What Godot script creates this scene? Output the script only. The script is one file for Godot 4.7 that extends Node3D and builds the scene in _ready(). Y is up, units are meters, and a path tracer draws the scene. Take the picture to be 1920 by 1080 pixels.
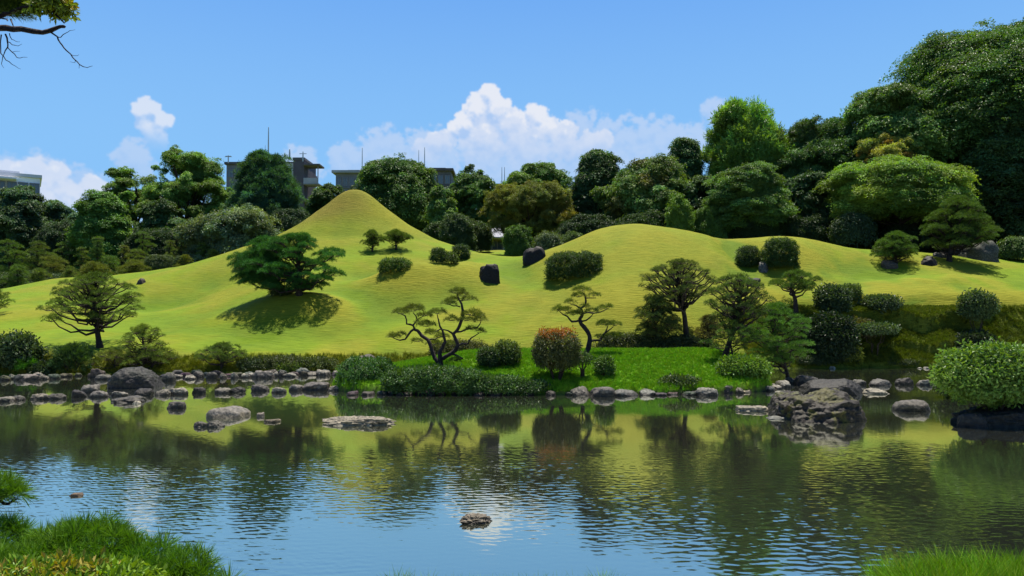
extends Node3D

var rng := RandomNumberGenerator.new()
var noise_a := FastNoiseLite.new()
var noise_b := FastNoiseLite.new()
var used := {}
var M := {}
var S := {}

# ---------------------------------------------------------------- the lie of the land
# thin-plate spline through surveyed spots (x, z, weight), and the steep cone on top of it
var spots := PackedVector3Array([Vector3(-29.54, -34.00, -0.0150241), Vector3(-23.25, -34.00, -0.0370971), Vector3(-20.82, -34.00, 0.0075967), Vector3(-18.78, -34.70, -0.0483199), Vector3(-16.45, -35.00, -0.0373903), Vector3(-13.46, -35.00, -0.0201432), Vector3(-10.53, -35.20, -0.0164306), Vector3(-8.16, -35.80, -0.0257096), Vector3(-5.20, -36.50, -0.0382466), Vector3(-1.57, -36.80, -0.0574171), Vector3(2.36, -36.80, -0.0357212), Vector3(6.29, -36.80, -0.0089967), Vector3(10.39, -37.40, -0.0819919), Vector3(14.00, -37.80, 0.0164659), Vector3(16.33, -38.20, -0.0382951), Vector3(18.78, -38.20, 0.0687078), Vector3(21.77, -38.20, 0.0379343), Vector3(25.58, -38.20, 0.0272291), Vector3(32.38, -38.20, -0.0712637), Vector3(-26.90, -35.60, 0.0177667), Vector3(-22.84, -35.60, 0.0347739), Vector3(-18.99, -36.00, 0.0529180), Vector3(-15.74, -36.20, 0.0415444), Vector3(-12.00, -36.60, 0.0337548), Vector3(-8.97, -37.00, 0.0426059), Vector3(-5.39, -37.80, 0.0288105), Vector3(-1.63, -38.00, 0.0624562), Vector3(2.45, -38.20, 0.0233159), Vector3(6.55, -38.30, -0.0384005), Vector3(9.86, -38.40, 0.0789229), Vector3(-34.86, -44.00, -0.0074145), Vector3(-27.49, -41.00, -0.0007277), Vector3(-27.31, -44.50, -0.0057910), Vector3(-32.22, -48.00, 0.0017209), Vector3(-21.42, -38.50, -0.0138719), Vector3(-17.84, -41.00, -0.0072100), Vector3(-20.03, -46.00, 0.0015167), Vector3(-26.43, -50.00, 0.0061264), Vector3(-25.47, -54.00, -0.0070827), Vector3(-31.81, -53.00, 0.0022591), Vector3(-46.40, -56.00, -0.0016426), Vector3(-41.54, -57.00, 0.0067353), Vector3(-39.10, -57.00, -0.0195263), Vector3(-37.31, -60.00, 0.0250794), Vector3(-33.14, -61.00, -0.0048044), Vector3(-28.79, -61.00, 0.0020536), Vector3(-25.30, -61.00, 0.0146083), Vector3(-25.26, -57.00, -0.0103108), Vector3(-22.82, -57.00, -0.0043343), Vector3(-19.32, -53.00, 0.0013844), Vector3(-16.27, -46.50, -0.0424967), Vector3(-14.39, -42.00, -0.0037038), Vector3(-12.79, -39.00, -0.0254085), Vector3(-9.58, -39.50, -0.0148030), Vector3(-13.02, -45.00, 0.0313906), Vector3(-14.94, -47.50, 0.0426432), Vector3(-11.78, -45.80, -0.0020761), Vector3(-10.19, -44.60, -0.0137533), Vector3(-9.59, -42.00, 0.0309988), Vector3(-7.70, -41.50, -0.0274575), Vector3(-6.64, -38.80, -0.0056949), Vector3(-8.78, -45.50, -0.0421703), Vector3(-8.06, -47.00, 0.0659534), Vector3(-6.47, -47.60, 0.0638500), Vector3(-4.44, -47.80, -0.0001809), Vector3(-2.78, -48.60, 0.0717666), Vector3(-6.37, -44.60, -0.0163257), Vector3(-4.80, -42.00, 0.0158321), Vector3(-3.50, -44.50, -0.0399270), Vector3(-4.52, -39.60, 0.0176396), Vector3(-1.76, -41.00, -0.0324129), Vector3(-1.84, -43.00, 0.0285652), Vector3(-0.98, -45.50, 0.0264746), Vector3(-12.02, -52.50, 0.0299718), Vector3(-8.15, -53.00, 0.0248566), Vector3(-10.23, -55.00, -0.0031664), Vector3(-6.75, -55.50, -0.0025501), Vector3(-4.37, -55.50, 0.0166931), Vector3(-13.39, -52.00, -0.0222779), Vector3(-15.77, -52.50, 0.0009019), Vector3(-15.74, -55.00, 0.0030055), Vector3(-2.36, -55.00, 0.0133437), Vector3(-1.09, -51.00, 0.0211416), Vector3(0.00, -50.50, -0.0174983), Vector3(0.86, -48.00, -0.0356909), Vector3(1.30, -45.50, -0.0246498), Vector3(1.20, -42.00, -0.0195729), Vector3(2.50, -50.00, 0.0270282), Vector3(3.61, -50.50, -0.0192061), Vector3(5.90, -51.50, 0.0418587), Vector3(8.19, -52.00, 0.0325813), Vector3(11.28, -52.50, 0.0132882), Vector3(13.94, -52.60, 0.0157468), Vector3(16.01, -52.60, -0.0016965), Vector3(3.95, -46.00, -0.0129898), Vector3(7.59, -48.20, -0.0121334), Vector3(6.95, -44.20, 0.0112727), Vector3(6.38, -40.60, 0.0557998), Vector3(3.56, -41.60, -0.0011157), Vector3(2.53, -39.40, 0.0160379), Vector3(10.90, -47.60, -0.0067643), Vector3(10.07, -44.00, -0.0105595), Vector3(9.28, -40.60, -0.0042721), Vector3(13.96, -47.60, 0.0029140), Vector3(13.45, -44.80, -0.0311699), Vector3(11.83, -41.40, 0.0040724), Vector3(15.91, -49.40, -0.0340681), Vector3(18.48, -50.60, 0.0422700), Vector3(21.01, -50.60, 0.0207014), Vector3(15.86, -46.20, 0.0138925), Vector3(18.15, -47.00, -0.0126910), Vector3(16.67, -43.20, -0.0358065), Vector3(23.36, -51.00, -0.0182434), Vector3(21.95, -46.50, -0.0090760), Vector3(19.67, -43.00, -0.0591562), Vector3(26.74, -50.50, 0.0078295), Vector3(24.34, -46.00, 0.0122656), Vector3(22.74, -43.00, -0.0385025), Vector3(30.35, -50.50, 0.0065428), Vector3(27.02, -45.00, 0.0125086), Vector3(25.81, -43.00, -0.0900135), Vector3(34.33, -50.00, -0.0066395), Vector3(31.23, -45.50, -0.0035889), Vector3(29.77, -43.40, -0.0688066), Vector3(40.76, -50.00, 0.0008872), Vector3(35.03, -43.00, -0.0151081), Vector3(14.35, -41.00, 0.0878724), Vector3(16.98, -41.00, 0.0778220), Vector3(19.23, -40.80, 0.1420981), Vector3(21.45, -40.60, 0.2568804), Vector3(23.94, -40.40, 0.2944365), Vector3(26.94, -41.00, 0.2435670), Vector3(30.45, -41.00, 0.1522242), Vector3(36.31, -41.00, 0.0512428), Vector3(18.21, -39.90, -0.0841419), Vector3(22.25, -40.00, -0.3217928), Vector3(18.95, -39.10, -0.1416808), Vector3(21.74, -39.10, -0.0475179), Vector3(24.87, -39.20, -0.1606267), Vector3(26.96, -40.20, -0.1963793), Vector3(30.79, -39.60, -0.0565044), Vector3(13.77, -39.40, -0.0665981), Vector3(-68.00, -70.00, 0.0006368), Vector3(-49.97, -66.00, 0.0009075), Vector3(-43.07, -67.00, -0.0112706), Vector3(-44.23, -72.00, 0.0038634), Vector3(-36.51, -72.00, -0.0040188), Vector3(-29.60, -74.00, 0.0002129), Vector3(-122.57, -110.00, 0.0000388), Vector3(-75.43, -110.00, -0.0004237), Vector3(-44.00, -110.00, 0.0011348), Vector3(-14.86, -80.00, -0.0081047), Vector3(-21.36, -115.00, -0.0006579), Vector3(-1.33, -62.00, -0.0038411), Vector3(-1.54, -72.00, 0.0070965), Vector3(-3.86, -90.00, 0.0041675), Vector3(3.43, -120.00, -0.0003502), Vector3(4.07, -57.00, -0.0395889), Vector3(8.96, -57.00, -0.0206228), Vector3(15.06, -57.00, -0.0123178), Vector3(10.37, -66.00, 0.0068789), Vector3(19.43, -80.00, -0.0023253), Vector3(20.40, -56.00, -0.0140335), Vector3(26.06, -57.00, 0.0002177), Vector3(32.16, -57.00, -0.0008742), Vector3(38.40, -56.00, 0.0017084), Vector3(30.86, -80.00, 0.0003377), Vector3(53.71, -80.00, -0.0007808), Vector3(57.43, -60.00, 0.0012571), Vector3(105.43, -90.00, 0.0005341), Vector3(46.29, -120.00, -0.0001817), Vector3(106.29, -120.00, -0.0003905), Vector3(-54.23, -52.00, 0.0009849), Vector3(-38.86, -40.00, 0.0044975), Vector3(-32.84, -38.00, 0.0056637), Vector3(-7.14, -50.00, -0.0125315), Vector3(-4.70, -50.60, -0.0755307), Vector3(-9.10, -49.00, -0.0731463), Vector3(-2.94, -51.50, -0.0195814), Vector3(49.50, -45.00, 0.0041296), Vector3(44.51, -38.00, -0.0202043), Vector3(-36.77, -33.00, 0.0141874), Vector3(-47.43, -40.00, 0.0022621), Vector3(-38.97, -31.00, -0.0130248), Vector3(-33.21, -31.00, -0.0030918), Vector3(-27.46, -31.00, 0.0022789), Vector3(-21.70, -31.00, 0.0048032), Vector3(-15.94, -31.00, 0.0104244), Vector3(-10.19, -31.00, 0.0040942), Vector3(-4.43, -31.00, 0.0110510), Vector3(1.33, -31.00, 0.0097846), Vector3(7.09, -31.00, 0.0085982), Vector3(12.84, -31.00, 0.0112295), Vector3(18.60, -31.00, 0.0095114), Vector3(24.36, -31.00, 0.0103086), Vector3(30.11, -31.00, 0.0138572), Vector3(35.87, -31.00, 0.0025105), Vector3(41.63, -31.00, 0.0045988)])
const CONE := [[0, 13.0], [0.5, 12.93], [1.1, 12.65], [2.4, 11.55], [4.7, 9.85], [7, 8.6], [9, 7.95], [11, 7.2], [13, 6.5], [18, 5.0], [30, 0]]

func cone_line(r: float) -> float:
	r = absf(r)
	for i in CONE.size() - 1:
		if r <= CONE[i + 1][0]:
			return lerpf(CONE[i][1], CONE[i + 1][1], (r - CONE[i][0]) / (CONE[i + 1][0] - CONE[i][0]))
	return 0.0

func ground(x: float, z: float) -> float:
	var b := 14.763482097 + 0.008234109 * x + -0.073501659 * z
	for s in spots:
		var r2 := (x - s.x) * (x - s.x) + (z - s.y) * (z - s.y)
		if r2 > 1e-9:
			b += 0.5 * r2 * log(r2) * s.z
	var dx := x - (-13.119)
	var dz := (z - (-62.0)) * 1.45
	var r := sqrt(dx * dx + dz * dz)
	var c := (cone_line(r - 0.4) + cone_line(r) + cone_line(r + 0.4)) / 3.0 + 0.15
	b = 0.5 * (b + c + sqrt((b - c) * (b - c) + 0.25)) - 0.12
	b += 0.950 * exp(-pow((x - (17.27)) / 2.50, 2.0) - pow((z - (-47.40)) / 2.40, 2.0))
	b += -0.800 * exp(-pow((x - (14.95)) / 1.30, 2.0) - pow((z - (-49.00)) / 3.00, 2.0))
	b += 0.950 * exp(-pow((x - (-12.20)) / 4.40, 2.0) - pow((z - (-42.70)) / 1.70, 2.0))
	b += 0.350 * exp(-pow((x - (-14.61)) / 4.50, 2.0) - pow((z - (-46.50)) / 2.60, 2.0))
	b += -0.850 * exp(-pow((x - (-21.15)) / 3.60, 2.0) - pow((z - (-51.50)) / 3.00, 2.0))
	b += -0.500 * exp(-pow((x - (-23.21)) / 3.50, 2.0) - pow((z - (-48.50)) / 2.40, 2.0))
	b += 0.700 * exp(-pow((x - (7.75)) / 5.00, 2.0) - pow((z - (-47.20)) / 3.40, 2.0))
	b += -0.750 * exp(-pow((x - (-0.17)) / 1.80, 2.0) - pow((z - (-48.80)) / 3.40, 2.0))
	b += -0.550 * exp(-pow((x - (-2.72)) / 2.20, 2.0) - pow((z - (-44.80)) / 2.60, 2.0))
	b += -0.400 * exp(-pow((x - (-5.78)) / 2.20, 2.0) - pow((z - (-42.60)) / 1.80, 2.0))
	b += 0.550 * exp(-pow((x - (-6.30)) / 4.00, 2.0) - pow((z - (-46.40)) / 1.50, 2.0))
	b += -0.350 * exp(-pow((x - (-6.79)) / 4.00, 2.0) - pow((z - (-50.00)) / 1.40, 2.0))
	b += -0.450 * exp(-pow((x - (22.34)) / 3.00, 2.0) - pow((z - (-46.00)) / 2.40, 2.0))
	b += 0.300 * exp(-pow((x - (25.14)) / 5.00, 2.0) - pow((z - (-44.00)) / 1.20, 2.0))
	b += -0.350 * exp(-pow((x - (-8.29)) / 1.80, 2.0) - pow((z - (-43.00)) / 1.50, 2.0))
	b += 0.350 * exp(-pow((x - (-27.60)) / 5.00, 2.0) - pow((z - (-46.00)) / 3.00, 2.0))
	# a low undercut edge along the shore, and terraces cut into the bank on the right
	if b < 0.5:
		b = 0.5 - (0.5 - b) * 2.2
	var w := smoothstep(14.2, 16.2, x) * (1.0 - smoothstep(24.5, 27.5, x)) * (1.0 - smoothstep(41.0, 41.8, -z))
	if w > 0.0:
		var q := -z + 0.34 * sin(x * 0.9) + 0.16 * sin(x * 2.3 + 1.0) + 0.07 * sin(x * 6.1) + 0.22 * noise_b.get_noise_2d(x * 7.0, 3.0)
		var sag := 0.22 * sin(x * 1.1 + 2.0) + 0.1 * sin(x * 3.1)
		var st := -0.6 + 1.0 * smoothstep(38.15, 38.25, q) + 0.4 * smoothstep(38.4, 39.2, q) + (0.55 + sag) * smoothstep(39.2, 39.27 + 0.25 * absf(sag), q) + 0.35 * smoothstep(39.45, 40.2, q) + (1.35 - sag) * smoothstep(40.2, 40.3, q)
		b = lerpf(b, st, w * 0.72)
	if z > -33.0:
		b = minf(b, -0.3 - (z + 33.0) * 0.1)
	return b

func island(x: float, z: float) -> float:
	var d := -z
	var t := d - 26.3
	var crest := lerpf(0.45, 1.27, smoothstep(-7.0, -0.5, x)) - 0.75 * smoothstep(8.3, 11.5, x)
	var f := 0.12 + 0.27 * t
	var h := 0.5 * (f + crest - sqrt((f - crest) * (f - crest) + 0.05)) + 0.04
	h -= 0.5 * smoothstep(32.0, 33.4, d)
	var e := pow(absf((x - 1.5) / 8.4), 3.0) + pow(absf((d - 29.9) / 3.65), 4.0)
	h = lerpf(h, -0.7, smoothstep(0.9, 1.12, e))
	return h + 0.03 * noise_a.get_noise_2d(x * 9.0, z * 9.0)

func near_bank(x: float, z: float) -> float:
	var d := -z
	var edge := 6.3 + 0.25 * noise_a.get_noise_2d(x * 4.0, 7.0) + 0.012 * x * x
	return lerpf(1.34, 0.84, smoothstep(1.5, 5.6, d)) - 1.9 * smoothstep(edge - 0.8, edge + 0.7, d) + 0.04 * noise_a.get_noise_2d(x * 12.0, z * 12.0)

# ---------------------------------------------------------------- meshes
class Geo:
	var v := PackedVector3Array()
	var n := PackedVector3Array()
	var c := PackedColorArray()
	var uv := PackedVector2Array()
	var ix := PackedInt32Array()

	func tri(a: Vector3, b: Vector3, d: Vector3, col: Color) -> void:
		var k := v.size()
		var nn := (d - a).cross(b - a).normalized()
		v.append_array([a, b, d]); n.append_array([nn, nn, nn]); c.append_array([col, col, col])
		ix.append_array([k, k + 1, k + 2])

	func quad(a: Vector3, b: Vector3, d: Vector3, e: Vector3, col: Color) -> void:
		tri(a, b, d, col); tri(a, d, e, col)

	func box(lo: Vector3, hi: Vector3, col: Color) -> void:
		var p := func(i: int): return Vector3(hi.x if i & 1 else lo.x, hi.y if i & 2 else lo.y, hi.z if i & 4 else lo.z)
		for f in [[4, 6, 7, 5], [0, 1, 3, 2], [0, 2, 6, 4], [1, 5, 7, 3], [2, 3, 7, 6], [0, 4, 5, 1]]:
			quad(p.call(f[0]), p.call(f[1]), p.call(f[2]), p.call(f[3]), col)

	# a smooth tapered tube along points
	func tube(pts: Array, rad: Array, sides: int, col: Color) -> void:
		var k := v.size()
		var up := Vector3(0.3, 0.1, 1.0).normalized()
		var last := pts.size() - 1
		for i in pts.size():
			var t: Vector3 = (pts[mini(i + 1, last)] - pts[maxi(i - 1, 0)]).normalized()
			if t.length() < 0.5:
				t = Vector3.UP
			var a := up - t * up.dot(t)
			a = a.normalized() if a.length() > 0.05 else t.cross(Vector3.RIGHT).normalized()
			up = a
			var b := t.cross(a)
			for s in sides:
				var w := TAU * s / sides
				var o := a * cos(w) + b * sin(w)
				v.append(pts[i] + o * rad[i]); n.append(o); c.append(col)
		for i in last:
			for s in sides:
				var p := k + i * sides + s
				var q := k + i * sides + (s + 1) % sides
				ix.append_array([p, p + sides, q, q, p + sides, q + sides])
		v.append(pts[last] + (pts[last] - pts[last - 1]).normalized() * rad[last]); n.append((pts[last] - pts[last - 1]).normalized()); c.append(col)
		for s in sides:
			ix.append_array([k + last * sides + s, v.size() - 1, k + last * sides + (s + 1) % sides])

	func mesh(m: Material) -> ArrayMesh:
		var a := []
		a.resize(Mesh.ARRAY_MAX)
		a[Mesh.ARRAY_VERTEX] = v; a[Mesh.ARRAY_NORMAL] = n; a[Mesh.ARRAY_COLOR] = c; a[Mesh.ARRAY_INDEX] = ix
		if uv.size() == v.size():
			a[Mesh.ARRAY_TEX_UV] = uv
		var out := ArrayMesh.new()
		out.add_surface_from_arrays(Mesh.PRIMITIVE_TRIANGLES, a)
		out.surface_set_material(0, m)
		return out

# copies of one small mesh, each with its place and tint
class Scatter:
	var at: Array[Transform3D] = []
	var tint := PackedColorArray()

	func put(p: Vector3, axis: Vector3, spin: float, size: Vector3, col: Color) -> void:
		var y := axis.normalized()
		var x := y.cross(Vector3(0.37, 0.11, 0.92)).normalized()
		var b := Basis(x, y, x.cross(y)).rotated(y, spin)
		at.append(Transform3D(Basis(b.x * size.x, b.y * size.y, b.z * size.z), p)); tint.append(col)

	func node(called: String, mesh: Mesh) -> MultiMeshInstance3D:
		var mm := MultiMesh.new()
		mm.transform_format = MultiMesh.TRANSFORM_3D
		mm.use_colors = true
		mm.mesh = mesh
		mm.instance_count = at.size()
		for i in at.size():
			mm.set_instance_transform(i, at[i])
			mm.set_instance_color(i, tint[i])
		var o := MultiMeshInstance3D.new()
		o.name = called
		o.multimesh = mm
		o.set_meta("kind", "stuff")
		return o

func numbered(called: String) -> String:
	var k: int = used.get(called, 0)
	used[called] = k + 1
	return called if k == 0 else "%s_%03d" % [called, k]

func tag(o: Node3D, label: String, category: String, group := "") -> Node3D:
	o.set_meta("label", label)
	o.set_meta("category", category)
	if group:
		o.set_meta("group", group)
	return o

func thing(called: String, label: String, category: String, at: Vector3, group := "") -> Node3D:
	var o := Node3D.new()
	o.name = numbered(called)
	o.position = at
	add_child(o)
	tag(o, label, category, group)
	return o

func part(called: String, mesh: Mesh, parent: Node3D) -> MeshInstance3D:
	var o := MeshInstance3D.new()
	o.name = called
	o.mesh = mesh
	parent.add_child(o, true)
	return o

func structure(called: String, mesh: Mesh, label: String, category: String) -> MeshInstance3D:
	var o := MeshInstance3D.new()
	o.name = numbered(called)
	o.mesh = mesh
	add_child(o)
	tag(o, label, category)
	o.set_meta("kind", "structure")
	return o

func rnd(a: float, b: float) -> float:
	return rng.randf_range(a, b)

func ball() -> Vector3:
	var y := rnd(-1, 1)
	var w := rnd(0, TAU)
	var r := sqrt(1.0 - y * y)
	return Vector3(r * cos(w), y, r * sin(w))

func shade(c: Color, spread: float) -> Color:
	var k := 1.0 + rnd(-spread, spread)
	var w := rnd(-spread, spread) * 0.35
	return Color(c.r * k * (1.0 + w), c.g * k, c.b * k * (1.0 - w))

# ---------------------------------------------------------------- materials and small meshes
func texture(seed_: int, freq: float, lo: Color, hi: Color, size := 512, octaves := 5, stretch := 1) -> ImageTexture:
	var f := FastNoiseLite.new()
	f.seed = seed_
	f.frequency = freq
	f.fractal_octaves = octaves
	var im := f.get_seamless_image(size / stretch, size)
	im.convert(Image.FORMAT_RGB8)
	if stretch > 1:
		im.resize(size, size, Image.INTERPOLATE_CUBIC)
	for y in size:
		for x in size:
			im.set_pixel(x, y, lo.lerp(hi, im.get_pixel(x, y).r))
	return ImageTexture.create_from_image(im)

func plain(rough: float, spec := 0.5) -> StandardMaterial3D:
	var m := StandardMaterial3D.new()
	m.vertex_color_use_as_albedo = true
	m.roughness = rough
	m.metallic_specular = spec
	return m

func make_materials() -> void:
	var leaf := plain(0.5, 0.32)
	leaf.backlight_enabled = true
	leaf.backlight = Color(0.85, 0.85, 0.25)
	M.leaf = leaf
	var needle := plain(0.6, 0.2)
	needle.backlight_enabled = true
	needle.backlight = Color(0.8, 0.85, 0.25)
	M.needle = needle
	var blade := plain(0.6, 0.2)
	blade.backlight_enabled = true
	blade.backlight = Color(0.8, 0.85, 0.15)
	M.blade = blade
	var bark := plain(0.9, 0.3)
	bark.albedo_texture = texture(3, 0.02, Color(0.55, 0.5, 0.48), Color(1, 1, 1), 256, 4, 1)
	bark.uv1_triplanar = true
	bark.uv1_world_triplanar = true
	bark.uv1_scale = Vector3(2.5, 0.8, 2.5)
	bark.heightmap_enabled = true
	bark.heightmap_texture = texture(8, 0.04, Color.BLACK, Color.WHITE, 256, 4, 1)
	bark.heightmap_scale = 3.0
	M.bark = bark
	var rock := plain(0.68, 0.32)
	rock.albedo_texture = texture(21, 0.018, Color(0.36, 0.36, 0.34), Color(1.0, 0.98, 0.93), 512, 6)
	rock.uv1_triplanar = true
	rock.uv1_world_triplanar = true
	rock.uv1_scale = Vector3(0.8, 0.8, 0.8)
	rock.heightmap_enabled = true
	rock.heightmap_texture = texture(22, 0.03, Color.BLACK, Color.WHITE, 512, 6)
	rock.heightmap_scale = 2.0
	M.rock = rock
	var lawn := plain(0.85, 0.2)
	lawn.albedo_texture = texture(31, 0.03, Color(0.78, 0.83, 0.72), Color(1, 1, 1), 1024, 6, 4)
	lawn.uv1_scale = Vector3(0.09, 0.2, 1)
	lawn.heightmap_enabled = true
	lawn.heightmap_texture = texture(32, 0.05, Color.BLACK, Color.WHITE, 1024, 6, 4)
	lawn.heightmap_scale = 4.5
	M.lawn = lawn
	var soil := plain(0.95, 0.2)
	soil.albedo_texture = texture(41, 0.04, Color(0.5, 0.5, 0.5), Color(1, 1, 1), 256, 5)
	soil.uv1_triplanar = true
	soil.uv1_world_triplanar = true
	soil.uv1_scale = Vector3(0.6, 0.6, 0.6)
	M.soil = soil
	var wall := plain(0.8, 0.3)
	wall.albedo_texture = texture(51, 0.01, Color(0.82, 0.82, 0.82), Color(1, 1, 1), 256, 5)
	wall.uv1_triplanar = true
	wall.uv1_world_triplanar = true
	wall.uv1_scale = Vector3(0.1, 0.1, 0.1)
	M.wall = wall
	M.metal = plain(0.5, 0.5)
	var pane := plain(0.12, 0.6)
	M.pane = pane
	var water := plain(0.05, 0.5)
	water.metallic = 0.991
	M.water = water

# a spray of folded leaves
func leaf_spray(seed_: int, count: int, radius: float, length: float, width: float, flat := 0.6, up := 0.5) -> ArrayMesh:
	rng.seed = seed_
	var g := Geo.new()
	for i in count:
		var q := ball()
		var p := Vector3(q.x, q.y * flat, q.z) * radius * pow(rnd(0.05, 1.0), 0.5)
		var dir := (Vector3(q.x, q.y * 0.4, q.z) + ball() * 0.6).normalized()
		var nn := (Vector3.UP * up + ball() * 0.7 + q * 0.3).normalized()
		var side := dir.cross(nn).normalized()
		nn = side.cross(dir)
		var l := length * rnd(0.7, 1.25)
		var w := width * rnd(0.8, 1.2) * 0.5
		var k := 0.85 + 0.3 * rng.randf()
		var col := Color(k, k, k)
		var a := p
		var tip := p + dir * l - nn * l * 0.12
		var mid := p + dir * l * 0.5
		g.tri(a, mid + side * w + nn * w * 0.35, tip, col)
		g.tri(a, tip, mid - side * w + nn * w * 0.35, col)
	return g.mesh(M.leaf)

# a tuft of needles fanning out round +y
func needle_tuft(seed_: int, count: int, length: float, width: float, open: float) -> ArrayMesh:
	rng.seed = seed_
	var g := Geo.new()
	for i in count:
		var w := TAU * i / count * 2.4 + rnd(-0.4, 0.4)
		var s := open * sqrt((i + 0.5) / count)
		var dir := Vector3(cos(w) * sin(s), cos(s), sin(w) * sin(s))
		var side := dir.cross(ball()).normalized() * width * 0.5
		var a := dir * length * 0.06
		var l := length * rnd(0.75, 1.15)
		var k := 0.8 + 0.4 * rng.randf()
		g.quad(a - side, dir * l * 0.6 - side * 0.9 + Vector3.DOWN * l * 0.01, dir * l + Vector3.DOWN * l * 0.05, dir * l * 0.6 + side * 0.9, Color(k, k, k))
	return g.mesh(M.needle)

func grass_tuft(seed_: int, count: int, length: float, width: float, spread: float, lean: float) -> ArrayMesh:
	rng.seed = seed_
	var g := Geo.new()
	for i in count:
		var w := rnd(0, TAU)
		var p := Vector3(cos(w), 0, sin(w)) * spread * sqrt(rng.randf())
		var d := Vector3(rnd(-1, 1), 0, rnd(-1, 1)) * lean
		var l := length * rnd(0.5, 1.15)
		var f := ball()
		var side := Vector3(f.x, 0, f.z).normalized() * width * 0.5
		var k := 0.75 + 0.5 * rng.randf()
		var mid := p + Vector3.UP * l * 0.6 + d * l * 0.3
		var tip := p + Vector3.UP * l * 0.95 + d * l
		g.quad(p - side, mid - side * 0.7, mid + side * 0.7, p + side, Color(k, k, k))
		g.tri(mid - side * 0.7, tip, mid + side * 0.7, Color(k * 1.1, k * 1.08, k))
	return g.mesh(M.blade)

func make_sprays() -> void:
	S.far = leaf_spray(1, 16, 0.44, 0.26, 0.15)
	S.fine = leaf_spray(2, 18, 0.4, 0.22, 0.12)
	S.glossy = leaf_spray(3, 12, 0.3, 0.24, 0.1, 0.8, 0.7)
	S.layer = leaf_spray(4, 20, 0.5, 0.2, 0.12, 0.3, 0.8)
	S.shoot = leaf_spray(5, 14, 0.3, 0.3, 0.07, 1.3, 0.0)
	S.hedge = leaf_spray(6, 14, 0.13, 0.085, 0.05, 0.8, 0.6)
	S.hedge_big = leaf_spray(7, 12, 0.15, 0.13, 0.065, 0.8, 0.8)
	S.azalea = leaf_spray(8, 10, 0.04, 0.045, 0.019, 0.9, 0.5)
	S.tuft = needle_tuft(11, 22, 0.15, 0.014, 1.5)
	S.tuft_wide = needle_tuft(12, 26, 0.34, 0.032, 1.5)
	S.tuft_near = needle_tuft(13, 60, 0.12, 0.0042, 1.35)
	S.spiky = needle_tuft(14, 16, 0.3, 0.03, 0.9)
	S.grass = grass_tuft(15, 14, 0.11, 0.012, 0.07, 0.35)
	S.rough_grass = grass_tuft(16, 16, 0.24, 0.016, 0.1, 0.5)
	S.near_grass = grass_tuft(17, 18, 0.36, 0.009, 0.07, 0.45)

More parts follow.
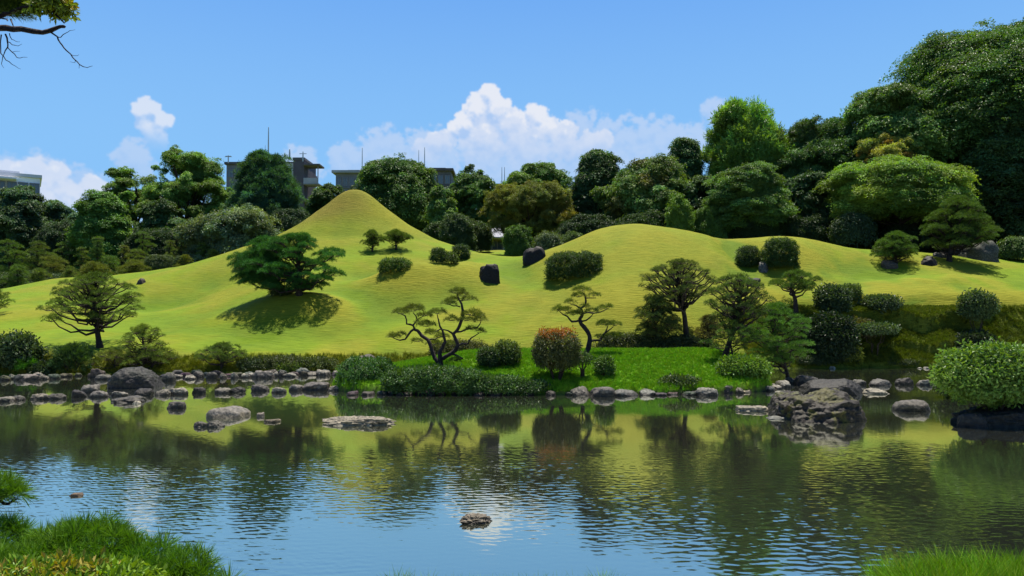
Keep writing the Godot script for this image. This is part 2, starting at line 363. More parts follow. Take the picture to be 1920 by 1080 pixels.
# ---------------------------------------------------------------- trees
# lobes: the crown is built of leafy lobes, each a shell of sprays; limbs reach to them
func broadleaf(called: String, label: String, base: Vector3, h: float, w: float, o: Dictionary) -> Node3D:
	var root := thing(called, label, "tree", base, o.get("group", ""))
	rng.seed = o.get("seed", hash(label))
	var cb: float = o.get("bottom", 0.2)
	var shape: String = o.get("shape", "round")
	var spray: String = o.get("spray", "far")
	var col: Color = o.col
	var n: int = int(o.get("lobes", 46) * 1.7)
	var size: float = o.get("size", 1.0)
	var dens: float = o.get("dens", 1.0)
	var gap: float = o.get("gap", 0.0)
	var ry := h * (1.0 - cb) * 0.5
	var mid := h * cb + ry
	var depth: float = o.get("depth", 0.85)
	var leaves := Scatter.new()
	var g := Geo.new()
	var bark := Color(0.055, 0.045, 0.036)
	var top := Vector3(rnd(-0.04, 0.04) * w, h * 0.8, rnd(-0.04, 0.04) * w)
	var r0: float = o.get("trunk", 0.03 * h)
	g.tube([Vector3(0, -0.4, 0), Vector3(0, h * 0.06, 0), top * 0.35, top * 0.7, top], [r0 * 1.4, r0, r0 * 0.8, r0 * 0.5, r0 * 0.2], 8, bark)
	var wild: float = o.get("wild", 0.3)
	var shift := Vector3(rnd(0, 50), rnd(0, 50), rnd(0, 50))
	for i in n:
		var v := (i + 0.5) / n * 2.0 - 1.0
		var a := i * 2.39996 + rnd(-0.5, 0.5)
		var ring := sqrt(1.0 - v * v)
		if shape == "cone":
			ring = 0.1 + 0.9 * pow(0.5 - v * 0.5, o.get("taper", 0.85))
		elif shape == "dome":
			ring = clampf(sqrt(1.0 - pow(maxf(v, 0.0), 2.0)) * (0.85 + 0.15 * v), 0.1, 1.0)
		elif shape == "vase":
			ring = sqrt(1.0 - v * v * 0.85) * (0.75 + 0.3 * v)
		var dir := Vector3(cos(a) * ring, v, sin(a) * ring)
		var f := 0.86 + wild * 1.3 * noise_b.get_noise_3d(dir.x * 22.0 + shift.x, dir.y * 22.0 + shift.y, dir.z * 22.0 + shift.z) + rnd(-0.5, 0.5) * wild * 0.5
		if i % 5 == 0:
			f *= 0.55
		var lr := w * rnd(0.075, 0.17)
		if rng.randf() < 0.25:
			lr *= 1.25
		if gap > 0.0:
			lr *= 1.0 - gap * 0.3
		var c := Vector3(dir.x * f * (w * 0.5 - lr * 0.55), mid - lr * 0.25 + v * (ry - lr * 0.75) * lerpf(1.0, f / 0.86, 0.6), dir.z * f * (w * 0.5 - lr * 0.55) * depth)
		if i % 3 == 0:
			var s := Vector3(0, minf(c.y * 0.6, h * 0.7), 0) + Vector3(top.x, 0, top.z) * 0.5
			var m := s.lerp(c, 0.5) + Vector3(rnd(-0.3, 0.3), -0.03 * w, rnd(-0.3, 0.3))
			g.tube([s, m, c], [r0 * 0.42, r0 * 0.26, r0 * 0.08], 5, bark)
		var flat: float = o.get("flat", 0.72)
		var count := int(62.0 * dens * lr * lr / (size * size * 0.32))
		var tone := shade(col, 0.3)
		if o.has("accent") and rng.randf() < o.get("accent_share", 0.25):
			tone = shade(o.accent, 0.2)
		# clumps of sprays over the lobe, dark gaps between them
		var per: int = o.get("per", 9)
		for k in maxi(3, count / per):
			var q := ball()
			if q.y < -0.2 and rng.randf() < 0.6:
				q.y = -q.y
			var lump := 1.0 + 0.4 * noise_b.get_noise_3d(q.x * 26.0 + i * 7.0, q.y * 26.0, q.z * 26.0 + shift.x)
			var far: float = rnd(0.62, 1.16) * lump
			if k % 9 == 0:
				far *= 1.32
			var hub := c + Vector3(q.x * lr, q.y * lr * flat, q.z * lr) * far
			if gap > 0.0 and noise_b.get_noise_3d(hub.x * 6.0, hub.y * 6.0, hub.z * 6.0 + i * 3.0) > 0.25 - gap * 0.3:
				continue
			var cr := lr * rnd(0.16, 0.42)
			var ct := shade(tone, 0.3)
			for m in per:
				var e := Vector3(rng.randfn(), rng.randfn() * 0.42, rng.randfn()) * 0.6
				var p := hub + e * cr - Vector3(0, e.length_squared() * cr * 0.18, 0)
				var s := size * rnd(0.55, 1.2)
				leaves.put(p, q * 0.6 + Vector3.UP * o.get("lift", 0.8) + Vector3(e.x, 0, e.z) * 0.5 + ball() * 0.45, rnd(0, TAU), Vector3(s, s, s), shade(ct, 0.32))
	part("trunk", g.mesh(M.bark), root)
	root.add_child(leaves.node("crown", S[spray]))
	return root

# pruned pine: bent trunk, limbs out to pads of needle tufts
func pad(leaves: Scatter, g: Geo, c: Vector3, r: float, from: Vector3, o: Dictionary) -> void:
	var col: Color = o.get("col", Color(0.055, 0.085, 0.016))
	var flat: float = o.get("flat", 0.42)
	var size: float = o.get("size", 1.0)
	var bark: Color = o.get("bark", Color(0.045, 0.038, 0.034))
	var count := int(o.get("dens", 1.0) * 100.0 * r * r / (size * size) + 4)
	var tone := shade(col, 0.15)
	for k in count:
		var w := rnd(0, TAU)
		var q := sqrt(rng.randf())
		var bulge := sqrt(maxf(0.0, 1.0 - q * q))
		var p := c + Vector3(cos(w) * q * r, r * flat * bulge * rnd(0.25, 1.0) - r * 0.1 * q, sin(w) * q * r)
		var axis := Vector3(cos(w) * q * 0.9, 0.75, sin(w) * q * 0.9) + ball() * 0.35
		var s := size * rnd(0.75, 1.25)
		leaves.put(p, axis, rnd(0, TAU), Vector3(s, s, s), shade(tone, 0.25))
	var tw: float = o.get("twig", 0.012)
	var hub := c + Vector3(0, -r * 0.12, 0)
	for k in int(o.get("twigs", 6)):
		var w: float = TAU * (k + rnd(0.1, 0.9)) / float(o.get("twigs", 6))
		var e := c + Vector3(cos(w) * r * rnd(0.6, 0.95), r * flat * rnd(0.0, 0.5), sin(w) * r * rnd(0.6, 0.95))
		var m := hub.lerp(e, 0.5) + Vector3(rnd(-1, 1), rnd(-1.2, 0.2), rnd(-1, 1)) * r * 0.12
		g.tube([hub, m, e], [tw, tw * 0.75, tw * 0.4], 4, bark)

func limb(g: Geo, a: Vector3, b: Vector3, r0: float, r1: float, kink: float, bark: Color) -> void:
	var pts := []
	var rad := []
	var n := 5
	var l := a.distance_to(b)
	for i in n + 1:
		var t := i / float(n)
		var p := a.lerp(b, t) + Vector3(0, -0.12 * l * sin(t * PI) + 0.05 * l * t * t, 0)
		if i > 0 and i < n:
			p += Vector3(rnd(-1, 1), rnd(-1, 1), rnd(-1, 1)) * kink * l
		pts.append(p)
		rad.append(lerpf(r0, r1, pow(t, 0.8)))
	g.tube(pts, rad, 5, bark)

func pine(called: String, label: String, base: Vector3, h: float, w: float, o: Dictionary) -> Node3D:
	var root := thing(called, label, "pine tree", base, o.get("group", ""))
	rng.seed = o.get("seed", hash(label))
	var bark: Color = o.get("bark", Color(0.045, 0.038, 0.034))
	var cb: float = o.get("bottom", 0.38)
	var n: int = o.get("pads", 16)
	var lean: Vector3 = o.get("lean", Vector3.ZERO)
	var off: Vector3 = o.get("off", lean)
	var r0: float = o.get("trunk", 0.035 * h)
	var g := Geo.new()
	var leaves := Scatter.new()
	var pts := []
	var rad := []
	var bend: float = o.get("bend", 0.05)
	for i in 8:
		var t := i / 7.0
		pts.append(Vector3(lean.x * t, h * 0.86 * t - 0.12, lean.z * t) + Vector3(sin(t * 5.0 + 0.4) - 0.4, 0, cos(t * 4.2) - 1.0) * bend * h * t + Vector3(rnd(-1, 1), 0, rnd(-1, 1)) * 0.012 * h)
		rad.append(r0 * (1.35 if i == 0 else lerpf(1.0, 0.3, t)))
	g.tube(pts, rad, 8, bark)
	var shape: String = o.get("shape", "dome")
	for i in n:
		var v := pow((i + 0.4) / n, o.get("rise", 0.85))
		var ring := sqrt(maxf(0.0, 1.0 - v * v))
		if shape == "cone":
			ring = 1.0 - v * 0.9
		elif shape == "ball":
			ring = sqrt(maxf(0.0, 1.0 - pow(v * 1.7 - 0.7, 2.0)))
		var a := i * 2.39996 + rnd(-0.4, 0.4)
		var f := rnd(0.72, 0.98) if i % 3 else rnd(0.25, 0.6)
		var pr: float = o.get("pad", 0.17) * w * rnd(0.8, 1.2) * (1.0 - 0.25 * v)
		var reach := maxf(0.0, ring * f * w * 0.5 - pr * 0.6)
		var axis := off
		var c := Vector3(cos(a) * reach + axis.x, h * (cb + (1.0 - cb) * v) - pr * 0.3, sin(a) * reach * o.get("depth", 1.0) + axis.z)
		var ti := clampf((c.y / h - 0.12) / 0.86 * 7.0, 1.0, 6.9)
		var s: Vector3 = pts[int(ti)].lerp(pts[mini(int(ti) + 1, 7)], ti - int(ti))
		limb(g, s, c + Vector3(0, -pr * 0.1, 0), r0 * lerpf(0.5, 0.25, v), r0 * 0.16, o.get("kink", 0.06), bark)
		pad(leaves, g, c, pr, s, o)
	part("trunk", g.mesh(M.bark), root)
	root.add_child(leaves.node("crown", S[o.get("spray", "tuft")]))
	return root

# a pine whose limbs are laid out one by one: branches as rows of x, y, z, radius; pads as x, y, z, radius
func trained_pine(called: String, label: String, base: Vector3, limbs: Array, pads: Array, o: Dictionary) -> Node3D:
	var root := thing(called, label, "pine tree", base, o.get("group", ""))
	rng.seed = hash(label)
	var bark: Color = o.get("bark", Color(0.045, 0.038, 0.034))
	var g := Geo.new()
	var leaves := Scatter.new()
	for b in limbs:
		var pts := []
		var rad := []
		for i in b.size():
			var p := Vector3(b[i][0], b[i][1], b[i][2])
			pts.append(p)
			rad.append(b[i][3])
			if i < b.size() - 1:
				var q := Vector3(b[i + 1][0], b[i + 1][1], b[i + 1][2])
				pts.append(p.lerp(q, 0.5) + ball() * p.distance_to(q) * 0.1)
				rad.append((b[i][3] + b[i + 1][3]) * 0.5 * rnd(0.9, 1.1))
		g.tube(pts, rad, 7, bark)
	for q in pads:
		var c := Vector3(q[0], q[1], q[2])
		pad(leaves, g, c, q[3], c, o)
	part("trunk", g.mesh(M.bark), root)
	root.add_child(leaves.node("crown", S[o.get("spray", "tuft")]))
	return root

# clipped or loose shrub: sprays over and inside a rounded body
func shrub(called: String, label: String, base: Vector3, size: Vector3, o: Dictionary) -> Node3D:
	var root := thing(called, label, o.get("category", "shrub"), base, o.get("group", ""))
	rng.seed = hash(label)
	var col: Color = o.get("col", Color(0.04, 0.075, 0.018))
	var spray: String = o.get("spray", "hedge")
	var s0: float = o.get("size", 1.0)
	var boxy: float = o.get("boxy", 2.4)
	var lift: float = o.get("lift", 0.0)
	var loose: float = o.get("loose", 0.08)
	var r := size * 0.5
	r.y = (size.y - lift) * 0.5
	var mid := Vector3(0, lift + r.y, 0)
	var leaves := Scatter.new()
	var area := 4.0 * PI * pow((pow(r.x * r.y, 1.6) + pow(r.x * r.z, 1.6) + pow(r.y * r.z, 1.6)) / 3.0, 1.0 / 1.6)
	var count := int(o.get("dens", 1.0) * area * 95.0 / (s0 * s0) * (0.4 if spray in ["glossy", "spiky", "tuft_wide", "layer", "fine"] else 1.0))
	var lump: float = o.get("lump", 0.12)
	for k in count:
		var q := ball()
		if q.y < -0.6 and lift < 0.05:
			q.y = -q.y
		var e := pow(pow(absf(q.x), boxy) + pow(absf(q.y), boxy) + pow(absf(q.z), boxy), 1.0 / boxy)
		var f := 1.0 + lump * noise_b.get_noise_3d(q.x * 50.0 + base.x * 9.0, q.y * 50.0, q.z * 50.0 + base.z * 5.0) * 2.0
		f *= 1.0 - absf(rng.randfn(0.0, loose)) if k % 3 else rnd(0.55, 0.95)
		if k % 17 == 0:
			f *= 1.0 + loose * 0.8
		var p := mid + Vector3(q.x * r.x, q.y * r.y, q.z * r.z) / e * f
		var tone := col
		if o.has("tips") and q.y > o.get("tips_from", 0.55) + rnd(-0.15, 0.15):
			tone = o.tips.lerp(col, rnd(0.0, 0.35))
		var s := s0 * rnd(0.7, 1.25)
		leaves.put(p, q + Vector3.UP * o.get("up", 0.5) + ball() * 0.3, rnd(0, TAU), Vector3(s, s, s), shade(tone, 0.28))
	var g := Geo.new()
	var bark := Color(0.05, 0.04, 0.032)
	var stems: int = o.get("stems", 4)
	for k in stems:
		var w := TAU * k / stems + rnd(-0.4, 0.4)
		var foot := Vector3(cos(w), 0, sin(w)) * minf(r.x, r.z) * 0.16
		var tip := mid + Vector3(cos(w) * r.x, rnd(0.0, 0.5) * r.y, sin(w) * r.z) * 0.6
		var t: float = o.get("stem", 0.03)
		g.tube([foot - Vector3(0, o.get("root", 0.15), 0), foot * 1.3 + Vector3(0, lift * 0.6, 0), foot.lerp(tip, 0.6) + Vector3(0, 0.1 * r.y, 0), tip], [t * 1.3, t, t * 0.8, t * 0.4], 6, bark)
	part("stem", g.mesh(M.bark), root)
	root.add_child(leaves.node("foliage", S[spray]))
	return root

# ---------------------------------------------------------------- stones
var ico_v := PackedVector3Array()
var ico_f := PackedInt32Array()
var fine_v := PackedVector3Array()
var fine_f := PackedInt32Array()

func make_ico(levels: int) -> void:
	var t := (1.0 + sqrt(5.0)) / 2.0
	for p in [[-1, t, 0], [1, t, 0], [-1, -t, 0], [1, -t, 0], [0, -1, t], [0, 1, t], [0, -1, -t], [0, 1, -t], [t, 0, -1], [t, 0, 1], [-t, 0, -1], [-t, 0, 1]]:
		ico_v.append(Vector3(p[0], p[1], p[2]).normalized())
	ico_f = PackedInt32Array([0, 11, 5, 0, 5, 1, 0, 1, 7, 0, 7, 10, 0, 10, 11, 1, 5, 9, 5, 11, 4, 11, 10, 2, 10, 7, 6, 7, 1, 8, 3, 9, 4, 3, 4, 2, 3, 2, 6, 3, 6, 8, 3, 8, 9, 4, 9, 5, 2, 4, 11, 6, 2, 10, 8, 6, 7, 9, 8, 1])
	for l in levels:
		var seen := {}
		var f := PackedInt32Array()
		for i in range(0, ico_f.size(), 3):
			var m := []
			for k in 3:
				var a := ico_f[i + k]
				var b := ico_f[i + (k + 1) % 3]
				var key := Vector2i(mini(a, b), maxi(a, b))
				if not seen.has(key):
					seen[key] = ico_v.size()
					ico_v.append((ico_v[a] + ico_v[b]).normalized())
				m.append(seen[key])
			f.append_array([ico_f[i], m[0], m[2], ico_f[i + 1], m[1], m[0], ico_f[i + 2], m[2], m[1], m[0], m[1], m[2]])
		ico_f = f

# a stone: sphere cut by random planes, roughened; wet waterline band painted higher as shade on the lower sides, moss or lichen as patches
# fine: the vertices of a finer ball for the big ones
func stone(called: String, label: String, at: Vector3, size: Vector3, o: Dictionary) -> MeshInstance3D:
	rng.seed = hash(label + str(at))
	var col: Color = o.get("col", Color(0.3, 0.29, 0.28))
	col = Color(col.r * 0.66, col.g * 0.645, col.b * 0.6)
	var boxy: float = o.get("boxy", 2.7)
	var dark: Color = o.get("dark", Color(0.03, 0.028, 0.027))
	var moss: Color = o.get("moss", Color(0.09, 0.1, 0.025))
	var moss_at: float = o.get("mossy", 2.0)
	var wet: float = o.get("wet", -1.0)
	var rough: float = o.get("rough", 0.12)
	var turn := Basis(Vector3.UP, rnd(-0.35, 0.35))
	var cuts := []
	for i in int(o.get("cuts", 9)):
		var q := ball()
		q.y = absf(q.y) * 0.9 + 0.05
		cuts.append([q.normalized(), rnd(0.62, 0.92)])
	var g := Geo.new()
	var shift := Vector3(rnd(0, 90), rnd(0, 90), rnd(0, 90))
	var ball_v := fine_v if o.get("fine", false) else ico_v
	for d in ball_v:
		var r := 1.0
		for c in cuts:
			var k: float = d.dot(c[0])
			if k > 0.01:
				r = minf(r, lerpf(r, c[1] / k, 0.85) if c[1] / k < r else r)
		var q: Vector3 = d * 2.2 + shift
		r *= 1.0 + rough * (1.3 * noise_b.get_noise_3d(q.x * 12.0, q.y * 12.0, q.z * 12.0) + 1.1 * noise_b.get_noise_3d(q.x * 40.0, q.y * 40.0, q.z * 40.0))
		r /= pow(pow(absf(d.x), boxy) + pow(absf(d.y), boxy) + pow(absf(d.z), boxy), 1.0 / boxy)
		var p := turn * Vector3(d.x * r * size.x * 0.5, signf(d.y) * pow(absf(d.y), 0.85) * r * size.y, d.z * r * size.z * 0.5)
		p.y = p.y * 0.93 + size.y * 0.02
		p.y = maxf(p.y, -0.45 * size.y - 0.12)
		var f := clampf(0.5 + 0.9 * noise_b.get_noise_3d(q.x * 18.0, q.y * 18.0, q.z * 18.0), 0.0, 1.0)
		var t: Color = col.lerp(dark, f * o.get("stain", 0.35))
		if noise_b.get_noise_3d(q.x * 22.0, q.y * 9.0, q.z * 22.0) + d.y * 0.35 > moss_at:
			t = moss.lerp(t, 0.2)
		if wet > 0.0 and p.y < size.y * (0.22 + 0.3 * f):
			t = t.lerp(dark * 0.7, 0.85)  # wet foot plus shade of the lower sides, put into the colour
		g.v.append(p); g.c.append(t); g.n.append(Vector3.ZERO)
	g.ix = fine_f.duplicate() if o.get("fine", false) else ico_f.duplicate()
	for i in range(0, g.ix.size(), 3):
		var a := g.v[g.ix[i]]
		var nn := (g.v[g.ix[i + 2]] - a).cross(g.v[g.ix[i + 1]] - a)
		for k in 3:
			g.n[g.ix[i + k]] += nn
	var inward := 0
	for i in g.n.size():
		g.n[i] = g.n[i].normalized()
		inward += 1 if g.n[i].dot(g.v[i]) < 0.0 else -1
	if inward > 0:
		for i in g.n.size():
			g.n[i] = -g.n[i]
		for i in range(0, g.ix.size(), 3):
			var a := g.ix[i]
			g.ix[i] = g.ix[i + 1]
			g.ix[i + 1] = a
	var s := MeshInstance3D.new()
	s.name = numbered(called)
	s.mesh = g.mesh(M.rock)
	s.position = at
	add_child(s)
	tag(s, label, o.get("category", "rock"), o.get("group", ""))
	return s

# a low house: walls, tiled roof of ridges, gable
func tiled_house(label: String, at: Vector3) -> void:
	var root := thing("tiled_house", label, "house", at)
	root.rotation.y = 0.35
	var g := Geo.new()
	g.box(Vector3(-2.6, -0.5, -3.0), Vector3(2.6, 1.5, 0), Color(0.5, 0.5, 0.5))
	part("wall", g.mesh(M.wall), root)
	var roof := part("roof", roof_slope(-3.1, 3.1, 0.7, 1.35, -1.5, 2.6), root)
	part("roof", roof_slope(-3.1, 3.1, -3.7, 1.35, -1.5, 2.6), root)
	for i in 19:
		var t := Geo.new()
		var x := -3.0 + i * 0.333
		t.tube([Vector3(x, 1.42, 0.72), Vector3(x, 2.68, -1.5)], [0.06, 0.06], 6, Color(0.24, 0.25, 0.28))
		part("tile", t.mesh(M.wall), roof)
	g = Geo.new()
	g.box(Vector3(-3.2, 2.6, -1.65), Vector3(3.2, 2.85, -1.35), Color(0.2, 0.21, 0.24))
	part("ridge", g.mesh(M.wall), root)
	for x in [-1.6, 0.0, 1.6]:
		window(root, Vector3(x, 0.3, 0.01), 1.0, 0.8, Color(0.12, 0.1, 0.08), Color(0.05, 0.06, 0.07))

func roof_slope(x0: float, x1: float, z0: float, y0: float, z1: float, y1: float) -> ArrayMesh:
	var g := Geo.new()
	var c := Color(0.26, 0.27, 0.3)
	var a := Vector3(x0, y0, z0)
	var b := Vector3(x1, y0, z0)
	var d := Vector3(x1, y1, z1)
	var e := Vector3(x0, y1, z1)
	var t := Vector3(0, 0.12, 0)
	g.quad(a + t, e + t, d + t, b + t, c); g.quad(a, b, d, e, c)
	g.quad(a, a + t, b + t, b, c); g.quad(a, e, e + t, a + t, c); g.quad(b, b + t, d + t, d, c)
	return g.mesh(M.wall)

# ---------------------------------------------------------------- sky
func cloud_at(u: float, v: float, puffs: Array) -> float:
	var d := 0.0
	for q in puffs:
		var dx: float = u - q[0]
		var dy: float = v - q[1]
		if absf(dx) < q[2] * 1.5 and absf(dy) < q[2] * 1.5:
			d = maxf(d, 1.0 - (dx * dx + dy * dy) / (q[2] * q[2]))
	return d

func make_sky() -> ImageTexture:
	var w := 4096
	var h := 2048
	var im := Image.create(w, h, false, Image.FORMAT_RGBF)
	var k := 0.385
	var hi := Color(0.36, 0.605, 0.94).srgb_to_linear()
	var mid := Color(0.54, 0.765, 0.975).srgb_to_linear()
	var low := Color(0.75, 0.85, 0.965).srgb_to_linear()
	var rows := []
	for y in h:
		var el := 90.0 - (y + 0.5) / h * 180.0
		var c := mid.lerp(hi, smoothstep(9.0, 34.0, el)) if el > 9.0 else low.lerp(mid, smoothstep(0.0, 16.0, el) / smoothstep(0.0, 16.0, 9.0))
		if el < 0.0:
			c = low.lerp(Color(0.3, 0.32, 0.3), smoothstep(0.0, -8.0, el))
		rows.append(c)
		im.fill_rect(Rect2i(0, y, w, 1), Color(c.r * k, c.g * k, c.b * k))
	# cumulus far off, each a heap of puffs (degrees to the right of -z, degrees up, radius)
	var heaps := [
		[[-1.65, 16.13, 0.98], [-2.68, 15.16, 1.27], [-1.11, 15.09, 1.35], [-3.29, 14.02, 1.31], [0.08, 14.12, 1.51], [1.90, 14.66, 1.06], [2.80, 13.79, 1.06], [4.11, 13.31, 1.15], [-4.19, 13.77, 0.82], [-5.83, 12.57, 1.06], [-5.01, 12.74, 0.90], [-2.26, 13.02, 1.88], [1.03, 12.87, 1.88], [3.70, 12.53, 1.64], [5.95, 12.41, 1.23], [1.65, 11.95, 2.25], [-2.47, 11.95, 1.96], [-6.56, 11.88, 1.23], [6.97, 12.78, 0.98]],
		[[-26.34, 13.62, 0.90], [-25.74, 13.83, 0.49], [-25.29, 12.96, 0.78], [-25.82, 12.19, 0.94], [-26.32, 12.71, 0.74], [-26.73, 13.37, 0.53], [-24.78, 13.12, 0.37], [-25.77, 11.41, 0.98], [-25.38, 11.66, 0.53]],
		[[-33.43, 8.44, 1.23], [-32.63, 8.86, 1.06], [-31.74, 8.60, 1.15], [-31.52, 7.73, 1.39], [-32.84, 7.55, 2.05], [-34.14, 8.44, 1.23], [-35.38, 7.82, 2.05], [-30.76, 7.37, 1.06], [-29.38, 8.11, 0.98], [-33.98, 6.78, 2.46]],
		[[-12.55, 11.10, 1.64], [-9.78, 11.20, 2.87], [-6.55, 10.90, 3.27], [-0.41, 10.97, 4.50], [5.74, 11.31, 4.09], [10.58, 11.96, 2.87], [13.34, 12.22, 1.84], [15.29, 14.39, 1.23], [8.98, 11.23, 3.68], [-16.02, 10.17, 2.05], [-27.01, 10.15, 1.64], [-30.15, 7.42, 2.46], [-32.84, 7.21, 3.27]],
	]
	rng.seed = 77
	for i in 13:
		var az := 48.0 + i * 21.0 + rnd(-6, 6)
		var heap := []
		for j in 9:
			heap.append([az + rnd(-5, 5), rnd(3, 9) - absf(j - 4) * 0.4, rnd(1.0, 2.4)])
		heaps.append(heap)
	var fine := FastNoiseLite.new()
	fine.seed = 5
	fine.frequency = 0.75
	fine.fractal_octaves = 6
	fine.fractal_gain = 0.6
	var white := Color(0.945, 0.945, 0.965).srgb_to_linear()
	var grey := Color(0.7, 0.8, 0.95).srgb_to_linear()
	for hn in heaps.size():
		var heap: Array = heaps[hn]
		var a0 := 999.0
		var a1 := -999.0
		var e0 := 999.0
		var e1 := -999.0
		for q in heap:
			a0 = minf(a0, q[0] - q[2] * 1.3); a1 = maxf(a1, q[0] + q[2] * 1.3)
			e0 = minf(e0, q[1] - q[2] * 1.3); e1 = maxf(e1, q[1] + q[2] * 1.3)
		for y in range(maxi(0, int((90.0 - e1) / 180.0 * h)), mini(h / 2, int((90.0 - e0) / 180.0 * h) + 1)):
			var el := 90.0 - (y + 0.5) / h * 180.0
			for x in range(int((a0 + 180.0) / 360.0 * w), int((a1 + 180.0) / 360.0 * w) + 1):
				var az := (x + 0.5) / w * 360.0 - 180.0
				var nz := fine.get_noise_2d(az, el * 1.2 + hn * 31.0)
				var d := cloud_at(az, el, heap)
				if d <= 0.0:
					continue
				d += nz * 0.75 - 0.12
				var soft := 0.42 if hn == 3 else 0.2
				var a := smoothstep(0.0, soft, d) * smoothstep(e0 + 0.3, lerpf(e0, e1, 0.55), el)
				if hn == 3:
					a *= 0.62
				if a <= 0.003:
					continue
				# thickness towards the sun lights the upper edges
				var d2 := cloud_at(az + 0.25, el + 0.75, heap) + fine.get_noise_2d(az + 0.25, (el + 0.75) * 1.2 + hn * 31.0) * 0.75 - 0.12
				var lit := clampf(0.55 - (d2 - d) * -0.0 + (d - d2) * 1.1, 0.0, 1.0) * smoothstep(e0, lerpf(e0, e1, 0.75), el)
				if hn == 3:
					lit *= 0.25
				var c := grey.lerp(white, clampf(lit * 1.25, 0.0, 1.0))
				var px := posmod(x + w / 2, w)
				var old := im.get_pixel(px, y)
				im.set_pixel(px, y, old.lerp(Color(c.r * k, c.g * k, c.b * k), a * [0.86, 0.66, 0.8, 1.0, 0.8][mini(hn, 4)]))
	return ImageTexture.create_from_image(im)

# ---------------------------------------------------------------- the setting
func lawn_color(x: float, z: float, h: float, steep: float, hollow: float) -> Color:
	var n := noise_a.get_noise_2d(x * 2.2, z * 3.0)
	var m := noise_b.get_noise_2d(x * 5.0, z * 7.0)
	var green := Color(0.112, 0.158, 0.009)
	var straw := Color(0.16, 0.15, 0.015)
	var deep := Color(0.07, 0.115, 0.007)
	var c := green.lerp(straw, clampf(0.12 + n * 1.1 + m * 0.6, 0.0, 0.7))
	c = c.lerp(deep, clampf(-n * 0.9 + m * 0.6 - 0.1, 0.0, 0.5))
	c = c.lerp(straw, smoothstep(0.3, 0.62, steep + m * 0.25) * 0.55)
	# hollows greener, humps drier, toned further to paint shading into the folds
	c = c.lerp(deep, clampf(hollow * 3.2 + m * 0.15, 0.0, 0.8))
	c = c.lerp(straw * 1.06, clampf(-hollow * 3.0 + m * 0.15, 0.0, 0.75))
	c = c.lerp(straw * 0.95, 0.55 * exp(-pow((x + 1.5) / 5.0, 2.0) - pow((z + 42.5) / 4.0, 2.0)) * (0.7 + m))
	# the worn, dry cap of the cone
	var dx := x - (-13.119)
	var cap := smoothstep(8.6, 11.6, h + m * 1.2) * smoothstep(3.5, -1.5, dx + m * 2.0)
	c = c.lerp(Color(0.12, 0.08, 0.022), cap * 0.55)
	# rough grass of the bank
	c = c.lerp(Color(0.06, 0.075, 0.012), (1.0 - smoothstep(0.1, 1.0, h + m * 0.6)) * 0.7)
	# coarse mossy turf of the terraced bank
	var bank := smoothstep(13.0, 15.5, x) * smoothstep(-41.3, -40.2, z)
	c = c.lerp(Color(0.045, 0.062, 0.008).lerp(Color(0.085, 0.1, 0.014), clampf(0.5 + m * 1.5, 0.0, 1.0)), bank)
	return c

func build_lawn() -> void:
	var g := Geo.new()
	var xs := []
	var zs := []
	var x := -900.0
	while x < 900.0:
		xs.append(x)
		x += 0.15 if x > 13.0 and x < 28.0 else 0.34 if absf(x) < 38.0 else (1.0 if absf(x) < 60.0 else 5.0 if absf(x) < 130.0 else 40.0)
	var z := -31.0
	while z > -1200.0:
		zs.append(z)
		z -= 0.06 if z > -41.6 else 0.16 if z > -46.0 else (0.32 if z > -66.0 else (1.2 if z > -90.0 else 6.0 if z > -180.0 else 60.0))
	var hs := PackedFloat32Array()
	for zz in zs:
		for xx in xs:
			var h := ground(clampf(xx, -140.0, 140.0), maxf(zz, -150.0))
			h = lerpf(h, 5.5 if zz < -60.0 else h, smoothstep(90.0, 150.0, maxf(absf(xx), -zz)))
			h += 0.035 * noise_a.get_noise_2d(xx * 8.0, zz * 8.0) + 0.02 * noise_b.get_noise_2d(xx * 14.0, zz * 14.0)
			hs.append(h)
	var nx := xs.size()
	for j in zs.size():
		for i in nx:
			var k := j * nx + i
			var i0 := maxi(i - 1, 0)
			var i1 := mini(i + 1, nx - 1)
			var j0 := maxi(j - 1, 0)
			var j1 := mini(j + 1, zs.size() - 1)
			var gx: float = (hs[j * nx + i1] - hs[j * nx + i0]) / (xs[i1] - xs[i0])
			var gz: float = (hs[j1 * nx + i] - hs[j0 * nx + i]) / (zs[j1] - zs[j0])
			g.v.append(Vector3(xs[i], hs[k], zs[j]))
			g.n.append(Vector3(-gx, 1, -gz).normalized())
			var a0 := maxi(i - 4, 0)
			var a1 := mini(i + 4, nx - 1)
			var b0 := j
			while b0 > 0 and zs[b0] - zs[j] < 1.4:
				b0 -= 1
			var b1 := j
			while b1 < zs.size() - 1 and zs[j] - zs[b1] < 1.4:
				b1 += 1
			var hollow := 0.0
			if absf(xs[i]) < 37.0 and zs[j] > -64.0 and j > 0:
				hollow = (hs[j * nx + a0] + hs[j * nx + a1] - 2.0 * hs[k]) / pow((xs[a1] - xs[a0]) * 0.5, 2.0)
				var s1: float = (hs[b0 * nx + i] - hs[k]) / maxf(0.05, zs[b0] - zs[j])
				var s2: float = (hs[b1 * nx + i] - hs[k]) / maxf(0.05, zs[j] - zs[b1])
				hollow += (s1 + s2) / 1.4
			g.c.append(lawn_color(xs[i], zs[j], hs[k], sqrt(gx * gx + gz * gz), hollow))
			g.uv.append(Vector2(xs[i], hs[k] * 1.6 - zs[j] * 0.6))
			if i < nx - 1 and j < zs.size() - 1:
				g.ix.append_array([k, k + nx, k + 1, k + 1, k + nx, k + nx + 1])
	structure("lawn_hills", g.mesh(M.lawn), "rolling yellow green lawn with a tall cone and lower mounds behind the pond", "lawn hills")

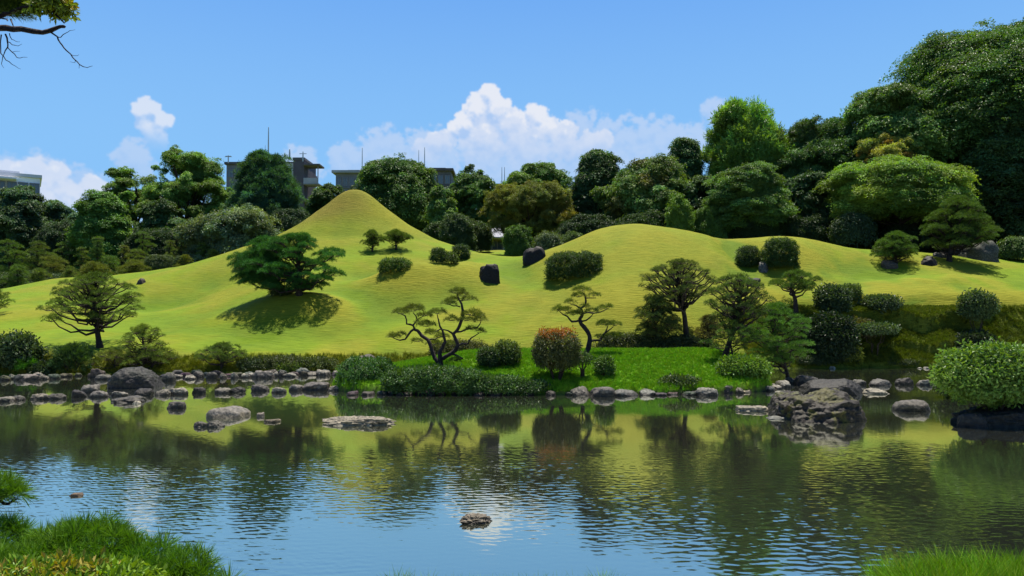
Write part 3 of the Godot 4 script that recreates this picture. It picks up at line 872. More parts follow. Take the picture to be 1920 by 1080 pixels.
func patch(f: Callable, x0: float, x1: float, z0: float, z1: float, step: float, col: Callable, m: Material) -> ArrayMesh:
	var g := Geo.new()
	var nx := int((x1 - x0) / step) + 1
	var nz := int((z1 - z0) / step) + 1
	for j in nz:
		for i in nx:
			var x := x0 + i * step
			var z := z0 + j * step
			var h: float = f.call(x, z)
			var gx: float = (f.call(x + 0.1, z) - f.call(x - 0.1, z)) / 0.2
			var gz: float = (f.call(x, z + 0.1) - f.call(x, z - 0.1)) / 0.2
			g.v.append(Vector3(x, h, z))
			g.n.append(Vector3(-gx, 1, -gz).normalized())
			g.c.append(col.call(x, z, h))
			g.uv.append(Vector2(x, z))
			if i < nx - 1 and j < nz - 1:
				var k := j * nx + i
				g.ix.append_array([k, k + 1, k + nx, k + 1, k + nx + 1, k + nx])
	return g.mesh(m)

func island_color(x: float, z: float, h: float) -> Color:
	var m := noise_b.get_noise_2d(x * 9.0, z * 9.0)
	var c := Color(0.09, 0.23, 0.01).lerp(Color(0.12, 0.21, 0.014), clampf(0.4 + m, 0.0, 1.0))
	return c.lerp(Color(0.05, 0.045, 0.03), 1.0 - smoothstep(0.02, 0.2, h))

# ripples: how strong they run, and their height
func ripple_strength(x: float, z: float) -> float:
	var d := -z
	var n := noise_a.get_noise_2d(x * 1.6 + 40.0, z * 2.6)
	var s := smoothstep(7.5, 11.0, d + n * 4.0 + clampf(absf(x - 0.5) - 4.0, 0.0, 3.0) * 0.5) * (1.0 - smoothstep(13.0, 17.5, d + n * 3.5))
	s = clampf(s * (1.0 + n * 0.8), 0.0, 1.3)
	return 0.13 + s

func ripple(x: float, z: float) -> float:
	var w1 := noise_b.get_noise_2d(x * 9.0, z * 9.0) * 1.4
	var w2 := noise_a.get_noise_2d(x * 26.0 + 90.0, z * 26.0) * 2.0
	var a := sin(z * 36.0 + x * 5.0 + w1 * 4.0) * (0.6 + w2 * 0.5)
	a += 0.8 * sin(z * 27.0 - x * 10.0 + w2 * 4.0)
	a += 0.6 * sin(z * 52.0 + x * 17.0 - w1 * 5.0 + w2 * 2.0)
	a += 0.5 * sin(z * 20.0 + x * 15.0 + w2 * 5.0)
	a += 1.3 * noise_b.get_noise_2d(x * 110.0, z * 220.0)
	return a * 0.0013 * 0.5

func build_water() -> void:
	var g := Geo.new()
	var xs := []
	var zs := []
	var x := -34.0
	while x < 34.0:
		xs.append(x)
		x += 0.075 if absf(x) < 9.0 else (0.12 if absf(x) < 17.0 else 0.5)
	var z := -5.0
	while z > -41.0:
		zs.append(z)
		z -= 0.036 if z > -15.0 else (0.06 if z > -22.0 else 0.2)
	var nx := xs.size()
	for j in zs.size():
		var zz: float = zs[j]
		for i in nx:
			var xx: float = xs[i]
			var k := j * nx + i
			var s := ripple_strength(xx, zz)
			var h := ripple(xx, zz)
			var gx := (ripple(xx + 0.02, zz) - h) / 0.02 * s
			var gz := (ripple(xx, zz + 0.02) - h) / 0.02 * s
			g.v.append(Vector3(xx, h * s, zz))
			g.n.append(Vector3(-gx, 1, -gz).normalized())
			g.c.append(Color(0.62, 0.66, 0.53))
			if i < nx - 1 and j < zs.size() - 1:
				g.ix.append_array([k, k + nx, k + 1, k + 1, k + nx, k + nx + 1])
	structure("pond_water", g.mesh(M.water), "still green pond with a rippled band across its middle", "water")

func scatter_grass() -> void:
	rng.seed = 404
	var s := Scatter.new()
	var tries := 0
	while s.at.size() < 26000 and tries < 90000:
		tries += 1
		var x := rnd(-6.9, 10.4)
		var z := rnd(-33.2, -26.1)
		var h := island(x, z)
		if h < 0.1:
			continue
		var k := rnd(0.6, 1.2)
		var c := shade(Color(0.09, 0.26, 0.01).lerp(Color(0.17, 0.26, 0.02), rng.randf() * 0.8), 0.3)
		s.put(Vector3(x, h - 0.01, z), Vector3.UP + ball() * 0.25, rnd(0, TAU), Vector3(k, k * (1.0 if h > 0.3 else 1.5), k), c)
	var o := s.node("island_grass", S.grass)
	add_child(o)
	tag(o, "bright green short grass covering the island in the pond", "grass")
	o.set_meta("kind", "stuff")
	# long rough grass hanging over the far bank
	s = Scatter.new()
	tries = 0
	while s.at.size() < 20000 and tries < 150000:
		tries += 1
		var x := rnd(-30, 31)
		var z := rnd(-41.5, -33.6)
		var h := ground(x, z)
		var top := 0.75 if x < 12.0 else 3.2
		if h < 0.06 or h > top or (rng.randf() < h / top * 0.8 and x < 12.0):
			continue
		var e := 0.3
		var axis := Vector3((ground(x - e, z) - ground(x + e, z)) / (2 * e), 1.0, (ground(x, z - e) - ground(x, z + e)) / (2 * e))
		var k := rnd(0.5, 1.15) * (1.0 if x < 12.0 else 0.8)
		var c := shade((Color(0.075, 0.1, 0.012).lerp(Color(0.13, 0.13, 0.02), rng.randf()) if x < 13.0 else Color(0.05, 0.075, 0.01).lerp(Color(0.09, 0.11, 0.016), rng.randf())), 0.3)
		s.put(Vector3(x, h - 0.02, z), axis.normalized() + Vector3.UP * 0.5 + ball() * 0.35, rnd(0, TAU), Vector3(k, k, k), c)
	o = s.node("bank_grass", S.rough_grass)
	add_child(o)
	tag(o, "rough olive grass along the far bank of the pond", "grass")
	o.set_meta("kind", "stuff")
	# blades at the camera's own bank
	s = Scatter.new()
	for q in [[-0.9, 0.75, 5.55, 1300, 0.75], [2.8, 4.0, 5.5, 2000, 0.95], [4.0, 5.0, 5.5, 240, 0.8], [-5.0, 6.5, 4.6, 2600, 0.8]]:
		for i in q[3]:
			var x := rnd(q[0], q[1])
			var d: float = q[2] + rnd(-0.55, 0.35)
			var h := near_bank(x, -d)
			var k: float = q[4] * rnd(0.55, 1.1)
			s.put(Vector3(x, h - 0.02, -d), Vector3.UP + ball() * 0.3, rnd(0, TAU), Vector3(k, k, k), shade(Color(0.07, 0.21, 0.008).lerp(Color(0.14, 0.2, 0.02), rng.randf()), 0.3))
	o = s.node("waterside_grass", S.near_grass)
	add_child(o)
	tag(o, "long fresh grass blades on the near bank at the water's edge", "grass")
	o.set_meta("kind", "stuff")

# ---------------------------------------------------------------- buildings
func window(parent: Node3D, at: Vector3, w: float, h: float, frame: Color, glass: Color) -> void:
	var f := Geo.new()
	var t := 0.12
	f.box(at + Vector3(-w * 0.5 - t, -t, -0.02), at + Vector3(w * 0.5 + t, 0, 0.1), frame)
	f.box(at + Vector3(-w * 0.5 - t, h, -0.02), at + Vector3(w * 0.5 + t, h + t, 0.1), frame)
	f.box(at + Vector3(-w * 0.5 - t, 0, -0.02), at + Vector3(-w * 0.5, h, 0.1), frame)
	f.box(at + Vector3(w * 0.5, 0, -0.02), at + Vector3(w * 0.5 + t, h, 0.1), frame)
	f.box(at + Vector3(-0.04, 0, -0.02), at + Vector3(0.04, h, 0.08), frame)
	var o := part("window", f.mesh(M.metal), parent)
	for s in [-1, 1]:
		var p := Geo.new()
		var a: float = -w * 0.5 if s < 0 else 0.04
		p.box(at + Vector3(a, 0, 0.005), at + Vector3(a + w * 0.5 - 0.04, h, 0.03), glass)
		part("pane", p.mesh(M.pane), o)

func mast(label: String, at: Vector3, h: float, r: float, arms := 0, category := "antenna") -> void:
	var root := thing("roof_antenna", label, category, at)
	var g := Geo.new()
	g.tube([Vector3(0, -0.3, 0), Vector3(0, h * 0.5, 0), Vector3(0, h, 0)], [r, r, r * 0.6], 6, Color(0.3, 0.32, 0.34))
	part("pole", g.mesh(M.metal), root)
	for i in arms:
		var a := Geo.new()
		a.box(Vector3(-0.7 + i * 0.15, h * (0.72 + 0.1 * i), -0.06), Vector3(0.7 - i * 0.15, h * (0.72 + 0.1 * i) + 0.1, 0.06), Color(0.3, 0.32, 0.34))
		part("crossbar", a.mesh(M.metal), root)

# a flat-roofed block: body, roof slab, plant room, rows of windows facing the garden, balconies
func block(label: String, at: Vector3, w: float, d: float, h: float, wall: Color, o: Dictionary) -> Node3D:
	var root := thing(o.get("called", "office_building"), label, "building", at)
	root.rotation.y = o.get("turn", 0.0)
	var g := Geo.new()
	g.box(Vector3(-w * 0.5, 0, -d), Vector3(w * 0.5, h, 0), wall)
	part("wall", g.mesh(M.wall), root)
	g = Geo.new()
	var rc: Color = o.get("roof", Color(0.12, 0.12, 0.13))
	var over: float = o.get("over", 0.5)
	g.box(Vector3(-w * 0.5 - over, h + 0.003, -d - over), Vector3(w * 0.5 + over, h + 0.5, over), rc)
	part("roof", g.mesh(M.wall), root)
	var cols: int = o.get("cols", 8)
	var rows: int = o.get("rows", 2)
	var ww: float = o.get("ww", 1.5)
	for r in rows:
		for c in cols:
			window(root, Vector3(-w * 0.5 + w * (c + 0.5) / cols, h - 2.5 - r * 3.1, 0.01), ww, 1.5, o.get("frame", Color(0.12, 0.12, 0.13)), Color(0.05, 0.07, 0.08))
		if o.get("bands", false):
			var b := Geo.new()
			b.box(Vector3(-w * 0.5 - 0.05, h - 3.1 - r * 3.1, 0.003), Vector3(w * 0.5 + 0.05, h - 2.75 - r * 3.1, 0.18), wall * 0.75)
			part("ledge", b.mesh(M.wall), root)
	for q in o.get("boxes", []):
		var b := Geo.new()
		b.box(Vector3(q[1], q[2], q[3]), Vector3(q[4], q[5], q[6]), q[7])
		part(q[0], b.mesh(M.wall), root)
	return root

# ---------------------------------------------------------------- all of it
func _ready() -> void:
	var cam := Camera3D.new()
	cam.name = "camera"
	cam.position = Vector3(0, 3, 0)
	cam.rotation.x = 0.02856
	cam.fov = 42.1847
	cam.near = 0.05
	cam.far = 2000.0
	add_child(cam)
	var env := Environment.new()
	env.background_mode = Environment.BG_SKY
	env.tonemap_mode = Environment.TONE_MAPPER_LINEAR
	env.tonemap_exposure = 2.6
	env.sdfgi_enabled = true
	env.ssao_enabled = true
	env.ssil_enabled = true
	pass
	var sm := PanoramaSkyMaterial.new()
	sm.panorama = make_sky()
	env.sky = Sky.new()
	env.sky.sky_material = sm
	var we := WorldEnvironment.new()
	we.name = "surroundings"
	we.environment = env
	add_child(we)
	var sun := DirectionalLight3D.new()
	sun.name = "sun"
	sun.rotation_degrees = Vector3(-76, 163, 0)
	sun.light_energy = 1.6
	sun.light_color = Color(1.0, 0.965, 0.9)
	sun.light_angular_distance = 0.55
	sun.shadow_enabled = true
	add_child(sun)

	noise_a.seed = 11
	noise_a.frequency = 0.05
	noise_a.fractal_octaves = 3
	noise_b.seed = 12
	noise_b.frequency = 0.04
	noise_b.fractal_octaves = 4
	make_materials()
	make_sprays()
	make_ico(5)
	fine_v = ico_v
	fine_f = ico_f
	ico_v = PackedVector3Array()
	make_ico(3)
	build_lawn()
	build_water()
	structure("island_lawn", patch(island, -7.6, 12.0, -34.0, -25.6, 0.12, island_color, M.soil), "low grassy island with a bright green top in the pond", "island")
	structure("near_ground", patch(near_bank, -9.0, 9.0, -9.0, 4.0, 0.12, func(_x, _z, _h): return Color(0.07, 0.075, 0.03), M.soil), "earth bank at the near edge of the pond", "ground")
	scatter_grass()
	block("grey flat roofed apartment block behind the tall bluish pine", Vector3(-50.79, 4.50, -150.00), 13.71, 16.00, 27.71, Color(0.15, 0.155, 0.17), {"cols": 9, "rows": 3, "ww": 1.0, "over": 0.35, "roof": Color(0.09, 0.08, 0.085)})
	block("brown stair tower with open balconies at the right end of the grey block", Vector3(-42.78, 4.5, -149.00), 2.2, 9.0, 28.45, Color(0.1, 0.09, 0.1), {"called": "stair_tower", "cols": 1, "rows": 0, "over": 0.1, "boxes": [["balcony_slab", 1.12, 20.35, -3.0, 4.2, 20.55, 0.6, Color(0.22, 0.22, 0.24)], ["balcony_slab", 1.12, 23.45, -3.0, 4.2, 23.65, 0.6, Color(0.22, 0.22, 0.24)], ["balcony_slab", 1.12, 27.25, -3.0, 4.4, 27.55, 0.8, Color(0.12, 0.11, 0.11)], ["railing", 1.12, 23.65, 0.5, 4.1, 24.75, 0.56, Color(0.3, 0.3, 0.32)], ["post", 3.9, 23.65, 0.3, 4.05, 27.25, 0.45, Color(0.2, 0.2, 0.2)], ["white_wall", -3.9, 19.45, -6.0, -1.12, 27.85, -0.4, Color(0.55, 0.55, 0.56)]]})
	block("grey block with teal windows and pale roof left of the round tree", Vector3(-31.07, 4.50, -150.00), 9.00, 14.00, 25.98, Color(0.17, 0.18, 0.2), {"cols": 7, "rows": 3, "ww": 0.75, "over": 0.7, "roof": Color(0.3, 0.31, 0.33), "bands": true, "boxes": [["roof_ridge", -2.5, 26.49, -9.0, 4.0, 27.02, -2.0, Color(0.26, 0.27, 0.28)]]})
	block("dark brown block with pale ledges right of the round tree", Vector3(-15.80, 4.50, -150.00), 6.96, 14.00, 26.42, Color(0.12, 0.115, 0.125), {"cols": 5, "rows": 4, "ww": 0.8, "over": 0.5, "roof": Color(0.1, 0.09, 0.09), "bands": true, "boxes": [["roof_ridge", -1.0, 26.92, -9.0, 2.2, 27.46, -2.0, Color(0.16, 0.15, 0.16)]]})
	block("long low brown roofed building above the yellowing tree", Vector3(0.86, 4.50, -160.00), 9.71, 14.00, 24.96, Color(0.2, 0.18, 0.17), {"cols": 8, "rows": 2, "ww": 0.8, "over": 0.6, "roof": Color(0.16, 0.12, 0.1)})
	block("white apartment building at the left edge with dark balcony openings", Vector3(-80.74, 5.0, -120.0), 7.71, 10.0, 19.52, Color(0.82, 0.83, 0.85), {"called": "apartment_building", "cols": 5, "rows": 3, "ww": 1.15, "over": 0.25, "turn": 0.58, "roof": Color(0.5, 0.52, 0.56), "boxes": [["balcony_slab", -5.0, 15.92, 0.01, 0.2, 16.12, 1.5, Color(0.6, 0.62, 0.66)], ["balcony_roof", -5.0, 18.82, 0.01, 0.6, 19.07, 1.7, Color(0.6, 0.62, 0.66)], ["penthouse", -4.6, 20.03, -8.0, 1.0, 20.52, -1.2, Color(0.6, 0.62, 0.66)]]})
	mast("tall thin mast rising over the bluish pine", Vector3(-48.57, 32.75, -148.00), 6.55, 0.14, 0)
	mast("small antenna at the left end of the grey block roof", Vector3(-56.54, 32.43, -148.00), 1.27, 0.12, 2)
	mast("short whip antenna left of the tall mast", Vector3(-49.21, 32.75, -148.00), 2.96, 0.06, 0)
	mast("stubby dark roof post above the grey block", Vector3(-44.32, 33.17, -148.00), 1.69, 0.18, 0)
	mast("little antenna beside the stair tower balcony", Vector3(-41.38, 32.54, -147.00), 1.68, 0.14, 1)
	mast("small television aerial at the middle of the grey block", Vector3(-51.22, 32.53, -148.00), 1.69, 0.05, 2)
	mast("thin mast above the teal windowed block", Vector3(-29.85, 31.04, -148.00), 4.12, 0.09, 0)
	mast("left of two thin masts over the dark brown block", Vector3(-18.59, 31.36, -148.00), 3.38, 0.07, 0)
	mast("right and taller of two masts over the dark brown block", Vector3(-17.42, 31.36, -148.00), 3.91, 0.09, 0)
	mast("thin left mast on the low brown roofed building", Vector3(-2.15, 29.97, -158.00), 3.27, 0.08, 0)
	mast("thin right mast on the low brown roofed building", Vector3(-1.59, 29.97, -158.00), 3.27, 0.08, 0)
	broadleaf("broadleaf_tree", "dark rounded tree below the white building at the left edge", Vector3(-58.58, 4.71, -88.00), 12.61, 7.52, {"col": Color(0.0546, 0.105, 0.0462), "lobes": 44, "size": 0.765, "bottom": 0.05, "seed": 101, "group": "tall trees behind the lawn hills"})
	broadleaf("broadleaf_tree", "bluish dark tree between the left edge tree and the tiered green one", Vector3(-56.19, 4.94, -92.00), 11.78, 6.15, {"col": Color(0.063, 0.126, 0.063), "lobes": 34, "size": 0.765, "bottom": 0.05, "seed": 102, "group": "tall trees behind the lawn hills"})
	broadleaf("tiered_tree", "fresh green tiered tree left of the big airy camphor", Vector3(-45.33, 4.32, -82.00), 11.91, 7.68, {"col": Color(0.0945, 0.2, 0.042), "shape": "cone", "flat": 0.4, "spray": "layer", "lobes": 52, "size": 0.9, "bottom": 0.08, "seed": 103, "lift": 1.6, "group": "tall trees behind the lawn hills"})
	broadleaf("camphor_tree", "smaller airy camphor tree with lumpy crown left of the tallest one", Vector3(-47.67, 5.13, -94.00), 16.36, 9.08, {"col": Color(0.116, 0.21, 0.042), "lobes": 46, "size": 0.552, "gap": 0.8, "bottom": 0.12, "seed": 104, "group": "tall trees behind the lawn hills"})
	broadleaf("camphor_tree", "tallest airy camphor tree of the left wood with sky gaps", Vector3(-39.95, 5.07, -92.00), 18.15, 10.93, {"col": Color(0.126, 0.231, 0.042), "lobes": 70, "size": 0.552, "gap": 0.9, "bottom": 0.1, "seed": 105, "trunk": 0.5, "group": "tall trees behind the lawn hills"})
	broadleaf("camphor_tree", "dark lower tree between the camphors and the tiered tree", Vector3(-40.54, 4.63, -86.00), 11.31, 6.07, {"col": Color(0.063, 0.126, 0.0378), "lobes": 36, "size": 0.68, "bottom": 0.02, "seed": 106, "group": "tall trees behind the lawn hills"})
	broadleaf("black_pine", "tall bluish pine with feathery crown in front of the grey block", Vector3(-26.57, 5.30, -80.00), 14.65, 10.93, {"col": Color(0.0504, 0.116, 0.063), "shape": "cone", "taper": 1.1, "spray": "tuft_wide", "lobes": 64, "size": 1.5, "dens": 3.2, "bottom": 0.06, "seed": 107, "lift": 0.6, "group": "tall trees behind the lawn hills"})
	broadleaf("silver_bush_tree", "domed silvery green tree left of the grass cone", Vector3(-26.95, 5.98, -72.00), 7.23, 9.36, {"col": Color(0.105, 0.158, 0.084), "shape": "dome", "spray": "glossy", "lobes": 46, "size": 1, "dens": 1.2, "bottom": 0, "seed": 108, "group": "tall trees behind the lawn hills"})
	broadleaf("broadleaf_tree", "dark tree between the bluish pine and the grass cone", Vector3(-22.87, 5.93, -92.00), 12.71, 5.74, {"col": Color(0.0588, 0.116, 0.0294), "lobes": 40, "size": 0.722, "bottom": 0.03, "seed": 109, "group": "tall trees behind the lawn hills"})
	broadleaf("broadleaf_tree", "dark filler tree right behind the peak of the grass cone", Vector3(-18.00, 6.35, -90.00), 11.49, 5.35, {"col": Color(0.0588, 0.116, 0.0294), "lobes": 36, "size": 0.722, "bottom": 0.03, "seed": 110, "group": "tall trees behind the lawn hills"})
	broadleaf("round_tree", "broad dark round tree right of the grass cone", Vector3(-13.08, 6.76, -84.00), 13.48, 10.61, {"col": Color(0.0756, 0.147, 0.0315), "shape": "dome", "lobes": 66, "size": 0.722, "dens": 1.15, "bottom": 0.05, "seed": 111, "trunk": 0.45, "group": "tall trees behind the lawn hills"})
	broadleaf("small_tree", "light green slim tree at the right foot of the grass cone", Vector3(-7.47, 8.01, -78.00), 7.63, 3.59, {"col": Color(0.116, 0.21, 0.0525), "lobes": 34, "size": 0.595, "bottom": 0.05, "seed": 112, "group": "tall trees behind the lawn hills"})
	broadleaf("camphor_tree", "dark oval tree with bare trunks left of the yellowing tree", Vector3(-4.42, 8.68, -86.00), 10.67, 6.01, {"col": Color(0.0672, 0.137, 0.0336), "lobes": 46, "size": 0.637, "gap": 0.25, "bottom": 0.22, "seed": 113, "group": "tall trees behind the lawn hills"})
	broadleaf("broadleaf_tree", "green tree behind the yellowing tree near the low brown roof", Vector3(3.42, 9.19, -92.00), 11.64, 9.57, {"col": Color(0.105, 0.2, 0.0378), "lobes": 44, "size": 0.722, "bottom": 0.1, "seed": 114, "group": "tall trees behind the lawn hills"})
	broadleaf("yellowing_tree", "yellowing sparse tree with visible dark trunk above the tiled house", Vector3(1.51, 7.46, -66.00), 7.33, 8.48, {"col": Color(0.147, 0.172, 0.0378), "lobes": 60, "size": 0.42, "gap": 1, "bottom": 0.26, "spray": "fine", "seed": 115, "accent": Color(0.15, 0.16, 0.025), "accent_share": 0.3, "trunk": 0.22, "group": "tall trees behind the lawn hills"})
	broadleaf("broadleaf_tree", "dark pointed tree left of the right mound's crest", Vector3(7.87, 7.61, -68.00), 10.58, 6.82, {"col": Color(0.0462, 0.0945, 0.0294), "shape": "cone", "lobes": 60, "size": 0.68, "dens": 1.3, "bottom": 0, "seed": 116, "group": "tall trees behind the lawn hills"})
	broadleaf("broadleaf_tree", "mid green leafy tree rising behind the right mound", Vector3(11.66, 6.99, -64.00), 9.24, 7.51, {"col": Color(0.105, 0.189, 0.042), "lobes": 60, "size": 0.595, "bottom": 0, "seed": 117, "accent": Color(0.11, 0.13, 0.03), "accent_share": 0.15, "group": "tall trees behind the lawn hills"})
	broadleaf("broadleaf_tree", "dark tree with a thin pointed top left of the upright shoots", Vector3(16.15, 7.56, -70.00), 11.43, 5.98, {"col": Color(0.063, 0.126, 0.0378), "shape": "cone", "lobes": 50, "size": 0.637, "bottom": 0, "seed": 118, "group": "tall trees behind the lawn hills"})
	broadleaf("willow_tree", "light green tree of upright feathery shoots against the sky", Vector3(21.27, 7.34, -68.00), 14.09, 7.58, {"col": Color(0.158, 0.294, 0.0546), "spray": "shoot", "lobes": 66, "size": 1, "dens": 1.4, "bottom": 0.25, "seed": 119, "lift": 1.4, "shape": "vase", "flat": 1.1, "group": "tall trees behind the lawn hills"})
	broadleaf("broadleaf_tree", "dark leafy tree between the upright shoots and the giant tree", Vector3(27.72, 7.47, -66.00), 13.09, 8.33, {"col": Color(0.0546, 0.116, 0.0336), "lobes": 66, "size": 0.75, "gap": 0.25, "bottom": 0.02, "seed": 120, "spray": "fine", "group": "tall trees behind the lawn hills"})
	broadleaf("zelkova_tree", "giant spreading dark tree filling the upper right corner", Vector3(45.96, 7.81, -66.00), 21.77, 24.02, {"col": Color(0.0693, 0.143, 0.0336), "shape": "dome", "lobes": 150, "size": 0.95, "flat": 0.5, "gap": 0.25, "bottom": 0.04, "seed": 121, "trunk": 0.7, "spray": "layer", "lift": 1.2, "dens": 1.1, "group": "tall trees behind the lawn hills"})
	broadleaf("zelkova_tree", "dark left shoulder tree below the giant tree's crown", Vector3(33.28, 7.64, -64.00), 15.45, 8.75, {"col": Color(0.0924, 0.185, 0.042), "lobes": 70, "size": 0.68, "bottom": 0.1, "seed": 122, "flat": 0.6, "group": "tall trees behind the lawn hills"})
	broadleaf("maple_tree", "yellow green tiered maple with thin pale trunks behind the lawn", Vector3(29.52, 7.33, -57.00), 7.95, 10.42, {"col": Color(0.158, 0.263, 0.042), "shape": "dome", "spray": "layer", "flat": 0.32, "lobes": 60, "size": 0.62, "gap": 0.2, "bottom": 0.3, "seed": 123, "lift": 1.8, "trunk": 0.14, "group": "tall trees behind the lawn hills"})
	broadleaf("maple_tree", "small tree with yellowish leaves above the tiered maple", Vector3(30.85, 7.48, -61.00), 9.99, 4.98, {"col": Color(0.294, 0.315, 0.063), "spray": "fine", "lobes": 26, "size": 0.6, "gap": 0.3, "bottom": 0.55, "seed": 124, "accent": Color(0.22, 0.15, 0.03), "accent_share": 0.35, "group": "tall trees behind the lawn hills"})
	broadleaf("maple_tree", "mid green tiered tree below the upright shoots", Vector3(18.56, 7.12, -58.00), 7.62, 6.25, {"col": Color(0.0945, 0.179, 0.042), "shape": "dome", "spray": "layer", "flat": 0.35, "lobes": 48, "size": 0.6, "bottom": 0.25, "seed": 125, "lift": 1.6, "group": "tall trees behind the lawn hills"})
	broadleaf("broadleaf_tree", "very dark tree at the right edge behind the dome pine", Vector3(40.50, 7.50, -60.00), 12.42, 8.02, {"col": Color(0.0462, 0.0966, 0.0294), "lobes": 70, "size": 0.68, "bottom": 0, "seed": 126, "group": "tall trees behind the lawn hills"})
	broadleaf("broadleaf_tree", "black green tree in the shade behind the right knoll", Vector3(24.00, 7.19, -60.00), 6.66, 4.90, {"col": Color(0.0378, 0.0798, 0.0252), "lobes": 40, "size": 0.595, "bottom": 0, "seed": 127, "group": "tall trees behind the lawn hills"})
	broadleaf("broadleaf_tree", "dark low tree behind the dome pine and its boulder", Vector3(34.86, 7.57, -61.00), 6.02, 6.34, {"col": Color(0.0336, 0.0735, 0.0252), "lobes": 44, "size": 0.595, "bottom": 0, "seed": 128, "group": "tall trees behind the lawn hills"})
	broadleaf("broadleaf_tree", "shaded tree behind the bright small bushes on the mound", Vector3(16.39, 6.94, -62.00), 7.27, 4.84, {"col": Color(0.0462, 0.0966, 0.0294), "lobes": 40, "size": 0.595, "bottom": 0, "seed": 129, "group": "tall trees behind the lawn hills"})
	broadleaf("broadleaf_tree", "dark backing tree far left of the wood", Vector3(-71.40, 5.06, -98.00), 12.13, 12.38, {"col": Color(0.0588, 0.116, 0.0294), "lobes": 44, "size": 0.807, "bottom": 0, "seed": 140, "group": "tall trees behind the lawn hills"})
	broadleaf("broadleaf_tree", "dark backing tree behind the domed silvery tree", Vector3(-37.80, 5.59, -98.00), 12.30, 11.65, {"col": Color(0.0588, 0.116, 0.0294), "lobes": 44, "size": 0.807, "bottom": 0, "seed": 141, "group": "tall trees behind the lawn hills"})
	broadleaf("broadleaf_tree", "distant tree seen between the cone and the brown block", Vector3(-8.54, 7.94, -104.00), 12.21, 6.95, {"col": Color(0.063, 0.126, 0.063), "lobes": 44, "size": 0.807, "bottom": 0, "seed": 142, "group": "tall trees behind the lawn hills"})
	broadleaf("broadleaf_tree", "tall backing tree behind the dark pointed tree", Vector3(12.00, 8.65, -84.00), 9.53, 9.36, {"col": Color(0.0588, 0.116, 0.0294), "lobes": 44, "size": 0.807, "bottom": 0, "seed": 143, "group": "tall trees behind the lawn hills"})
	broadleaf("broadleaf_tree", "backing tree behind the mid green tree", Vector3(16.86, 8.06, -80.00), 10.09, 8.32, {"col": Color(0.0945, 0.179, 0.0378), "lobes": 44, "size": 0.807, "bottom": 0, "seed": 144, "group": "tall trees behind the lawn hills"})
	broadleaf("broadleaf_tree", "tall backing tree left of the giant tree", Vector3(35.10, 7.94, -78.00), 14.24, 10.43, {"col": Color(0.0588, 0.116, 0.0294), "lobes": 44, "size": 0.807, "bottom": 0, "seed": 145, "group": "tall trees behind the lawn hills"})
	broadleaf("broadleaf_tree", "backing tree under the giant tree's right side", Vector3(49.40, 7.96, -76.00), 20.34, 13.55, {"col": Color(0.0588, 0.116, 0.0294), "lobes": 44, "size": 0.807, "bottom": 0, "seed": 146, "group": "tall trees behind the lawn hills"})
	broadleaf("broadleaf_tree", "backing tree between the shoots and the maple", Vector3(28.41, 7.81, -78.00), 13.12, 8.11, {"col": Color(0.0588, 0.116, 0.0294), "lobes": 44, "size": 0.807, "bottom": 0, "seed": 147, "group": "tall trees behind the lawn hills"})
	broadleaf("broadleaf_tree", "tree far beyond the right edge of the frame", Vector3(51.20, 7.58, -64.00), 16.73, 10.46, {"col": Color(0.0588, 0.116, 0.0294), "lobes": 44, "size": 0.807, "bottom": 0, "seed": 148, "group": "tall trees behind the lawn hills"})
	shrub("bush", "bright young green bush on the right mound's far side", Vector3(12.95, 7.19, -57.57), Vector3(1.87, 4.15, 1.59), {"col": Color(0.104, 0.195, 0.0325), "spray": "fine", "size": 0.5, "loose": 0.14, "lump": 0.3, "group": "bushes at the edge of the wood"})
	shrub("bush", "second bright bush right of the young green one", Vector3(15.64, 7.07, -58.38), Vector3(2.88, 3.80, 2.44), {"col": Color(0.078, 0.156, 0.0325), "spray": "fine", "size": 0.5, "loose": 0.14, "lump": 0.3, "group": "bushes at the edge of the wood"})
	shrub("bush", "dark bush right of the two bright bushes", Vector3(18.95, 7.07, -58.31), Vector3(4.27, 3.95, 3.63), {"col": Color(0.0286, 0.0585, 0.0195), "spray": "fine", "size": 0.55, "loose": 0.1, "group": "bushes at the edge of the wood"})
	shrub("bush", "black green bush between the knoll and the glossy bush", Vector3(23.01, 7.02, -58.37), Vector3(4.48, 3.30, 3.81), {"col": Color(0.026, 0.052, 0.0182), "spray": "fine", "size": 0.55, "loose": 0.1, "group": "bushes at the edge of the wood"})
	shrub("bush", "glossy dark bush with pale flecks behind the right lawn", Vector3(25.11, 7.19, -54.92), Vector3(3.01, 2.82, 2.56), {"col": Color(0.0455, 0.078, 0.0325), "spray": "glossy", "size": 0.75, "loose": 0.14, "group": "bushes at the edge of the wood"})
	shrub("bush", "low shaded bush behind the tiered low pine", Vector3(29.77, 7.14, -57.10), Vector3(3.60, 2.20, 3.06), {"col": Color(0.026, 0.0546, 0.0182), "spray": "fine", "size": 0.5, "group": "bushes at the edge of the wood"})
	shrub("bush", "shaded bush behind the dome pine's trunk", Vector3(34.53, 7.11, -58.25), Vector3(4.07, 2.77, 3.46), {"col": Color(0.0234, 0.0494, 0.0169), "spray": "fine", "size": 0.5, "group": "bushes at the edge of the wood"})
	shrub("bush", "rounded bush at the right edge beyond the lawn", Vector3(34.89, 6.19, -51.69), Vector3(2.26, 1.76, 1.92), {"col": Color(0.065, 0.117, 0.0286), "spray": "glossy", "size": 0.6, "group": "bushes at the edge of the wood"})
	shrub("bush", "soft grey green bush at the right foot of the cone", Vector3(-4.87, 7.98, -66.87), Vector3(2.83, 3.16, 2.40), {"col": Color(0.052, 0.091, 0.039), "spray": "fine", "size": 0.5, "lump": 0.3, "group": "bushes at the edge of the wood"})
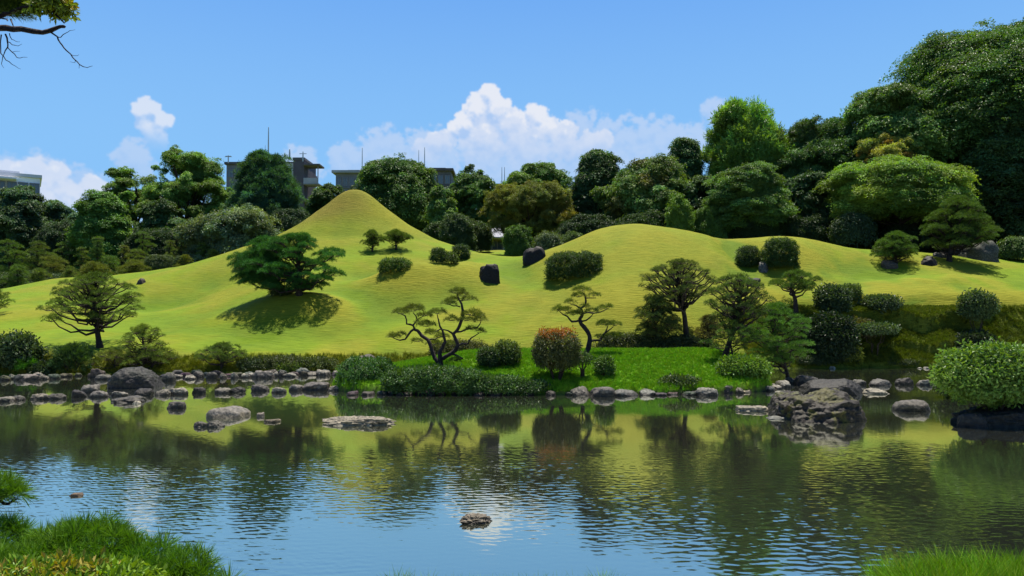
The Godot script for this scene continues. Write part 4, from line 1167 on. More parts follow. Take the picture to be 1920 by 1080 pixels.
	shrub("bush", "second soft bush left of the tiled house", Vector3(-3.19, 8.09, -68.74), Vector3(2.43, 2.69, 2.06), {"col": Color(0.052, 0.091, 0.039), "spray": "fine", "size": 0.5, "lump": 0.3, "group": "bushes at the edge of the wood"})
	shrub("bush", "low dark bush between the cone and the soft bushes", Vector3(-7.17, 8.14, -70.72), Vector3(2.35, 2.96, 2.00), {"col": Color(0.0364, 0.0715, 0.0182), "spray": "fine", "size": 0.5, "group": "bushes at the edge of the wood"})
	shrub("bush", "green bush in front of the tiled house", Vector3(0.50, 6.55, -58.63), Vector3(2.07, 2.83, 1.76), {"col": Color(0.065, 0.13, 0.0286), "spray": "fine", "size": 0.42, "lump": 0.25, "group": "bushes at the edge of the wood"})
	shrub("bush", "upright pale leaved bush right of the yellowing tree's trunk", Vector3(2.75, 6.31, -56.65), Vector3(2.12, 2.52, 1.80), {"col": Color(0.078, 0.117, 0.052), "spray": "glossy", "size": 0.6, "loose": 0.16, "group": "bushes at the edge of the wood"})
	shrub("bush", "low soft bush on the left slope of the right mound", Vector3(4.78, 6.08, -57.69), Vector3(2.24, 2.78, 1.90), {"col": Color(0.065, 0.111, 0.039), "spray": "fine", "size": 0.42, "group": "bushes at the edge of the wood"})
	shrub("bush", "broad shaded bush under the dark pointed tree", Vector3(6.63, 5.89, -61.84), Vector3(6.00, 4.64, 5.10), {"col": Color(0.0234, 0.0494, 0.0169), "spray": "fine", "size": 0.6, "group": "bushes at the edge of the wood"})
	shrub("bush", "broad dark bush under the mid green tree", Vector3(11.08, 6.48, -60.81), Vector3(5.90, 4.36, 5.02), {"col": Color(0.0364, 0.0715, 0.0208), "spray": "fine", "size": 0.6, "group": "bushes at the edge of the wood"})
	shrub("bush", "dark hedge under the camphor trees", Vector3(-38.80, 4.11, -82.31), Vector3(7.54, 7.73, 6.41), {"col": Color(0.0286, 0.0585, 0.0195), "spray": "fine", "size": 0.7, "group": "bushes at the edge of the wood"})
	shrub("bush", "dark hedge under the left wood", Vector3(-50.87, 4.04, -86.85), Vector3(9.30, 8.60, 7.90), {"col": Color(0.0286, 0.0585, 0.026), "spray": "fine", "size": 0.7, "group": "bushes at the edge of the wood"})
	shrub("bush", "shaded bush under the bluish pine left of the cone", Vector3(-22.46, 5.97, -75.78), Vector3(5.81, 6.80, 4.94), {"col": Color(0.0325, 0.065, 0.0325), "spray": "fine", "size": 0.6, "group": "bushes at the edge of the wood"})
	pine("pruned_pine", "broad soft pine at the far left edge", Vector3(-49.95, 3.94, -74.00), 6.05, 5.39, {"shape": "dome", "bottom": 0.22, "pads": 12, "pad": 0.216, "dens": 1.88, "size": 1.7, "twigs": 3, "twig": 0.02, "col": Color(0.078, 0.13, 0.0338), "seed": 300, "flat": 0.34, "spray": "tuft", "group": "small pruned pines massed left of the cone"})
	pine("pruned_pine", "soft dark pine right of the far left one", Vector3(-48.31, 4.02, -76.00), 6.05, 4.51, {"shape": "dome", "bottom": 0.22, "pads": 12, "pad": 0.216, "dens": 1.88, "size": 1.7, "twigs": 3, "twig": 0.02, "col": Color(0.0962, 0.13, 0.0338), "seed": 301, "flat": 0.34, "spray": "tuft", "group": "small pruned pines massed left of the cone"})
	pine("pruned_pine", "low wide pine behind the left lawn ridge", Vector3(-43.25, 3.85, -70.00), 4.26, 5.00, {"shape": "dome", "bottom": 0.22, "pads": 12, "pad": 0.216, "dens": 1.88, "size": 1.7, "twigs": 3, "twig": 0.02, "col": Color(0.114, 0.13, 0.0338), "seed": 302, "flat": 0.34, "spray": "tuft", "group": "small pruned pines massed left of the cone"})
	pine("pruned_pine", "tiered pine with a layered peak", Vector3(-41.12, 4.08, -74.00), 6.28, 3.07, {"shape": "cone", "bottom": 0.22, "pads": 12, "pad": 0.216, "dens": 1.88, "size": 1.7, "twigs": 3, "twig": 0.02, "col": Color(0.078, 0.13, 0.0338), "seed": 303, "flat": 0.34, "spray": "tuft", "group": "small pruned pines massed left of the cone"})
	pine("pruned_pine", "little round topped pine left of the tiered peak", Vector3(-42.13, 4.01, -73.00), 5.15, 2.29, {"shape": "dome", "bottom": 0.22, "pads": 12, "pad": 0.216, "dens": 1.88, "size": 1.7, "twigs": 3, "twig": 0.02, "col": Color(0.0962, 0.13, 0.0338), "seed": 304, "flat": 0.34, "spray": "tuft", "group": "small pruned pines massed left of the cone"})
	pine("pruned_pine", "rounded pine right of the tiered peak", Vector3(-37.44, 4.39, -72.00), 4.89, 2.37, {"shape": "dome", "bottom": 0.22, "pads": 12, "pad": 0.216, "dens": 1.88, "size": 1.7, "twigs": 3, "twig": 0.02, "col": Color(0.114, 0.13, 0.0338), "seed": 305, "flat": 0.34, "spray": "tuft", "group": "small pruned pines massed left of the cone"})
	pine("pruned_pine", "pine with a mushroom crown beside the camphor's foot", Vector3(-37.57, 4.35, -76.00), 6.71, 3.58, {"shape": "dome", "bottom": 0.22, "pads": 12, "pad": 0.216, "dens": 1.88, "size": 1.7, "twigs": 3, "twig": 0.02, "col": Color(0.078, 0.13, 0.0338), "seed": 306, "flat": 0.34, "spray": "tuft", "group": "small pruned pines massed left of the cone"})
	pine("pruned_pine", "bright green pine in the middle of the crowd", Vector3(-33.48, 4.92, -73.00), 4.92, 2.09, {"shape": "ball", "bottom": 0.22, "pads": 12, "pad": 0.216, "dens": 1.88, "size": 1.7, "twigs": 3, "twig": 0.02, "col": Color(0.0962, 0.13, 0.0338), "seed": 307, "flat": 0.34, "spray": "tuft", "group": "small pruned pines massed left of the cone"})
	pine("pruned_pine", "small two tiered pine near the silvery tree", Vector3(-31.44, 5.44, -71.00), 4.68, 1.83, {"shape": "cone", "bottom": 0.22, "pads": 12, "pad": 0.216, "dens": 1.88, "size": 1.7, "twigs": 3, "twig": 0.02, "col": Color(0.114, 0.13, 0.0338), "seed": 308, "flat": 0.34, "spray": "tuft", "group": "small pruned pines massed left of the cone"})
	pine("pruned_pine", "low rounded pine under the silvery tree", Vector3(-28.68, 6.11, -69.00), 3.01, 2.12, {"shape": "dome", "bottom": 0.22, "pads": 12, "pad": 0.216, "dens": 1.88, "size": 1.7, "twigs": 3, "twig": 0.02, "col": Color(0.078, 0.13, 0.0338), "seed": 309, "flat": 0.34, "spray": "tuft", "group": "small pruned pines massed left of the cone"})
	pine("pruned_pine", "flat topped pine in front of the rounded pine", Vector3(-34.75, 5.08, -69.00), 3.54, 3.45, {"shape": "dome", "bottom": 0.22, "pads": 12, "pad": 0.216, "dens": 1.88, "size": 1.7, "twigs": 3, "twig": 0.02, "col": Color(0.0962, 0.13, 0.0338), "seed": 310, "flat": 0.34, "spray": "tuft", "group": "small pruned pines massed left of the cone"})
	pine("pruned_pine", "spreading low pine behind the lawn rock", Vector3(-32.46, 5.92, -64.00), 1.29, 2.83, {"shape": "dome", "bottom": 0.22, "pads": 12, "pad": 0.216, "dens": 1.88, "size": 1.7, "twigs": 3, "twig": 0.02, "col": Color(0.114, 0.13, 0.0338), "seed": 311, "flat": 0.34, "spray": "tuft", "group": "small pruned pines massed left of the cone"})
	pine("pruned_pine", "pine with leaning pale trunk at the left", Vector3(-41.10, 4.58, -62.00), 2.15, 2.52, {"shape": "dome", "bottom": 0.22, "pads": 12, "pad": 0.216, "dens": 1.88, "size": 1.7, "twigs": 3, "twig": 0.02, "col": Color(0.078, 0.13, 0.0338), "seed": 312, "flat": 0.34, "spray": "tuft", "group": "small pruned pines massed left of the cone"})
	pine("pruned_pine", "small open pine right of the leaning trunk", Vector3(-39.01, 5.07, -61.50), 1.31, 1.84, {"shape": "dome", "bottom": 0.22, "pads": 12, "pad": 0.216, "dens": 1.88, "size": 1.7, "twigs": 3, "twig": 0.02, "col": Color(0.0962, 0.13, 0.0338), "seed": 313, "flat": 0.34, "spray": "tuft", "group": "small pruned pines massed left of the cone"})
	pine("pruned_pine", "wide flat pine in front of the tiered peak", Vector3(-37.01, 5.03, -66.00), 2.22, 4.10, {"shape": "dome", "bottom": 0.22, "pads": 12, "pad": 0.216, "dens": 1.88, "size": 1.7, "twigs": 3, "twig": 0.02, "col": Color(0.114, 0.13, 0.0338), "seed": 314, "flat": 0.34, "spray": "tuft", "group": "small pruned pines massed left of the cone"})
	pine("pruned_pine", "wavy low pine at the middle left", Vector3(-36.67, 4.85, -68.00), 3.11, 2.91, {"shape": "dome", "bottom": 0.22, "pads": 12, "pad": 0.216, "dens": 1.88, "size": 1.7, "twigs": 3, "twig": 0.02, "col": Color(0.078, 0.13, 0.0338), "seed": 315, "flat": 0.34, "spray": "tuft", "group": "small pruned pines massed left of the cone"})
	pine("pruned_pine", "low pine close to the lawn ridge's left end", Vector3(-37.35, 5.31, -63.00), 1.29, 1.53, {"shape": "dome", "bottom": 0.22, "pads": 12, "pad": 0.216, "dens": 1.88, "size": 1.7, "twigs": 3, "twig": 0.02, "col": Color(0.0962, 0.13, 0.0338), "seed": 316, "flat": 0.34, "spray": "tuft", "group": "small pruned pines massed left of the cone"})
	pine("pruned_pine", "pine at the ridge with a flat crown", Vector3(-28.99, 6.36, -66.00), 1.46, 1.70, {"shape": "dome", "bottom": 0.22, "pads": 12, "pad": 0.216, "dens": 1.88, "size": 1.7, "twigs": 3, "twig": 0.02, "col": Color(0.114, 0.13, 0.0338), "seed": 317, "flat": 0.34, "spray": "tuft", "group": "small pruned pines massed left of the cone"})
	pine("pruned_pine", "tall soft pine at the left rear", Vector3(-48.00, 4.21, -80.00), 6.12, 3.54, {"shape": "ball", "bottom": 0.22, "pads": 12, "pad": 0.216, "dens": 1.88, "size": 1.7, "twigs": 3, "twig": 0.02, "col": Color(0.078, 0.13, 0.0338), "seed": 318, "flat": 0.34, "spray": "tuft", "group": "small pruned pines massed left of the cone"})
	pine("pruned_pine", "dark pine between the hedge and the silvery tree", Vector3(-27.30, 6.43, -68.00), 2.02, 2.19, {"shape": "dome", "bottom": 0.22, "pads": 12, "pad": 0.216, "dens": 1.88, "size": 1.7, "twigs": 3, "twig": 0.02, "col": Color(0.0962, 0.13, 0.0338), "seed": 319, "flat": 0.34, "spray": "tuft", "group": "small pruned pines massed left of the cone"})
	shrub("hedge_bush", "rounded flowering hedge bush in the crowd of pines", Vector3(-31.99, 5.70, -67.85), Vector3(2.78, 2.15, 2.36), {"col": Color(0.065, 0.0975, 0.039), "spray": "fine", "size": 0.45, "group": "bushes at the edge of the wood"})
	shrub("hedge_bush", "small round hedge bush right of the flowering one", Vector3(-29.48, 6.26, -66.35), Vector3(1.13, 1.39, 0.96), {"col": Color(0.052, 0.091, 0.0286), "spray": "fine", "size": 0.4, "group": "bushes at the edge of the wood"})
	shrub("hedge_bush", "long low hedge behind the left ridge", Vector3(-44.19, 3.59, -68.74), Vector3(8.96, 2.75, 7.61), {"col": Color(0.0455, 0.078, 0.026), "spray": "fine", "size": 0.5, "group": "bushes at the edge of the wood"})
	pine("pruned_pine", "thin pine reaching in from the left edge of the lawn", Vector3(-31.24, 2.69, -45.30), 1.57, 2.01, {"pads": 19, "seed": 77, "pad": 0.153, "flat": 0.54, "dens": 1.25, "col": Color(0.078, 0.117, 0.0234), "bottom": 0.301})
	pine("garden_pine", "old umbrella pine with a leaning trunk on the left lawn", Vector3(-20.56, 1.10, -37.30), 3.74, 5.46, {"pads": 73, "pad": 0.0945, "dens": 0.938, "rise": 0.75, "twig": 0.015, "lean": Vector3(-0.40, 0.00, 0.10), "off": Vector3(-0.35, 0.00, 0.00), "trunk": 0.15, "bend": 0.035, "twigs": 7, "seed": 11, "flat": 0.42, "col": Color(0.078, 0.117, 0.0234), "bottom": 0.366})
	pine("garden_pine", "large dense green pine alone on the middle of the lawn", Vector3(-12.20, 3.84, -42.80), 3.57, 5.93, {"pads": 48, "pad": 0.126, "dens": 2, "col": Color(0.0351, 0.111, 0.026), "trunk": 0.17, "seed": 12, "flat": 0.38, "size": 1.25, "twigs": 5, "rise": 1, "off": Vector3(-0.15, 0.00, 0.00), "shape": "ball", "bend": 0.02, "depth": 0.6, "bottom": 0.142})
	pine("garden_pine", "dark lower pine leaning out left of the large lawn pine", Vector3(-13.74, 3.88, -43.90), 3.27, 4.39, {"pads": 41, "pad": 0.18, "dens": 2, "col": Color(0.0338, 0.104, 0.026), "trunk": 0.12, "seed": 13, "flat": 0.62, "size": 1.25, "twigs": 5, "off": Vector3(-0.80, 0.00, 0.00), "shape": "ball", "bend": 0.03, "depth": 0.6, "bottom": 0.211})
	pine("dwarf_pine", "left of the two tiny pines at the foot of the cone", Vector3(-10.18, 7.24, -54.30), 1.52, 1.86, {"pads": 25, "pad": 0.18, "dens": 1.88, "seed": 14, "size": 1.1, "trunk": 0.08, "bend": 0.06, "flat": 0.54, "col": Color(0.078, 0.117, 0.0234), "bottom": 0.331})
	pine("dwarf_pine", "right flat topped one of the two tiny pines at the cone", Vector3(-8.56, 7.38, -54.90), 1.43, 2.51, {"pads": 25, "pad": 0.18, "dens": 1.88, "seed": 15, "size": 1.1, "trunk": 0.09, "bend": 0.08, "flat": 0.54, "col": Color(0.078, 0.117, 0.0234), "bottom": 0.505})
	pine("dwarf_pine", "thin yellowish pine behind the large lawn pine", Vector3(-18.70, 6.94, -55.00), 1.18, 1.73, {"bottom": 0.4, "pads": 14, "pad": 0.18, "dens": 1, "seed": 16, "col": Color(0.13, 0.143, 0.026), "flat": 0.54})
	shrub("lawn_shrub", "small light shrub left of the large lawn pine", Vector3(-19.36, 5.90, -53.92), Vector3(1.38, 1.03, 1.17), {"col": Color(0.078, 0.117, 0.026), "group": "shrubs on the lawn hills"})
	shrub("lawn_shrub", "dark bush beneath the left side of the lawn pine", Vector3(-17.63, 5.10, -51.36), Vector3(2.17, 1.43, 1.85), {"col": Color(0.026, 0.0585, 0.0195), "group": "shrubs on the lawn hills"})
	shrub("lawn_shrub", "low dark bush at the foot of the lawn pine", Vector3(-13.38, 3.72, -43.26), Vector3(1.16, 0.58, 0.99), {"col": Color(0.0325, 0.0585, 0.0195), "group": "shrubs on the lawn hills"})
	shrub("lawn_hedge", "low clipped hedge on the middle knoll below the tiny pines", Vector3(-7.28, 5.21, -46.47), Vector3(1.91, 0.91, 1.30), {"col": Color(0.0585, 0.111, 0.0195), "boxy": 3, "group": "shrubs on the lawn hills"})
	shrub("lawn_shrub", "leftmost of three bushes at the cone's right foot", Vector3(-4.68, 5.86, -47.41), Vector3(1.01, 0.97, 0.86), {"col": Color(0.0455, 0.0845, 0.0234), "group": "shrubs on the lawn hills"})
	shrub("lawn_shrub", "lower middle bush of three at the cone's right foot", Vector3(-4.00, 5.79, -47.43), Vector3(1.08, 0.78, 0.92), {"col": Color(0.065, 0.104, 0.026), "group": "shrubs on the lawn hills"})
	shrub("lawn_shrub", "dark rightmost bush of three at the cone's right foot", Vector3(-3.66, 6.44, -53.29), Vector3(1.28, 1.14, 1.09), {"col": Color(0.0325, 0.065, 0.0208), "group": "shrubs on the lawn hills"})
	shrub("lawn_hedge", "long boxy clipped hedge on the slope of the right mound", Vector3(3.83, 4.65, -45.39), Vector3(3.31, 1.72, 2.20), {"col": Color(0.0416, 0.078, 0.0182), "boxy": 3.4, "dens": 1.2, "group": "shrubs on the lawn hills"})
	shrub("lawn_shrub", "small round dark shrub left on the right knoll", Vector3(14.78, 5.45, -46.54), Vector3(1.45, 1.44, 1.23), {"col": Color(0.039, 0.0715, 0.0208), "dens": 1.2, "group": "shrubs on the lawn hills"})
	shrub("lawn_shrub", "large round shrub right on the right knoll", Vector3(16.45, 5.19, -45.75), Vector3(2.13, 2.16, 1.81), {"col": Color(0.0416, 0.0806, 0.0182), "dens": 1.2, "loose": 0.12, "group": "shrubs on the lawn hills"})
	pine("garden_pine", "dense dome shaped pine on the right lawn", Vector3(28.26, 6.13, -48.30), 4.18, 4.90, {"pads": 70, "pad": 0.135, "dens": 2.12, "col": Color(0.065, 0.111, 0.026), "trunk": 0.15, "lean": Vector3(0.50, 0.00, 0.00), "off": Vector3(0.75, 0.00, 0.00), "seed": 21, "flat": 0.57, "bend": 0.03, "twigs": 5, "bottom": 0.244})
	pine("garden_pine", "low tiered pine left of the dome shaped pine", Vector3(24.46, 5.94, -47.50), 1.99, 3.19, {"pads": 41, "pad": 0.162, "dens": 2, "col": Color(0.065, 0.117, 0.026), "seed": 22, "flat": 0.52, "twigs": 4, "trunk": 0.1, "bottom": 0.231})
	shrub("lawn_shrub", "wide flat ground bush right of the low tiered pine", Vector3(24.83, 6.52, -49.57), Vector3(1.54, 0.59, 1.31), {"col": Color(0.065, 0.104, 0.026), "group": "shrubs on the lawn hills"})
	stone("boulder", "dark standing rock on the valley slope of the lawn", Vector3(-1.39, 4.88, -46.30), Vector3(1.57, 1.07, 1.10), {"col": Color(0.034, 0.034, 0.037), "cuts": 7})
	stone("boulder", "dark boulder on the left ridge of the right mound", Vector3(1.53, 6.28, -49.70), Vector3(1.53, 0.89, 1.07), {"col": Color(0.034, 0.034, 0.037), "cuts": 7})
	stone("boulder", "small brown rock on the left lawn ridge", Vector3(-26.41, 4.82, -53.10), Vector3(0.66, 0.41, 0.46), {"col": Color(0.12, 0.1, 0.08)})
	stone("boulder", "rock wedged between the two knoll shrubs", Vector3(15.39, 5.40, -45.60), Vector3(0.56, 0.64, 0.58), {"col": Color(0.25, 0.26, 0.28)})
	stone("boulder", "low dark rock below the knoll shrubs", Vector3(14.12, 4.45, -43.70), Vector3(0.94, 0.51, 0.66), {"col": Color(0.034, 0.034, 0.037)})
	stone("boulder", "brown boulder under the low tiered pine", Vector3(23.85, 5.71, -47.10), Vector3(1.02, 0.45, 0.71), {"col": Color(0.2, 0.17, 0.14)})
	stone("boulder", "dark rock left of the dome pine's trunk", Vector3(26.51, 5.92, -47.40), Vector3(1.24, 0.49, 0.87), {"col": Color(0.034, 0.034, 0.037)})
	stone("boulder", "grey rock behind the dome pine's trunk", Vector3(28.51, 6.49, -49.50), Vector3(0.99, 0.38, 0.69), {"col": Color(0.24, 0.24, 0.25)})
	stone("boulder", "large smooth grey boulder right of the dome pine", Vector3(31.45, 6.46, -50.50), Vector3(2.57, 1.43, 1.80), {"col": Color(0.2, 0.22, 0.2), "cuts": 6})
	shrub("bank_shrub", "large dark loose bush at the left end of the far bank", Vector3(-23.26, -0.01, -35.05), Vector3(2.11, 1.81, 1.80), {"col": Color(0.0416, 0.0715, 0.0286), "spray": "hedge_big", "loose": 0.2, "size": 1.3, "group": "shrubs along the far bank"})
	shrub("bank_shrub", "bright green tuft at the foot of the large dark bush", Vector3(-22.47, 0.05, -34.67), Vector3(0.88, 0.58, 0.75), {"col": Color(0.065, 0.182, 0.0195), "spray": "spiky", "size": 0.8, "group": "shrubs along the far bank"})
	shrub("bank_shrub", "low dark bush between the bright tuft and spiky bush", Vector3(-21.62, -0.02, -34.64), Vector3(1.13, 0.48, 0.96), {"col": Color(0.026, 0.0455, 0.0182), "spray": "hedge_big", "size": 1.2, "group": "shrubs along the far bank"})
	shrub("bank_shrub", "dark spiky bush below the umbrella pine", Vector3(-20.45, 0.00, -34.76), Vector3(1.52, 1.22, 1.29), {"col": Color(0.0325, 0.065, 0.0234), "spray": "spiky", "size": 1, "loose": 0.2, "group": "shrubs along the far bank"})
	pine("spreading_pine", "low spreading pine above the big boulder", Vector3(-17.50, 0.24, -35.50), 2.01, 2.84, {"pads": 41, "pad": 0.108, "dens": 0.875, "seed": 31, "shape": "dome", "trunk": 0.08, "twigs": 7, "twig": 0.012, "col": Color(0.111, 0.15, 0.0286), "flat": 0.54, "bottom": 0.294})
	pine("spreading_pine", "lower skirt pine trailing right of the spreading one", Vector3(-17.07, 0.19, -35.50), 0.98, 3.04, {"pads": 28, "pad": 0.117, "dens": 0.875, "twig": 0.012, "seed": 32, "trunk": 0.07, "twigs": 6, "col": Color(0.091, 0.124, 0.026), "flat": 0.54, "bottom": 0.385})
	pine("spreading_pine", "lower skirt pine trailing left behind the boulder", Vector3(-18.68, 0.18, -35.20), 0.91, 2.51, {"pads": 22, "pad": 0.117, "dens": 0.812, "twig": 0.012, "seed": 34, "trunk": 0.06, "twigs": 6, "col": Color(0.091, 0.111, 0.026), "flat": 0.54, "bottom": 0.398})
	pine("spreading_pine", "squat bushy pine on the bank between boulder and island", Vector3(-13.74, 0.06, -35.40), 1.32, 2.63, {"pads": 35, "pad": 0.117, "dens": 1.12, "twig": 0.012, "seed": 33, "trunk": 0.08, "twigs": 5, "col": Color(0.0715, 0.111, 0.026), "flat": 0.54, "bottom": 0.467})
	shrub("bank_hedge", "long overhanging hedge on the bank left of the island", Vector3(-11.32, 0.06, -36.10), Vector3(2.80, 0.60, 1.40), {"col": Color(0.052, 0.0715, 0.0234), "lump": 0.2, "group": "shrubs along the far bank"})
	shrub("bank_hedge", "lower hedge on the bank just left of the dark rock", Vector3(-9.44, 0.05, -36.40), Vector3(2.05, 0.54, 1.40), {"col": Color(0.0585, 0.0845, 0.0234), "lump": 0.2, "group": "shrubs along the far bank"})
	shrub("bank_hedge", "small clipped mound of green below the overhanging hedge", Vector3(-10.78, -0.02, -35.86), Vector3(1.52, 0.44, 1.00), {"col": Color(0.091, 0.143, 0.0195), "group": "shrubs along the far bank"})
	shrub("bank_shrub", "dark low bush right of the squat bushy pine", Vector3(-12.37, 0.02, -35.82), Vector3(1.37, 0.59, 1.16), {"col": Color(0.0286, 0.0494, 0.0182), "group": "shrubs along the far bank"})
	stone("boulder", "dark craggy rock on the bank behind the island's left hedge", Vector3(-7.43, -0.01, -36.20), Vector3(2.01, 0.79, 1.41), {"col": Color(0.12, 0.11, 0.105), "rough": 0.2})
	shrub("bank_hedge", "low dark hedge on the bank behind the island's pine", Vector3(-2.70, 0.52, -37.86), Vector3(2.95, 0.86, 1.00), {"col": Color(0.078, 0.091, 0.026), "lump": 0.2, "group": "shrubs along the far bank"})
	shrub("bank_hedge", "long dark hedge on the bank behind the topiary", Vector3(5.86, 0.72, -38.26), Vector3(2.98, 0.97, 1.00), {"col": Color(0.0416, 0.0585, 0.0208), "lump": 0.2, "group": "shrubs along the far bank"})
	shrub("bank_hedge", "second dark hedge below the round crowned pine", Vector3(8.70, 0.54, -38.13), Vector3(2.96, 1.04, 1.20), {"col": Color(0.0338, 0.052, 0.0195), "lump": 0.2, "group": "shrubs along the far bank"})
	pine("garden_pine", "round crowned pine with a thick dark trunk behind the island", Vector3(9.03, 1.15, -38.40), 4.40, 4.11, {"pads": 80, "pad": 0.09, "dens": 0.938, "twig": 0.014, "seed": 41, "trunk": 0.17, "shape": "ball", "lean": Vector3(-0.35, 0.00, 0.00), "off": Vector3(-0.45, 0.00, 0.00), "twigs": 7, "bend": 0.025, "col": Color(0.0715, 0.0975, 0.026), "flat": 0.54, "bottom": 0.545})
	pine("garden_pine", "dark low pine left of the thick dark trunk", Vector3(7.41, 0.99, -38.20), 2.66, 2.62, {"pads": 41, "pad": 0.18, "dens": 1.88, "seed": 42, "trunk": 0.09, "shape": "ball", "col": Color(0.052, 0.078, 0.0234), "flat": 0.54, "bottom": 0.294})
	pine("garden_pine", "brownish low pine right of the thick dark trunk", Vector3(10.16, 1.09, -38.50), 1.58, 1.93, {"pads": 22, "pad": 0.198, "dens": 1.38, "seed": 43, "trunk": 0.08, "col": Color(0.091, 0.0845, 0.0325), "flat": 0.54, "bottom": 0.34})
	pine("garden_pine", "cloud pruned pine with separate pads on the bank's lip", Vector3(15.42, 2.81, -40.60), 2.28, 3.25, {"pads": 17, "pad": 0.135, "dens": 2.75, "seed": 44, "trunk": 0.15, "bend": 0.07, "flat": 0.57, "twigs": 4, "col": Color(0.065, 0.111, 0.0234), "bottom": 0.592})
	shrub("bank_shrub", "upright clipped shrub on the dark bank right of the cloud pine", Vector3(17.55, 2.62, -40.85), Vector3(1.78, 1.66, 1.52), {"col": Color(0.0455, 0.078, 0.0325), "spray": "hedge_big", "loose": 0.2, "size": 1.1, "group": "shrubs along the far bank"})
	shrub("bank_shrub", "small ball shrub behind the upright clipped one", Vector3(18.97, 3.24, -41.71), Vector3(1.01, 1.13, 0.85), {"col": Color(0.065, 0.111, 0.026), "group": "shrubs along the far bank"})
	shrub("bank_shrub", "grey green shrub at the lip of the right bank", Vector3(20.30, 2.86, -41.12), Vector3(2.03, 0.84, 1.72), {"col": Color(0.052, 0.0845, 0.0364), "spray": "hedge_big", "loose": 0.18, "size": 1.1, "group": "shrubs along the far bank"})
	shrub("bank_shrub", "rounded silvery shrub in the middle of the right bank", Vector3(19.01, 0.20, -39.19), Vector3(2.26, 1.96, 1.92), {"col": Color(0.0546, 0.091, 0.039), "spray": "hedge_big", "loose": 0.15, "size": 1.1, "lift": 1.62, "group": "shrubs along the far bank"})
	shrub("bank_shrub", "brownish clump between the two right bank shrubs", Vector3(18.58, 1.25, -40.22), Vector3(1.70, 1.17, 1.45), {"col": Color(0.078, 0.078, 0.0325), "spray": "hedge_big", "size": 1.1, "group": "shrubs along the far bank"})
	shrub("bank_shrub", "tall shrub with a shaded trunk at the right of the bank", Vector3(24.56, 0.63, -39.43), Vector3(1.72, 3.27, 1.46), {"col": Color(0.052, 0.0884, 0.0338), "spray": "hedge_big", "loose": 0.15, "size": 1.1, "lift": 1.92, "group": "shrubs along the far bank"})
	shrub("bank_shrub", "large black green bush in the hollow of the right bank", Vector3(16.54, -0.02, -38.69), Vector3(2.33, 2.69, 2.20), {"col": Color(0.0156, 0.0312, 0.013), "spray": "hedge_big", "size": 1.3, "group": "shrubs along the far bank"})
	shrub("bank_shrub", "clipped mound of sunny green left of the silvery shrub", Vector3(17.27, 0.18, -38.48), Vector3(1.25, 0.96, 1.06), {"col": Color(0.117, 0.143, 0.0195), "group": "shrubs along the far bank"})
	shrub("bank_shrub", "shaded bush under the tall right bank shrub", Vector3(24.02, 0.18, -38.75), Vector3(1.80, 1.58, 1.53), {"col": Color(0.0182, 0.0338, 0.0143), "spray": "hedge_big", "size": 1.2, "group": "shrubs along the far bank"})
	shrub("bank_hedge", "low bush along the water right of the silvery shrub", Vector3(20.74, 0.20, -38.82), Vector3(3.03, 0.15, 0.90), {"col": Color(0.039, 0.0585, 0.0208), "group": "shrubs along the far bank"})
	shrub("bank_hedge", "low dark bush along the water left of the silvery shrub", Vector3(15.83, 0.14, -38.32), Vector3(2.44, 0.46, 0.90), {"col": Color(0.026, 0.0455, 0.0182), "group": "shrubs along the far bank"})
	shrub("island_hedge", "glossy domed hedge at the island's left tip", Vector3(-5.49, 0.00, -28.35), Vector3(2.05, 1.08, 2.20), {"col": Color(0.0455, 0.111, 0.0286), "size": 1.1, "lump": 0.14, "dens": 1.2, "group": "clipped plants on the island"})
	shrub("island_hedge", "long leafy hedge along the island's front left edge", Vector3(-2.81, 0.00, -26.70), Vector3(3.37, 0.85, 1.40), {"col": Color(0.0455, 0.0975, 0.026), "boxy": 3.2, "size": 1.1, "dens": 1.3, "group": "clipped plants on the island"})
	shrub("island_hedge", "lower end of leafy hedge left of the topiary", Vector3(-0.66, 0.00, -26.59), Vector3(2.10, 0.56, 1.10), {"col": Color(0.0455, 0.0975, 0.026), "boxy": 3, "size": 1, "dens": 1.2, "group": "clipped plants on the island"})
	shrub("island_hedge", "small dark hedge under the topiary's left side", Vector3(0.72, 0.00, -26.52), Vector3(1.20, 0.41, 0.90), {"col": Color(0.0325, 0.0715, 0.0208), "group": "clipped plants on the island"})
	shrub("topiary_shrub", "square topiary with orange red new tips on the island", Vector3(1.64, 0.00, -27.40), Vector3(1.53, 2.20, 1.50), {"col": Color(0.0585, 0.0715, 0.0234), "tips": Color(0.3, 0.095, 0.012), "tips_from": 0.66, "boxy": 4, "size": 0.95, "dens": 1.4, "stem": 0.045, "stems": 5, "loose": 0.07, "lift": 0.893, "group": "clipped plants on the island"})
	shrub("island_shrub", "dark left ball of the paired shrubs on the island", Vector3(-0.86, 0.70, -28.75), Vector3(0.81, 0.79, 0.69), {"col": Color(0.039, 0.0715, 0.0234), "dens": 1.3, "group": "clipped plants on the island"})
	shrub("island_shrub", "lighter right ball of the paired shrubs on the island", Vector3(-0.21, 0.75, -29.04), Vector3(0.99, 0.94, 0.84), {"col": Color(0.0715, 0.111, 0.026), "dens": 1.3, "group": "clipped plants on the island"})
	shrub("island_shrub", "small upright shrub just right of the topiary", Vector3(2.59, 0.41, -27.54), Vector3(0.59, 0.94, 0.50), {"col": Color(0.052, 0.0975, 0.0234), "lift": 0.631, "group": "clipped plants on the island"})
	shrub("island_shrub", "little round shrub right of the small upright one", Vector3(3.42, 0.46, -27.78), Vector3(0.67, 0.74, 0.57), {"col": Color(0.0585, 0.117, 0.0234), "dens": 1.4, "group": "clipped plants on the island"})
